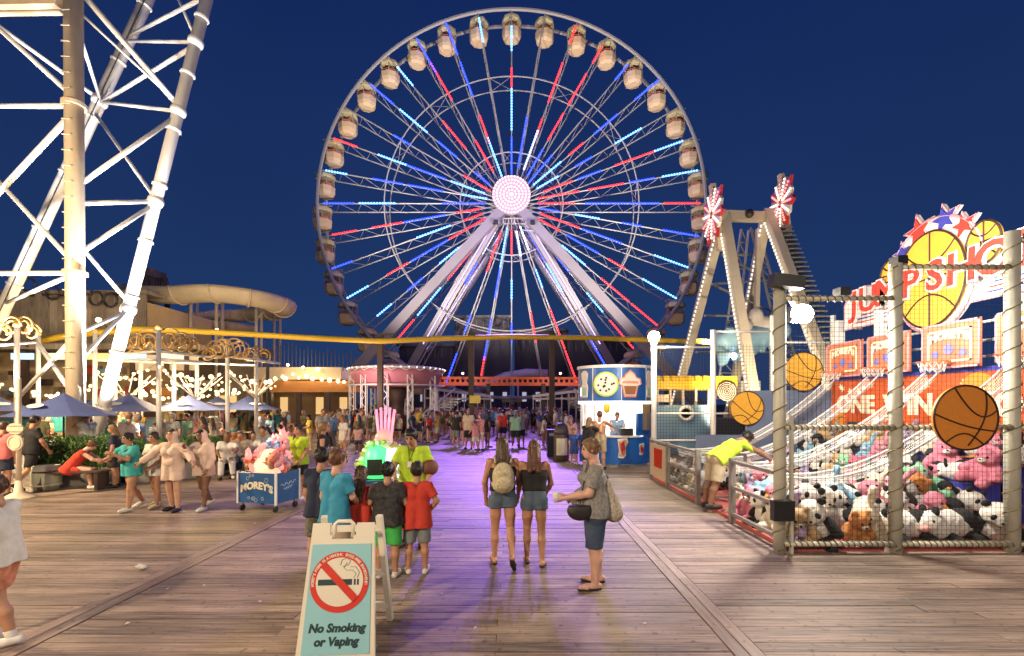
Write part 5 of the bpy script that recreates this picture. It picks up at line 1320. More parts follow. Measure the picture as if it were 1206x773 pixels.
# ------------------------------------------------------------------ light-up toy carts
def cart(c, rz, label, wid=.98, dep=.62, h=.72, word=True):
    t_ = thing('toy_cart', label, 'cart', c, local=True, rz=rz); hw = wid/2; hd2 = dep/2; z0 = .17
    m_cb = mat('cart_blue', (.015,.10,.30), .35, scale=5, var=.35, bump=0, coat=.3)
    MB().box((-hw,-hd2,z0),(hw,-hd2+.02,h)).build('front_panel', m_cb, t_); MB().box((-hw,hd2-.02,z0),(hw,hd2,h)).build('back_panel', m_cb, t_)
    for s in (-1,1): MB().box((s*hw-.012,-hd2+.022,z0),(s*hw+.012,hd2-.022,h)).build('side_panel', m_cb, t_)
    MB().box((-hw+.03,-hd2+.03,h-.08),(hw-.03,hd2-.03,h-.05)).build('tray', m_galv, t_)
    for sx in (-1,1):
        for sy in (-1,1):
            MB().bar((sx*hw,sy*hd2,z0-.02),(sx*hw,sy*hd2,h+.02),.035).build('corner_post', m_white, t_)
            wh = MB().lathe([(.03,-.02),(.06,-.015),(.06,.015),(.03,.02)],12).xf(Matrix.Translation((sx*(hw-.05),sy*(hd2-.05),.06))@Matrix.Rotation(R(90),4,'Y')).build('caster', m_black, t_)
            MB().bar((sx*(hw-.05),sy*(hd2-.05),.06),(sx*(hw-.05),sy*(hd2-.05),z0),.03).build('caster_fork', m_galv, wh)
    q = random.Random(int(c[0]*100))
    bb_ = mat('bubble_white',(.5,.6,.7),.4,var=0)
    for k in range(9):
        x,z = q.uniform(-hw+.06,hw-.06), q.choice((q.uniform(z0+.04,z0+.14),q.uniform(h-.16,h-.05))); r = q.uniform(.018,.04)
        MB().path([(x+r*math.cos(a),-hd2-.004,z+r*math.sin(a)) for a in np.linspace(0,6.28,13)[:-1]],.005,4,closed=True).build('bubble', bb_, t_)
    if word:
        me = text_mesh('lettering',"MOREY'S",.185,m_letter,depth=.003,bold=.008)
        for v in me.vertices: v.co.y += .05-.10*(v.co.x/.4)**2
        obj('lettering',me,t_,(0,-hd2-.006,.45),(R(90),0,0))
        for (ya,yb,zz) in ((-.2,.2,.5),(-.12,.1,.42)): MB().path([(hw+.016,ya+(yb-ya)*s,zz+.025*math.sin(22*s)+.04*s) for s in np.linspace(0,1,22)],.006,4).build('script_flourish', bb_, t_)
    return t_
cp = GY(317,9.0); ct = cart(cp, R(-14), 'blue toy cart on casters heaped with glowing pink toys', .86,.62,.74)
m_pinkglow = mat('pink_toy_glow',(.8,.25,.25),.4,var=.2,emit=.55,ecol=(1,.32,.28)); m_amb = mat('amber_toy_glow',(.8,.6,.4),.4,var=.1,emit=.75,ecol=(1,.55,.34))
MB().lathe([(.27,0),(.26,.15),(.17,.36),(.10,.46),(.03,.48)],16,(0,-.02,.70)).build('light_cone', m_amb, ct, True)
tr_ = random.Random(4)
tsph = sdf_mesh([('e',(0,0,0),(.07,.06,.08),None),('e',(0,0,.09),(.05,.05,.05),None),('e',(.04,0,.13),(.02,.015,.035),None),('e',(-.04,0,.13),(.02,.015,.035),None),('c',(.05,0,.03),(.1,.02,.05),.02,.015),('c',(-.05,0,.03),(-.1,.02,.05),.02,.015)],.014,.02)
m_toys = [m_pinkglow, mat('toy_coral',(.62,.16,.12),.5), mat('toy_gold',(.5,.33,.12),.5), mat('toy_rose',(.7,.3,.35),.5), mat('toy_blue',(.12,.35,.65),.5)]
toy_me = {}
for k in range(64):
    mm = m_toys[tr_.choice((0,0,1,1,3,3,2))] if k<60 else m_toys[4]
    x = tr_.uniform(-.42,.42); y = tr_.uniform(-.27,.27); zz = .74+max(0,.50-abs(x)*.75)*tr_.random()**.6
    if mm.name not in toy_me: toy_me[mm.name] = np_mesh('toy',*tsph,mm)
    obj('toy',toy_me[mm.name],ct,(x,y,zz),(tr_.uniform(-.6,.6),tr_.uniform(-.6,.6),tr_.uniform(0,6)),[tr_.uniform(.7,1.1)]*3)
for k in range(6):
    x = -.02+k*.055; MB().tube((x,.1,.8),(x+tr_.uniform(-.05,.1),.12,1.34+tr_.uniform(-.1,.1)),.013,n=6).build('wand', m_toys[3] if k%2 else m_toys[4], ct)
for k,(x,z,mm) in enumerate(((-.02,1.3,3),(.16,1.38,0),(.3,1.22,3),(.08,1.18,4),(.24,1.42,0))): obj('toy',toy_me.setdefault(m_toys[mm].name, np_mesh('toy',*tsph,m_toys[mm])),ct,(x,.12,z),(0,.3,k),(1.0,1.0,1.0))
lamp('cart_glow','POINT',cp+Vector((0,-.1,1.5)),9,(1,.45,.35),.12)

cp2 = GY(449,7.7); ct2 = cart(cp2, R(6), 'small blue toy cart with green glowing windmill toys behind the children', .62,.5,.80,word=False)
me = text_mesh('lettering','MOR',.16,m_letter,depth=.003,bold=.006); obj('lettering',me,ct2,(-.08,-.26,.66),(R(90),0,0))
m_gglow = mat('green_glow',(.1,.7,.25),.4,var=0,emit=.7,ecol=(.08,1,.25)); m_wglow = mat('mint_glow',(.6,.9,.8),.4,var=0,emit=.9,ecol=(.55,1,.82))
MB().lathe([(.22,0),(.26,.2),(.20,.45),(.12,.55),(.02,.57)],16,(-.05,.05,.82)).build('green_dome', m_gglow, ct2, True)
MB().lathe([(.15,0),(.17,.25),(.10,.48),(.02,.5)],14,(.19,-.02,.82)).build('mint_dome', m_wglow, ct2, True)
MB().cbox((-.06,-.24,1.02),(.24,.03,.26)).build('screen', m_black, ct2)
for k in range(26):
    a = 2*math.pi*k/26; mm = [m_toys[2],m_ivory,m_lime,m_ivory][k%4]
    toy_me.setdefault(mm.name, np_mesh('toy',*tsph,mm)); obj('toy',toy_me[mm.name],ct2,(.02+.34*math.cos(a),-.02+.1*math.sin(a*3),1.12+.30*math.sin(a)),(a,k,0),[.75]*3)
for k in range(5):
    x = -.04+k*.045; MB().tube((x,.05,1.36),(x-.05+.03*k,.05,2.02-.03*abs(k-2)),.022,n=8).build('light_wand', mat('pink_wand',(.8,.25,.4),.35,var=0,emit=.7,ecol=(1,.30,.5)), ct2, True)
MB().ball((.04,.02,1.45),.15,12,8,sc=(1,.7,1.2)).build('toy_bundle', m_pinkglow, ct2, True)
lamp('cart_glow','POINT',cp2+Vector((-.1,-.4,1.35)),5,(.2,1,.4),.12)

# ------------------------------------------------------------------ umbrellas
m_umb = mat('umbrella_blue', (.065,.09,.25), .7, scale=6, var=.12); m_logo = mat('logo_white',(.6,.6,.6),.6,var=.05)
um = thing('patio_umbrella', 'x', 'umbrella', (0,0,0), 'blue patio umbrellas over the tables', local=True)
for k in range(8):
    a0, a1 = 2*math.pi*k/8, 2*math.pi*(k+1)/8; mb = MB(); vs = []; fs = []
    for i in range(7):
        s = i/6; r = 1.32*s; z = 2.36-.62*s-.06*math.sin(math.pi*s)
        for j in range(5):
            a = a0+(a1-a0)*j/4; sag = 1-.05*s*math.sin(math.pi*j/4); vs.append((r*sag*math.cos(a)*(math.cos(math.pi/8)/max(math.cos(a-(a0+a1)/2),.1)) if False else r*sag*math.cos(a), r*sag*math.sin(a), z-.02*s*math.sin(math.pi*j/4)))
    for i in range(6):
        for j in range(4): fs.append((i*5+j,i*5+j+1,(i+1)*5+j+1,(i+1)*5+j))
    mb.add(vs,fs)
    mb.build('canopy_panel', m_umb, um, True)
    rm = (a0+a1)/2
MB().tube((0,0,0),(0,0,2.42),.025,n=10).build('pole', m_brown, um, True)
MB().lathe([(.24,0),(.24,.05),(.05,.10),(.04,.3)],14).build('base', m_black, um)
for k in range(8): a = 2*math.pi*k/8; MB().tube((0,0,1.95),(1.28*math.cos(a),1.28*math.sin(a),1.73),.010,n=5).build('rib', m_galv, um)
for rz in (-100,20,140):
    M = Matrix.Rotation(R(rz),4,'Z')@Matrix.Translation((.86,0,1.97))@Matrix.Rotation(R(-90),4,'Z')@Matrix.Rotation(R(-65),4,'X')
    M = Matrix.Rotation(R(rz),4,'Z')@Matrix.Translation((.80,0,2.0))@Matrix.Rotation(R(90),4,'Z')@Matrix.Rotation(R(-62),4,'X')
    MB().prism([(.24*math.cos(a),.11*math.sin(a)) for a in np.linspace(0,6.283,25)[:-1]],.012,M).build('logo', m_logo, um)
ulist = [(75,12.5,'blue patio umbrella nearest the round sign pole, beside the white tower leg'),(152,17.2,'blue patio umbrella above the man in the green shirt'),
         (222,20.0,'blue patio umbrella right behind the two girls in pale hoodies'),(257,23.5,'blue patio umbrella between its two neighbours under the bulbs'),(292,22.0,'blue patio umbrella at the end of the row beside the toy cart'),(-8,18.5,'blue patio umbrella half hidden behind the leaning tower brace'),(118,24,'blue patio umbrella deep in the seating area behind the tower leg')]
for i,(px,Y,lab) in enumerate(ulist):
    o = um if i == 0 else copy_tree(um); o.location = GY(px,Y); o.rotation_euler[2] = R(13*i+8); o['label'] = lab; o.scale = (.9,.9,1.0) if i == 0 else (1.08,1.08,1.03)

# ------------------------------------------------------------------ tables under the umbrellas
tb = thing('picnic_table','round cafe table on a single leg under a blue umbrella','table',(0,0,0),'round cafe tables under the umbrellas',local=True)
MB().lathe([(.5,.70),(.52,.72),(.5,.74),(.1,.741)],20).build('table_top', m_tanst, tb); MB().tube((0,0,.05),(0,0,.70),.04).build('leg', m_dark, tb); MB().lathe([(.26,0),(.24,.05),(.05,.06)],14).build('foot', m_dark, tb)
for i,(px,Y,lab) in enumerate(ulist[1:5]):
    o = tb if i == 0 else copy_tree(tb); o.location = GY(px,Y)+Vector((.45,-.1,0))

# ------------------------------------------------------------------ hedges in planters
lfm = mat('hedge_leaf', (.07,.16,.03), .6, scale=8, var=.5)
def hedge(pa, pb, z0, h, dep, label, n=2600, seed=1):
    pa, pb = Vector(pa), Vector(pb); t_ = thing('hedge', label, 'hedge', (pa+pb)/2, 'hedges in the planters'); q = random.Random(seed)
    d = pb-pa; L = d.length; u = d.normalized(); nn = Vector((-u.y,u.x,0)); mb = MB()
    for k in range(n):
        s = q.random(); e = q.choice((0,1,2)); zz = z0+h*q.random(); o = q.uniform(-dep/2,dep/2)
        if e == 0: o = -dep/2*q.uniform(.8,1.08)
        elif e == 1: zz = z0+h*q.uniform(.86,1.08)
        p = pa+d*s+nn*o; p.z = zz+.05*math.sin(s*23)+.03*math.sin(s*61)
        r = q.uniform(.02,.042); M = Matrix.Translation(p)@Euler((q.uniform(0,6),q.uniform(0,6),q.uniform(0,6))).to_matrix().to_4x4()
        mb.add([M@Vector(v) for v in ((-r,-r*.2,0),(0,-r*.6,.006),(r*1.3,0,0),(0,r*.6,.006))],[(0,1,2,3)])
    o = mb.build('foliage', lfm, t_, fix=False); o['kind'] = 'stuff'
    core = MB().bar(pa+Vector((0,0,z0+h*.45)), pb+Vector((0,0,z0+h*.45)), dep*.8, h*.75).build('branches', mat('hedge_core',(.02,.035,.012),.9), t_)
    return t_
m_conc = mat('planter_stone', (.25,.24,.21), .8, scale=5, var=.2)
def planter(pa, pb, h, dep, label):
    pa, pb = Vector(pa), Vector(pb); t_ = thing('planter', label, 'planter', (pa+pb)/2, 'low stone planters')
    MB().bar(pa+Vector((0,0,h/2)), pb+Vector((0,0,h/2)), dep, h).build('trough', m_conc, t_); MB().bar(pa+Vector((0,0,h-.02)), pb+Vector((0,0,h-.02)), dep+.06, .05).build('rim', m_conc, t_)
A1, A2 = GY(58,11.6), GY(145,12.0); A3, A4 = GY(150,12.1), GY(262,13.2); A5, A6 = GY(266,13.6), GY(345,17)
planter(A1,A2,.45,.7,'low stone planter beside the woman in red'); hedge(A1,A2,.42,.72,.85,'clipped green hedge behind the woman seated in red',3000,1)
planter(A3,A4,.45,.6,'low stone planter behind the hooded girls'); hedge(A3,A4,.42,.62,.75,'clipped green hedge behind the two hooded girls',3200,2)
planter(A5,A6,.45,.6,'low stone planter under the row of seated people'); hedge(A5+Vector((0,.4,0)),A6+Vector((0,.4,0)),.42,.45,.5,'clipped green hedge behind the row of seated people',2000,3)
# barrel tub with plant
bt_ = thing('barrel_planter','pale banded barrel planter at the end of the hedge','planter',GY(55,11.0),local=True)
MB().lathe([(.22,0),(.27,.2),(.28,.38),(.25,.58),(.21,.58),(.2,.5)],18).build('barrel', mat('pale_green_paint',(.42,.44,.34),.6), bt_, True)
for z in (.12,.42): MB().lathe([(.275,z-.02),(.285,z),(.275,z+.02)],18).build('hoop', m_cream, bt_)
# bench
bn_ = thing('bench','brown timber bench in front of the hedge planter','bench',GY(86,10.95),local=True,rz=R(5))
for k in range(3): MB().box((-.75,-.17+k*.13,.42),(.75,-.06+k*.13,.46)).build('slat', m_brown, bn_)
for x in (-.62,.62): MB().box((x-.04,-.15,0),(x+.04,.2,.42)).build('leg', m_brown, bn_)
# round sign pole at far left
spole = thing('sign_pole','white pole with one oblong and one round cream sign disc','sign',GY(22,9.9),local=True)
MB().tube((0,0,0),(0,0,2.6),.045,n=10).build('pole', m_cream, spole, True); MB().lathe([(.32,0),(.26,.05),(.08,.16),(.05,.4)],14).build('base', m_cream, spole, True)
MB().prism([(.17*math.cos(a)*1.05,.12*math.sin(a)) for a in np.linspace(0,6.283,25)[:-1]],.03,Matrix.Translation((0,-.05,1.52))).build('oblong_sign', m_cream, spole)
for z in (1.46,1.58): MB().bar((-.15,-.085,z),(.15,-.085,z),.008,.012).build('sign_stripe', m_galv, spole)
s_ = MB().prism(circ(.17,24),.03,Matrix.Translation((0,-.05,1.22))).build('round_sign', m_cream, spole)
MB().path([(.135*math.cos(a),-.084,1.22+.135*math.sin(a)) for a in np.linspace(0,6.283,25)[:-1]],.006,4,closed=True).build('sign_ring', m_galv, s_)
# white picket fence behind
fn = thing('picket_fence','white metal picket fence behind the left hedge','fence',GY(70,13.0))
for z in (.25,.95): MB().bar(GY(10,13.4,z),GY(130,13.4,z),.04).build('fence_rail', m_white, fn)
for k in range(34): MB().bar(GY(10+k*3.6,13.4,0.1),GY(10+k*3.6,13.4,1.02),.022).build('picket', m_white, fn)

# ------------------------------------------------------------------ bins by the kiosk
bi = thing('litter_bin','black square litter bin beside the round labelled bin','bin',GY(651,17.9),local=True)
MB().lathe([(.30,.0),(.32,.02),(.32,.98),(.29,1.0)],4).xf(Matrix.Rotation(R(45),4,'Z')).build('body', m_black, bi); MB().box((-.24,-.24,1.0),(.24,.24,1.06)).build('lid', m_dark, bi)
MB().box((-.16,-.245,.82),(.16,-.235,.93)).build('flap', m_galv, bi)
bi = thing('round_bin','brown round litter bin with cream label and domed lid','bin',GY(661,16.6),local=True)
MB().lathe([(.25,0),(.27,.05),(.27,.95),(.25,.97)],20).build('body', m_brown, bi, True); MB().lathe([(.27,.97),(.28,1.02),(.22,1.25),(.12,1.36),(.02,1.38)],20).build('dome_lid', m_dark, bi, True)
lb = MB(); vs=[]; 
for i in range(9):
    a = R(225+90*i/8); vs += [(.275*math.cos(a),.275*math.sin(a),.22),(.275*math.cos(a),.275*math.sin(a),.82)]
lb.add(vs,[(2*i,2*i+2,2*i+3,2*i+1) for i in range(8)]).build('label_panel', mat('label_cream',(.62,.60,.42),.5,scale=6,var=.2), bi)

# ------------------------------------------------------------------ litter on the deck
lt_ = thing('crushed_cup','crumpled clear plastic cup lying on the left planks','litter',G(168,671),local=True)
V,Fc = sdf_mesh([('e',(0,0,.03),(.05,.04,.03),None),('c',(.02,.01,.03),(-.04,.0,.045),.02,.03)],.008,.01); obj('cup', np_mesh('cup',V,Fc,mat('clear_plastic',(.6,.58,.55),.2,var=.3,scale=60,bump=.6)), lt_); MB().path([(-.05+.03*math.cos(a),.03*math.sin(a),.045) for a in np.linspace(0,6.28,13)[:-1]],.004,4,closed=True).build('lip',m_white,lt_)
lq = random.Random(9); m_paper = mat('paper_scrap',(.6,.56,.5),.8)
for k,(px,py) in enumerate(((197,694),(306,709),(85,660),(260,640),(520,700),(560,740),(760,735),(640,600),(455,590),(300,617),(240,690),(150,735),(702,650),(560,620))):
    q = G(px,py); r = lq.uniform(.012,.022); sc_ = MB(); pts = [(r*lq.uniform(.6,1.2)*math.cos(a),r*lq.uniform(.6,1.2)*math.sin(a)) for a in np.linspace(0,6.28,7)[:-1]]
    sc_.add([(x,y,.006+.006*lq.random()) for x,y in pts]+[(x,y,.003) for x,y in pts],[tuple(range(6)),tuple(range(11,5,-1))]+[(i,(i+1)%6,6+(i+1)%6,6+i) for i in range(6)])
    o = sc_.build('paper_scrap', m_paper, at=None); o.location = q; tag(o,'tiny torn scrap of pale paper lying on the planks','litter','paper scraps on the planks')

# ------------------------------------------------------------------ promenade lamp posts behind the viewer and beside the walk
for (x,y,z,pw,col,lab) in ((-6.5,-2.5,6.2,3500,(1,.77,.50),'tall double headed promenade lamp post on the left edge of the walk'),(5.5,-3.0,6.2,1500,(1,.80,.58),'tall promenade lamp post on the right edge of the walk'),(-13.5,7.0,5.6,4400,(1,.74,.42),'tall promenade lamp post beside the seating hedge')):
    t_ = thing('promenade_lamp', lab, 'lamp post', (x,y,0))
    MB().tube((x,y,0),(x,y,z),.09,.06,n=12).build('pole', m_dark, t_, True); MB().lathe([(.2,0),(.18,.3),(.1,.5)],14,(x,y,0)).build('base', m_dark, t_)
    MB().lathe([(.05,0),(.22,.05),(.24,.12),(.08,.25)],14,(x,y,z)).build('hood', m_dark, t_, True)
    MB().ball((x,y,z-.05),.13,12,8).build('globe', glow('promenade_globe',(1,.85,.62),30), t_, True)
    lamp('promenade_light','POINT',(x,y,z-.3),pw,col,.2,parent=t_)
# floods that wash the white tower
for (px,Y,tg,pw) in ((118,13.9,P(170,-40,15.5),7000),(185,13.4,P(212,-60,15),7000),(-60,13.4,P(40,60,17),8500)):
    c = GY(px,Y,.35); t_ = thing('ground_flood','small black ground floodlight aimed up at the white tower','floodlight',c,'ground floods under the tower')
    MB().cbox(c,(.3,.25,.22)).build('housing', m_black, t_); MB().bar(c,(c.x,c.y,0),.05).build('foot', m_black, t_)
    lamp('tower_flood','SPOT',c+Vector((0,0,.25)),pw,(.97,.97,1.0),.12,target=tg,spot=66,blend=.8,parent=t_)
# ------------------------------------------------------------------ people near the camera
DEN = cloth('denim',(.085,.125,.17)); DEN2 = cloth('denim_dark',(.045,.07,.13)); RED = cloth('red',(.55,.045,.025)); BLK = cloth('black',(.014,.014,.016))
TEAL = cloth('teal',(.04,.36,.36)); WHT = cloth('white',(.72,.69,.64)); LIME = cloth('lime',(.46,.68,.035)); AQUA = cloth('aqua',(.035,.27,.42)); GRY = cloth('grey_tee',(.27,.26,.25))
HOOD = cloth('pale_peach',(.70,.53,.43)); NAVY = cloth('navy',(.016,.022,.05)); KHA = cloth('khaki',(.42,.34,.23)); GRN = cloth('green_shorts',(.06,.48,.09)); CAMO = mat('cloth_camo',(.17,.16,.12),.85,var=.7,scale=26); DCAMO = mat('cloth_dark_camo',(.045,.045,.045),.85,var=.9,scale=22)
FLOR = mat('cloth_floral',(.60,.22,.13),.85,var=.55,scale=20); CORAL = cloth('coral',(.62,.13,.07))
S_W = mat('shoe_white',(.66,.64,.60),.5,var=.1); S_B = mat('shoe_black',(.02,.018,.018),.6); S_T = mat('shoe_tan',(.40,.28,.16),.7); S_Y = mat('shoe_yellow',(.62,.56,.30),.6)
def at(px, py): return G(px,py)
near = {}
def N(key, label, px, feet, face, **kw):
    t, J = person(label, G(px,feet), face, **kw); near[key] = (t,J,kw.get('H',1.65)); return t, J
def prop(parent, name, prims, m, res=.012, k=.015, cuts=(), inflate=0.0, subs=()):
    V,Fc = sdf_mesh(prims,res,k,cuts,inflate,subs); return obj(name, np_mesh(name,V,Fc,m), parent)
walkA = {'legL':(16,6,2),'legR':(-12,26,2),'footR':-38,'armL':(12,-12,8,4),'armR':(12,14,30,6)}
walkB = {'legL':(-10,22,2),'legR':(14,5,2),'footL':-30,'armL':(10,14,36,8),'armR':(10,-10,10,4)}
# two girls walking away
t,J = N('backpack','girl walking away with pale leaf print backpack and long brown hair',592,666,4,H=1.60,w=.88,female=True,ps={'legL':(3,3,2),'legR':(-8,34,2),'footR':-50,'armL':(14,4,16,4),'armR':(14,4,22,6),'hairlen':.13},skn='tan',hair='brown',style='long',shirt=BLK,sleeve=-1,hem=-.06,bcol=DEN,blen=.30,shoe=S_B,shoe_type='flip')
pkm = mat('backpack_print',(.60,.52,.33),.8,var=.55,scale=34); c = J['chest']; H = 1.60
bp = prop(t,'backpack',[('e',c+np.array((0,-.115*H,-.03*H)),(.085*H,.062*H,.115*H),None),('e',c+np.array((0,-.12*H,-.085*H)),(.085*H,.065*H,.07*H),None)],pkm)
prop(bp,'pocket',[('e',c+np.array((0,-.165*H,-.07*H)),(.062*H,.035*H,.055*H),None)],pkm)
for s in (-1,1): MB().path([c+np.array((s*.06*H,-.09*H,.08*H)),c+np.array((s*.065*H,-.02*H,.125*H)),c+np.array((s*.065*H,.075*H,.06*H)),c+np.array((s*.09*H,.02*H,-.07*H)),c+np.array((s*.08*H,-.08*H,-.1*H))],.014,6).build('strap',pkm,bp,True)
t,J = N('strapless','girl walking away in black strapless top and frayed denim shorts',629,667,-3,H=1.56,w=.86,female=True,ps={'legL':(6,4,1),'legR':(-4,10,2),'footR':-14,'armL':(12,18,55,20),'armR':(13,14,45,16),'hairlen':.07},skn='tan',hair='auburn',style='long',shirt=BLK,sleeve=-1,hem=-.075,bcol=DEN,blen=.30,shoe=S_B,shoe_type='flip')
# woman with crossbody bag facing left
t,J = N('woman','woman in grey tee and denim capris facing left with black bag and cup',700,690,92,H=1.66,w=1.24,female=True,ps={'legL':(3,4,2),'legR':(-3,4,2),'armL':(10,22,78,14),'armR':(10,-8,68,10),'nod':4,'lean':0},skn='pink',hair='light',style='bun',shirt=mat('cloth_grey_mottled',(.26,.25,.235),.85,var=.5,scale=30),sleeve=.5,hem=.03,shirt_loose=.02,bcol=DEN2,bottom='pants',blen=.98,shoe=S_B,shoe_type='flip')
H = 1.66; pe = J['pel']
bag = prop(t,'crossbody_bag',[('e',pe+np.array((-.12*H,.12*H,.02*H)),(.045*H,.085*H,.065*H),None)],S_B,cuts=[(pe+np.array((0,0,.055*H)),(0,0,1))])
MB().path([pe+np.array((-.13*H,.12*H,.07*H)),J['chest']+np.array((-.11*H,.09*H,-.02*H)),J['shR']+np.array((-.03*H,.03*H,.045*H)),J['chest']+np.array((.05*H,-.11*H,0)),pe+np.array((-.1*H,-.05*H,.06*H))],.009,6).build('bag_strap',S_B,bag,True)
prop(t,'wrap',[('c',pe+np.array((-.04*H,-.10*H,.09*H)),pe+np.array((-.05*H,-.12*H,-.01*H)),.045*H,.065*H),('c',J['chest']+np.array((-.06*H,-.08*H,-.02*H)),pe+np.array((-.04*H,-.10*H,.06*H)),.025*H,.05*H)],mat('cloth_wrap',(.46,.40,.32),.85,var=.6,scale=40),k=.03)
cw = J['wrL']+J['hdL']*.055*H; MB().lathe([(.032,-.06),(.042,.05),(.040,.055),(.02,.05)],14,cw+np.array((.01,.02,.02))).build('paper_cup',m_white,t,True)
# group of children and their guide
N('dark_kid','boy in dark tee and camo shorts at the edge of the group',377,674,-10,H=1.50,ps={'hs':1.1,'legL':(1,2,3),'legR':(-2,3,3)},skn='tan',hair='dark',shirt=NAVY,hem=.06,bcol=CAMO,blen=.9,shoe=S_B)
N('aqua_boy','boy in aqua blue tee seen from behind beside the A frame sign',394,684,-24,H=1.50,ps={'hs':1.1,'armR':(10,16,58,20),'turn':-14},skn='light',hair='auburn',shirt=AQUA,hem=.07,shirt_loose=.022,bcol=KHA,blen=.8,shoe=S_W)
N('red_girl','girl in red tee with long brown hair behind the A frame sign',424,676,-6,H=1.27,female=False,ps={'hs':1.16,'armL':(8,18,60,22),'hairlen':.12},skn='light',hair='brown',style='long',shirt=RED,hem=.08,shirt_loose=.02,bcol=NAVY,blen=.5,shoe=S_W)
N('camo_boy','boy in dark camo tee and bright green shorts',456,680,6,H=1.34,w=1.08,ps={'hs':1.15,'armL':(18,14,66,24),'armR':(18,10,58,18)},skn='tan',hair='black',shirt=DCAMO,hem=.06,shirt_loose=.022,bcol=GRN,blen=.92,shoe=S_W)
N('red_boy','boy in red tee and grey shorts with white sandals, hands on hips',491,675,8,H=1.32,ps={'hs':1.16,'legL':(2,3,4),'legR':(0,3,4),'armL':(26,-6,34,26),'armR':(28,-8,36,28)},skn='tan',hair='dark',shirt=RED,hem=.10,shirt_loose=.024,bcol=cloth('grey_denim',(.20,.22,.22)),blen=.95,shoe=S_W,shoe_type='low')
t,J = N('guide','young man in lime green tee holding a brown basketball',487,642,172,H=1.72,w=1.05,ps={'armL':(24,-4,40,14),'armR':(16,26,62,26),'nod':24,'legL':(2,4,4)},skn='tan',hair='black',shirt=LIME,hem=.07,shirt_loose=.024,bcol=BLK,blen=.85,shoe=S_B)
bs = MB().ball((0,0,0),.12,20,12).build('basketball', mat('leather_brown',(.16,.055,.03),.6,scale=60,bump=.5), None, True); q = G(510,642); bs.location = (q.x-.03,q.y-.07,1.14); tag(bs,'brown leather basketball held under the arm of the lime shirted guide','basketball')
MB().path([J['neck']+np.array((-.05,.06,.0)),J['chest']+np.array((0,.135,-.02)),J['neck']+np.array((.05,.06,.0))],.006,5).build('lanyard',S_B,t)
MB().cbox(J['chest']+np.array((0,.14,-.06)),(.06,.012,.08)).build('badge',m_signw,t)
# child at the left edge
t,J = N('edge_boy','child in white tee and coral floral shorts walking at the deck edge',1,758,104,H=1.44,ps={'hs':1.05,'legL':(-6,12,2),'legR':(16,10,2),'footL':-8,'armL':(18,-30,84,4),'armR':(12,20,100,20),'lean':3},skn='tan',hair='brown',shirt=WHT,hem=.05,shirt_loose=.022,bcol=FLOR,blen=.72,shoe=S_W,extras={'socks':WHT})
# girls strolling arm in arm on the left
t,J = N('teal','girl in teal tee with black waist bag reaching out her arm',155,601,158,H=1.50,w=1.06,female=True,ps={'legL':(12,6,3),'legR':(-10,22,3),'footR':-22,'armR':(58,22,34,-52),'armL':(10,36,120,20),'lean':4},skn='tan',hair='dark',style='bun',shirt=TEAL,hem=.07,shirt_loose=.026,bcol=BLK,blen=.3,shoe=S_W,shoe_type='low')
H=1.5; prop(t,'waist_bag',[('e',J['waist']+np.array((.02,.15,.04)),(.10,.045,.055),None)],S_B); MB().path([J['waist']+np.array((.1,.13,.02)),J['chest']+np.array((-.06,.12,.06)),J['shL']+np.array((.03,0,.05)),J['chest']+np.array((.02,-.12,0))],.012,6).build('bag_strap',S_B,t)
t,J = N('white_girl','girl in white tee with dark hair and dark shoulder strap',184,597,170,H=1.50,female=True,ps={'legL':(10,6,2),'legR':(-6,14,2),'armL':(10,10,50,20),'armR':(16,8,60,10)},skn='tan',hair='dark',style='short',shirt=WHT,hem=.09,shirt_loose=.026,bcol=WHT,blen=.3,shoe=S_Y,shoe_type='low')
MB().path([J['waist']+np.array((.1,.11,-.02)),J['chest']+np.array((-.04,.11,.06)),J['shL']+np.array((.02,0,.05))],.012,6).build('bag_strap',S_B,t)
N('hood_a','laughing girl in pale hoodie, hood up, arms linked with both neighbours',204,602,178,H=1.57,female=True,ps={'legL':(4,6,2),'legR':(-3,8,2),'armL':(48,10,40,-40),'armR':(48,14,30,-44),'nod':-12},skn='light',hair='brown',shirt=HOOD,sleeve=1.5,hem=.13,shirt_loose=.03,hood=True,bcol=HOOD,blen=.22,shoe=S_B,shoe_type='low')
N('hood_b','girl in pale hoodie, hood up, hand held at her mouth',240,600,168,H=1.56,female=True,ps={'legL':(10,5,2),'legR':(-8,26,2),'footR':-22,'armR':(14,38,148,22),'armL':(14,4,24,6)},skn='brown',hair='black',shirt=HOOD,sleeve=1.5,hem=.09,shirt_loose=.03,hood=True,bcol=cloth('cream_shorts',(.6,.5,.42)),blen=.3,shoe=S_W,shoe_type='low')
N('cart_girl','attendant girl in lime tee with long dark braid beside pink toy cart',352,588,176,H=1.62,female=True,ps={'armL':(10,8,40,14),'armR':(10,20,66,10)},skn='tan',hair='dark',style='braid',shirt=LIME,hem=.05,shirt_loose=.022,bcol=BLK,blen=.75,shoe=S_W)
N('black_girl','fair haired girl in black sleeveless top standing behind the children',379,586,-70,H=1.66,female=True,ps={'armL':(8,14,60,10)},skn='tan',hair='light',style='pony',shirt=BLK,sleeve=.05,hem=.02,bcol=BLK,blen=.35,shoe=S_W)
# seated woman in red
sit = {'legL':(82,86,5),'legR':(84,78,8),'lean':34,'armL':(14,44,62,16),'armR':(12,50,70,20),'nod':30}
p_, J_ = person('woman in red dress sitting hunched forward on the bench looking down', GY(82,10.95), -62, H=1.64, w=1.1, female=True, ps=sit, skn='pink', hair='auburn', style='bun', shirt=RED, sleeve=.1, hem=.06, shirt_loose=.02, bcol=RED, blen=.6, shoe=S_W, shoe_type='low')
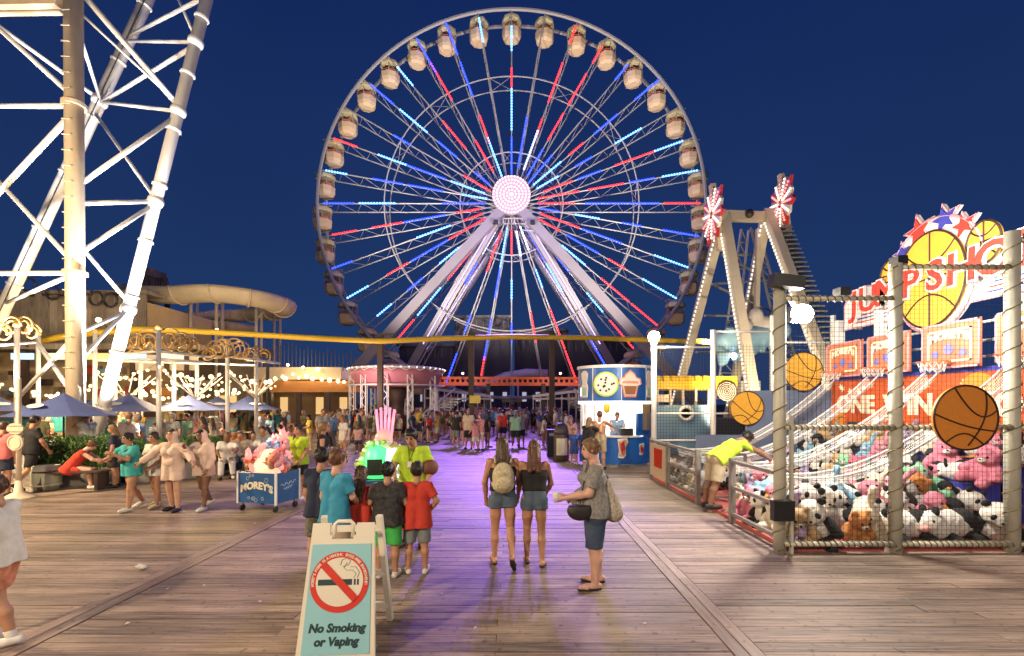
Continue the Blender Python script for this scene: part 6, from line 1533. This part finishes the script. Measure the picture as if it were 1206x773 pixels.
# attendant bending over the rail inside the game
t,J = person('attendant in lime tee and khaki shorts bending over inside the game rail', (3.88,8.8,0), -80, H=1.84, w=1.06, ps={'lean':56,'legL':(-8,4,4),'legR':(-12,6,4),'armL':(8,70,76,10),'armR':(10,60,62,10),'nod':52}, skn='brown', hair='black', shirt=LIME, hem=.04, shirt_loose=.022, bcol=KHA, blen=.95, shoe=S_B, z=.06)
# at the kiosk
for lab,px,feet,face,kw in (
    ('bare chested boy in dark swim trunks waiting beside the round bin',673,543,150,dict(H=1.62,skn='light',hair='light',bcol=NAVY,blen=.9,shoe=S_Y,shoe_type='low',ps={'armL':(14,6,30,10)})),
    ('small boy in blue white trimmed basketball kit beside round bin',676,547,170,dict(H=1.22,skn='tan',hair='brown',shirt=cloth('royal',(.03,.07,.28)),hem=.10,bcol=cloth('royal',(.03,.07,.28)),blen=.95,shoe=S_Y,ps={'hs':1.16})),
    ('woman in black tee with hands raised at the kiosk counter',693,556,-40,dict(H=1.66,w=1.15,skn='light',hair='light',style='bob',shirt=BLK,hem=.05,bcol=BLK,bottom='pants',blen=1.5,shoe=S_B,female=True,ps={'armL':(18,60,130,20),'armR':(18,64,128,18)})),
    ('bare backed man with brown hair ordering at the kiosk',706,553,-20,dict(H=1.84,skn='tan',hair='auburn',style='short',bcol=KHA,blen=.9,shoe=S_B,ps={'armL':(14,30,80,10),'armR':(30,60,110,10)}))):
    person(lab,G(px,feet),face,res=.02,**kw)
person('kiosk worker in pale blue tee bending over the counter', (kx.x+.02,kx.y-.15,0), 178, H=1.72, ps={'armL':(12,30,70,16),'armR':(12,34,74,16),'nod':22,'lean':10}, skn='light', hair='light', shirt=cloth('pale_blue',(.30,.44,.60)), hem=.05, bcol=KHA, blen=1.5, bottom='pants', shoe=S_B, res=.02, z=.1)
# left side: men standing beyond the hedge, a passer-by at the frame edge
for lab,px,Y,face,kw in (
    ('man in plain green tee standing beyond the hedge',130,13.4,-40,dict(H=1.80,w=1.12,skn='tan',hair='grey',shirt=cloth('green',(.03,.30,.14)),hem=.05,bcol=KHA,blen=.9,shoe=S_W)),
    ('man in pale checked shirt standing beside the umbrella pole',151,13.2,10,dict(H=1.82,w=1.15,skn='tan',hair='light',shirt=mat('cloth_check',(.60,.46,.42),.85,var=.5,scale=40),hem=.06,bcol=DEN,blen=.9,shoe=S_W)),
    ('man in white vest with raised arms beyond the hedge',103,13.2,70,dict(H=1.82,skn='tan',hair='brown',shirt=WHT,sleeve=.1,hem=.05,bcol=BLK,blen=.9,shoe=S_W,ps={'armL':(16,60,150,20),'armR':(16,58,150,20)})),
    ('man in white cap and pale blue tee beside the checked shirt man',165,13.8,150,dict(H=1.76,skn='tan',hair='grey',shirt=cloth('slate_blue',(.22,.27,.40)),hem=.05,bcol=KHA,blen=.9,shoe=S_W)),
    ('person in pink top and dark shorts carrying a yellow bag at the sign pole',2,10.2,10,dict(H=1.66,skn='tan',hair='brown',shirt=cloth('rose',(.55,.13,.13)),hem=.03,bcol=NAVY,blen=.7,shoe=S_B,female=True)),
    ('man in black tee and cap walking behind the sign pole',37,11.0,-20,dict(H=1.76,skn='tan',hair='black',shirt=BLK,hem=.05,bcol=BLK,blen=.9,shoe=S_B,ps=walkA)),
    ('young woman in dark tee leaning on the hedge planter',136,11.3,120,dict(H=1.55,skn='tan',hair='light',style='bob',shirt=NAVY,hem=.03,bcol=BLK,blen=.8,shoe=S_B,female=True)),
    ('girl in white playsuit standing on the violet deck behind children',405,16.2,140,dict(H=1.66,skn='tan',hair='light',style='bob',shirt=WHT,hem=.05,bcol=cloth('sand',(.5,.4,.3)),blen=.4,shoe=S_B,female=True))):
    person(lab,GY(px,Y),face,res=.018,**kw)

# ------------------------------------------------------------------ the crowd: a few low detail figures, copied with their own clothes
base_kw = [dict(H=1.75,hair='dark',shirt=WHT,hem=.05,shirt_loose=.025,bcol=BLK,blen=.95,shoe=S_B,ps={'armL':(12,6,30,8),'armR':(12,-4,14,6)}),
           dict(H=1.64,female=True,hair='dark',style='long',shirt=WHT,hem=.03,bcol=BLK,blen=.4,shoe=S_B,ps={'armL':(12,20,80,14),'armR':(10,-4,10,4)}),
           dict(H=1.72,hair='dark',shirt=WHT,hem=.05,shirt_loose=.025,bcol=BLK,blen=.95,shoe=S_B,ps=walkA,w=1.12),
           dict(H=1.62,female=True,hair='dark',style='pony',shirt=WHT,hem=.04,bcol=BLK,bottom='pants',blen=1.9,shoe=S_B,ps=walkB),
           dict(H=1.25,hair='dark',shirt=WHT,hem=.06,bcol=BLK,blen=.9,shoe=S_B,ps={'hs':1.16,'armL':(14,20,60,10)}),
           dict(H=1.70,hair='dark',shirt=WHT,hem=.03,bcol=BLK,blen=.95,shoe=S_B,ps={'legL':(86,84,6),'legR':(84,80,8),'lean':10,'armL':(12,40,70,14),'armR':(12,36,80,14)}),
           dict(H=1.66,female=True,hair='dark',style='bob',shirt=WHT,hem=.02,bcol=BLK,bottom='pants',blen=1.9,shoe=S_B,ps={'legL':(86,84,4),'legR':(84,76,5),'lean':16,'armL':(14,44,84,14),'armR':(10,30,66,14)})]
COLS = {'white':(.70,.67,.62),'cream':(.58,.48,.34),'black':(.015,.015,.017),'navy':(.02,.03,.08),'red':(.5,.04,.03),'grey':(.25,.25,.25),'pink':(.6,.25,.28),'mint green':(.28,.52,.33),'royal blue':(.03,.08,.36),
        'orange':(.6,.22,.04),'olive':(.14,.14,.06),'teal':(.04,.30,.32),'yellow':(.62,.45,.08),'purple':(.16,.05,.26),'sky blue':(.22,.42,.62),'maroon':(.20,.02,.04),'lavender':(.36,.28,.50),'brown':(.17,.09,.05)}
BOT = {'black':(.015,.015,.017),'denim':(.08,.11,.17),'khaki':(.36,.29,.19),'white':(.6,.58,.54),'grey':(.2,.2,.2),'navy':(.02,.03,.07)}
COLS.update({'blue striped':(.1,.2,.5),'red striped':(.5,.05,.05),'black striped':(.02,.02,.02),'speckled grey':(.3,.3,.3),'flowered yellow':(.6,.4,.1),'flowered blue':(.1,.25,.5)})
def top_mat(s):
    if s.endswith('striped'): return striped('cloth_'+s.replace(' ','_'),COLS[s],(.66,.63,.58))
    if s[:3] in ('spe','flo'): return mat('cloth_'+s.replace(' ','_'),COLS[s],.85,var=.8,scale=24)
    return cloth('c_'+s.replace(' ','_'),COLS[s])
bases = []; headJ = []
def cap_mesh(J,H):
    V,Fc = sdf_mesh([('e',J['head']+J['hu']*.03*H-J['hf']*.005*H,(.052*H,.062*H,.045*H),None),('e',J['head']+J['hu']*.028*H+J['hf']*.065*H,(.042*H,.045*H,.010*H),None)],.02,.015,[(J['head']+J['hu']*.018*H,-J['hu'])]); return np_mesh('cap',V,Fc,BLK)
def bag_mesh(J,H,front):
    c = J['chest']+np.array((.0,-.105*H,-.04*H)) if not front else J['pel']+np.array((.13*H,.05*H,.03*H))
    V,Fc = sdf_mesh([('e',c,(.075*H,.05*H,.10*H) if not front else (.035*H,.07*H,.06*H),None)],.025,.02); return np_mesh('bag',V,Fc,BLK)
for i,kw in enumerate(base_kw):
    t,J = person('x',(0,0,0),0,res=.034,k=.03,eyes=False,fingers=False,**kw); bases.append(t); headJ.append((cap_mesh(J,kw['H']),bag_mesh(J,kw['H'],False),bag_mesh(J,kw['H'],True)))
used = set(); first = [True]*len(bases); cq = random.Random(21)
def tint(o, m):
    o.material_slots[0].link = 'OBJECT'; o.material_slots[0].material = m
def crowd(kind, loc, face, place, zone, shirt=None, bot=None):
    for tries in range(60):
        s = shirt or cq.choice(list(COLS)); b = bot or cq.choice(list(BOT)); h = cq.choice(list(HAIR))
        if (s,b,h,place,kind) not in used: break
        if tries > 30: shirt = bot = None
    used.add((s,b,h,place,kind))
    o = bases[kind] if first[kind] else copy_tree(bases[kind]); first[kind] = False
    o.location = loc; o.rotation_euler[2] = R(face); sc_ = cq.uniform(.94,1.06); o.scale = (sc_*cq.uniform(.95,1.1),sc_*cq.uniform(.95,1.1),sc_)
    sk = cq.choice(('light','tan','tan','pink','brown'))
    nm = ('man','woman','man','woman','child','man','woman')[kind]; st = ('standing','standing','walking','walking','standing','sitting','sitting')[kind]
    low = {0:'shorts',1:'shorts',2:'shorts',3:'trousers',4:'shorts',5:'shorts',6:'trousers'}[kind]
    hw = {'brown':'brown','dark':'very dark','light':'fair','auburn':'auburn','black':'black','grey':'grey'}[h]
    o['label'] = '%s haired %s in %s top, %s %s, %s%s' % (hw,nm,s,b,low,'' if st=='standing' else st+' ',place); o['category'] = 'person'; o['group'] = zone
    acc = cq.random(); am = cloth('c_'+(ac := cq.choice(('black','navy','red','white','khaki_bag','teal'))), COLS.get(ac,(.36,.29,.19)))
    kids = list(o.children)
    if acc < .28: tint(obj('cap',headJ[kind][0],o),am)
    elif acc < .42 and kind < 4: tint(obj('backpack',headJ[kind][1],o),am)
    elif acc < .58 and kind < 4: tint(obj('bag',headJ[kind][2],o),am)
    for ch in kids:
        n = ch.name.split('.')[0]
        if n in ('cap','backpack','bag'): bpy.data.objects.remove(ch); continue
        tint(ch, {'body':skin(sk),'shirt':top_mat(s),'hair':hairm(h)}.get(n, cloth('b_'+b,BOT[b]) if n in ('shorts','trousers') else (S_W if cq.random()<.5 else S_B)))
# named small groups on the violet walk
for kind,px,Y,face,s,b in ((0,537,21.5,-20,'black','grey'),(0,552,20.8,170,'cream','black'),(4,560,20.2,40,'pink','white'),(1,566,20.4,150,'pink','white'),(1,574,21.6,-60,'black','black'),
                           (0,592,24.5,0,'red','navy'),(2,607,21.2,5,'mint green','black'),(0,614,22.4,20,'grey','black'),(1,545,22.6,100,'maroon','black'),(2,602,26,0,'navy','denim'),(0,588,27,170,'sky blue','khaki')):
    crowd(kind,GY(px,Y),face,'on the violet walk','people in the middle of the walk',s,b)
for k in range(70):
    Y = cq.uniform(27,45); px = cq.uniform(482,668) if k%3 else cq.uniform(560,640)
    if 436<px<455: px += 30
    crowd(cq.choice((0,1,2,3,0,1,4)),GY(px,Y),cq.uniform(0,360),'far off below the wheel','far crowd below the wheel')
for k in range(20):
    Y = cq.uniform(24,31); crowd(cq.choice((0,1,2,3,4)),GY(cq.uniform(486,545),Y),cq.uniform(0,360),'by the white ramp','people in front of the ramp')
for k in range(60):
    Y = cq.uniform(19,32); px = cq.uniform(255,432); crowd(cq.choice((0,1,0,3,1,4)),GY(px,Y),cq.uniform(0,360),'by the lit shelter','crowd among the umbrellas and shelter')
for k in range(30):
    Y = cq.uniform(14.5,24); px = cq.uniform(25,255); crowd(cq.choice((0,1,0,1,4)),GY(px,Y),cq.uniform(0,360),'under the blue umbrellas','crowd under the umbrellas')
for k,(px,Y,s) in enumerate(((268,12.9,'white'),(283,13.2,'cream'),(298,13.9,'white'),(311,14.6,'grey'),(322,15.2,'sky blue'),(334,16.0,'black'),(276,13.8,'orange'),(345,16.6,'pink'))):
    crowd(5 if k%2 else 6,GY(px,Y),cq.choice((150,195,210,240)),'on the planter edge','people sitting on the planter edge',s)
for k in range(7): crowd(cq.choice((0,1,4)),GY(cq.uniform(784,832),20.6),cq.uniform(120,240),'inside the yellow pavilion','people inside the pavilion')
for k,(px,Y) in enumerate(((640,22),(645,24),(655,26),(636,30),(668,24),(628,33))): crowd(cq.choice((0,1)),GY(px,Y),cq.uniform(0,360),'beyond the litter bins','people beside the bins',('white','black')[k%2])
for k in range(18): crowd(cq.choice((0,1,2)),GY(cq.uniform(395,470),cq.uniform(22,28)),cq.uniform(0,360),'by the pink canopy','people in front of the canopy')
for i,b in enumerate(bases):
    if first[i]: bpy.data.objects.remove(b)

# ------------------------------------------------------------------ plush prizes
def plush_parts(spec, res=.022):
    out = []
    for nm, prims, m, k in spec:
        if nm in ('body','belly','muzzle'): V,Fc = sdf_mesh(prims,res,k); out.append((nm,folds(np_mesh(nm,V,Fc,m),.009,17,19,len(out))))
        else:
            for p in prims:
                n2 = {'black_limbs':'ear' if p[0]=='e' else 'limb','eyes':'eye','beak_and_feet':'beak' if p[0]=='c' else 'foot','black_patches':'patch','ears':'ear' if p[0]=='e' else 'limb'}.get(nm,nm)
                mb = MB()
                if p[0]=='e': mb.ball(p[1],1.0,10,7,sc=p[2])
                else:
                    a,b = Vector(p[1]),Vector(p[2]); u = (b-a).normalized(); mb.path([a-u*p[3]*.9,a-u*p[3]*.5,a,b,b+u*p[4]*.6,b+u*p[4]*.95],[p[3]*.3,p[3]*.85,p[3],p[4],p[4]*.8,p[4]*.25],9)
                out.append((n2,mb.mesh(n2,m,smooth=True)))
    return out
def fur(name,col): return mat('fur_'+name,col,.95,var=.22,scale=34,bump=.7)
FW, FB = fur('white',(.70,.67,.62)), fur('black',(.012,.012,.013)); mirror = lambda f: [f(-1),f(1)]
m_eye = mat('plush_eye',(.01,.01,.01),.15,var=0)
limb = lambda: mirror(lambda s:('c',(s*.17,.02,.36),(s*.27,.14,.22),.07,.075))+mirror(lambda s:('c',(s*.12,.08,.10),(s*.17,.30,.09),.09,.095))
eyes_ = lambda z=.56,y=.185: mirror(lambda s:('e',(s*.075,y,z),(.020,.018,.022),None))
PL = {
 'panda': [('body',[('e',(0,0,.20),(.21,.18,.22),None),('e',(0,.03,.53),(.20,.175,.17),None),('e',(0,.17,.49),(.085,.07,.06),None)],FW,.05),
           ('black_limbs',limb()+mirror(lambda s:('e',(s*.15,.0,.69),(.06,.04,.06),None)),FB,.03),
           ('eye_patch',mirror(lambda s:('e',(s*.085,.165,.56),(.045,.03,.055),None))+[('e',(0,.235,.515),(.03,.02,.02),None)],FB,.01)],
 'bear': [('body',[('e',(0,0,.20),(.20,.17,.21),None),('e',(0,.03,.52),(.18,.165,.165),None)]+limb()+mirror(lambda s:('e',(s*.13,.0,.67),(.055,.035,.055),None)),fur('bear',(.5,.3,.15)),.05),
          ('muzzle',[('e',(0,.17,.48),(.075,.06,.055),None)],FW,.02),('eyes',eyes_()+[('e',(0,.232,.50),(.022,.015,.016),None)],m_eye,.005)],
 'cow': [('body',[('c',(-.22,0,.2),(.22,0,.2),.19,.2),('e',(.38,.03,.25),(.15,.16,.16),None)],FW,.07),
         ('black_patches',[('e',(-.22,.06,.27),(.17,.165,.16),None),('e',(.08,-.08,.25),(.14,.14,.17),None),('e',(.45,-.06,.34),(.09,.08,.09),None)],FB,.03),
         ('muzzle',[('e',(.49,.08,.2),(.075,.08,.06),None)],fur('pinkish',(.65,.33,.30)),.02),('ears',[('e',(.32,.1,.42),(.03,.05,.07),None),('e',(.32,-.06,.42),(.03,.05,.07),None),('c',(-.2,.14,.1),(-.22,.28,.05),.06,.06),('c',(.15,.14,.1),(.17,.3,.05),.06,.06)],FB,.02),('eyes',[('e',(.44,.155,.3),(.02,.02,.025),None)],m_eye,.005)],
 'penguin': [('body',[('e',(0,0,.26),(.2,.17,.26),None),('e',(0,.02,.58),(.16,.15,.14),None)]+mirror(lambda s:('c',(s*.18,.02,.4),(s*.26,.06,.18),.05,.03)),fur('penguin',(.02,.022,.03)),.05),
             ('belly',[('e',(0,.075,.25),(.16,.13,.21),None),('e',(0,.085,.56),(.11,.09,.095),None)],FW,.05),('beak_and_feet',[('c',(0,.16,.56),(0,.25,.54),.04,.015)]+mirror(lambda s:('e',(s*.1,.15,.03),(.09,.13,.035),None)),fur('orange',(.65,.25,.04)),.02),('eyes',mirror(lambda s:('e',(s*.06,.165,.61),(.018,.018,.02),None)),m_eye,.005)],
 'bunny': [('body',[('e',(0,0,.20),(.19,.17,.20),None),('e',(0,.03,.50),(.17,.16,.16),None)]+limb()+mirror(lambda s:('c',(s*.08,-.02,.62),(s*.17,-.08,.40 if s>0 else .88),.05,.055)),fur('bunny',(.45,.45,.45)),.05),('muzzle',[('e',(0,.17,.46),(.06,.05,.045),None)],FW,.02),('eyes',eyes_(.53,.18),m_eye,.005)],
}
PP = {k:plush_parts(v) for k,v in PL.items()}
TINTS = {'bear':{'pink':(.62,.20,.28),'tan':(.50,.33,.17),'ginger':(.48,.20,.06),'grey':(.33,.31,.30),'mint green':(.25,.55,.34),'cream':(.66,.56,.42),'pale blue':(.25,.45,.62)},
         'bunny':{'grey':(.36,.34,.33),'pink':(.66,.28,.36),'cream':(.66,.58,.46),'lilac':(.45,.34,.56),'pale blue':(.25,.45,.62)},'penguin':{'black':(.02,.022,.03),'pink':(.62,.22,.30)}}
pq = random.Random(33)
def plush(kind, loc, rot, sc_, place, col=None):
    if kind in TINTS: col = col or pq.choice(list(TINTS[kind])); lab = '%s plush %s prize %s' % (col,kind,place)
    else: lab = '%s plush %s prize %s' % ('black and white',kind,place)
    if sc_ < .74: lab = 'small '+lab
    elif sc_ > .9: lab = 'big '+lab
    if abs(rot[0])+abs(rot[1]) > .55: lab = lab.replace('plush','tipped plush')
    t_ = thing('plush_'+kind, lab, 'plush toy', loc, lab.replace('prize','prizes'), local=True); t_.rotation_euler = rot; t_.scale = (sc_,)*3
    for i,(nm,me) in enumerate(PP[kind]):
        o = obj(nm, me, t_)
        if i == 0 and col: tint(o, fur(kind+'_'+col.replace(' ','_'), TINTS[kind][col]))
# stepped shelf below the pile
for k,(xa,z) in enumerate(((6.9,.35),(7.5,.72),(8.05,1.02))): MB().box((xa,7.6,.06),(xa+.6 if k<2 else XW-.02,12.4,z)).build('prize_step', m_sblue, gb)
def rr(lay=.35): return (pq.uniform(-lay,lay),pq.uniform(-lay,lay),pq.uniform(R(100),R(230)))
# front row against the net
x = 3.98
for kind,dx,sc_,col in (('bear',.42,.85,'tan'),('panda',.5,1.0,None),('bear',.42,.75,'ginger'),('bunny',.42,.95,'cream'),('cow',.72,1.0,None),('cow',.75,1.05,None),('panda',.3,.95,None)):
    plush(kind,(x+.12,YF+.42,.07),(R(-30) if kind!='cow' else 0,pq.uniform(-.2,.2),R(150+pq.uniform(-30,40)) if kind!='cow' else R(180+pq.uniform(-15,15))),sc_,'lying along the front net',col); x += dx*.9
for k in range(12):
    kind = pq.choice(('panda','cow','panda','bear','cow','penguin')); plush(kind,(4.25+k*.25,YF+.95+pq.uniform(-.1,.15),.10+.06*pq.random()),rr(.5),pq.uniform(.8,1.0),'in the second row behind the front net')
for k in range(14):
    kind = pq.choice(('panda','cow','bear','bunny','bunny')); plush(kind,(4.4+k*.22,YF+1.5+pq.uniform(-.15,.2),.12+.025*k),rr(.6),pq.uniform(.75,1.0),'in the middle of the prize pile')
for k in range(16):
    plush(pq.choice(('bear','bunny','panda','penguin','bear')),(4.6+pq.uniform(0,1.9),YF+2.2+pq.uniform(0,2.6),.08+.1*pq.random()),rr(.6),pq.uniform(.65,.85),'under the ball chutes')
# along the walk rail
for k,(y,kind,col) in enumerate(((6.75,'bunny','lilac'),(7.1,'bunny','cream'),(7.5,'panda',None),(7.95,'bear','pink'),(8.3,'bear','cream'),(10.0,'bunny','grey'),(10.5,'bunny','cream'),(10.9,'bear','grey'),(11.5,'bunny','grey'),(12.0,'bear','cream'))):
    plush(kind,(4.12+pq.uniform(-.03,.1),y,.07),(pq.uniform(-.3,.1),pq.uniform(-.2,.2),R(95+pq.uniform(-25,35))),.8,'beside the side rail',col)
# on the steps along the wall
for row,(xx,z) in enumerate(((6.62,.08),(7.2,.36),(7.78,.73),(8.32,1.03))):
    y = 7.55; k = 0
    while y < 12.2:
        kind = pq.choice(('bear','penguin','bunny','panda','bear','bunny')) if y > 8.6 else pq.choice(('penguin','bear','penguin','cow','panda'))
        col = None
        if kind == 'bear' and y < 9.0: col = 'pink'
        if kind == 'bear' and y > 10: col = pq.choice(('ginger','cream','tan','pale blue'))
        if kind == 'penguin': col = 'black'
        plush(kind,(xx+pq.uniform(-.1,.1),y,z+pq.uniform(0,.05)),(pq.uniform(-.35,.1),pq.uniform(-.3,.3),R(pq.uniform(80,165))),pq.uniform(.62,.9),'on the wall steps' if row else 'at the foot of the wall steps',col); y += pq.uniform(.30,.40)

# ------------------------------------------------------------------ pale blue sculpted sea figure on the swing ride
m_sea = mat('sea_blue_paint',(.30,.52,.68),.4,scale=2,var=.2); c0 = P(882,405,24.5)
sea = thing('sea_sculpture','pale blue wave shaped ride figure with white crest between tan legs','sculpture',c0,local=True)
q = random.Random(2); pr_ = []
for k in range(9):
    x = -1.5+k*.38; pr_.append(('c',(x,q.uniform(-.2,.2),.4+.25*math.sin(k)),(x-.15+q.uniform(-.1,.1),-.2,-1.1+.12*k),.28,.16))
V,Fc = sdf_mesh(pr_+[('c',(-1.3,0,.2),(1.7,0,.7),.45,.5)],.08,.12); obj('wave', np_mesh('wave',V,Fc,m_sea), sea)
V,Fc = sdf_mesh([('e',(-.3,-.1,.9),(.42,.4,.42),None),('e',(.35,-.05,1.5),(.36,.35,.42),None),('e',(.9,-.1,1.0),(.5,.4,.45),None),('c',(.3,0,1.4),(.6,0,.8),.3,.35),('e',(1.55,-.1,1.0),(.35,.3,.35),None)],.08,.1); obj('crest', np_mesh('crest',V,Fc,m_ivory), sea)
MB().bar((.4,0,.8),(.6,.2,6.2),.22).build('hanger', m_tanst, sea)
MB().ball((-1.0,-.4,-.7),.16,8,6).build('lamp_bulb', glow('sea_bulb',(.8,.9,1),8), sea)
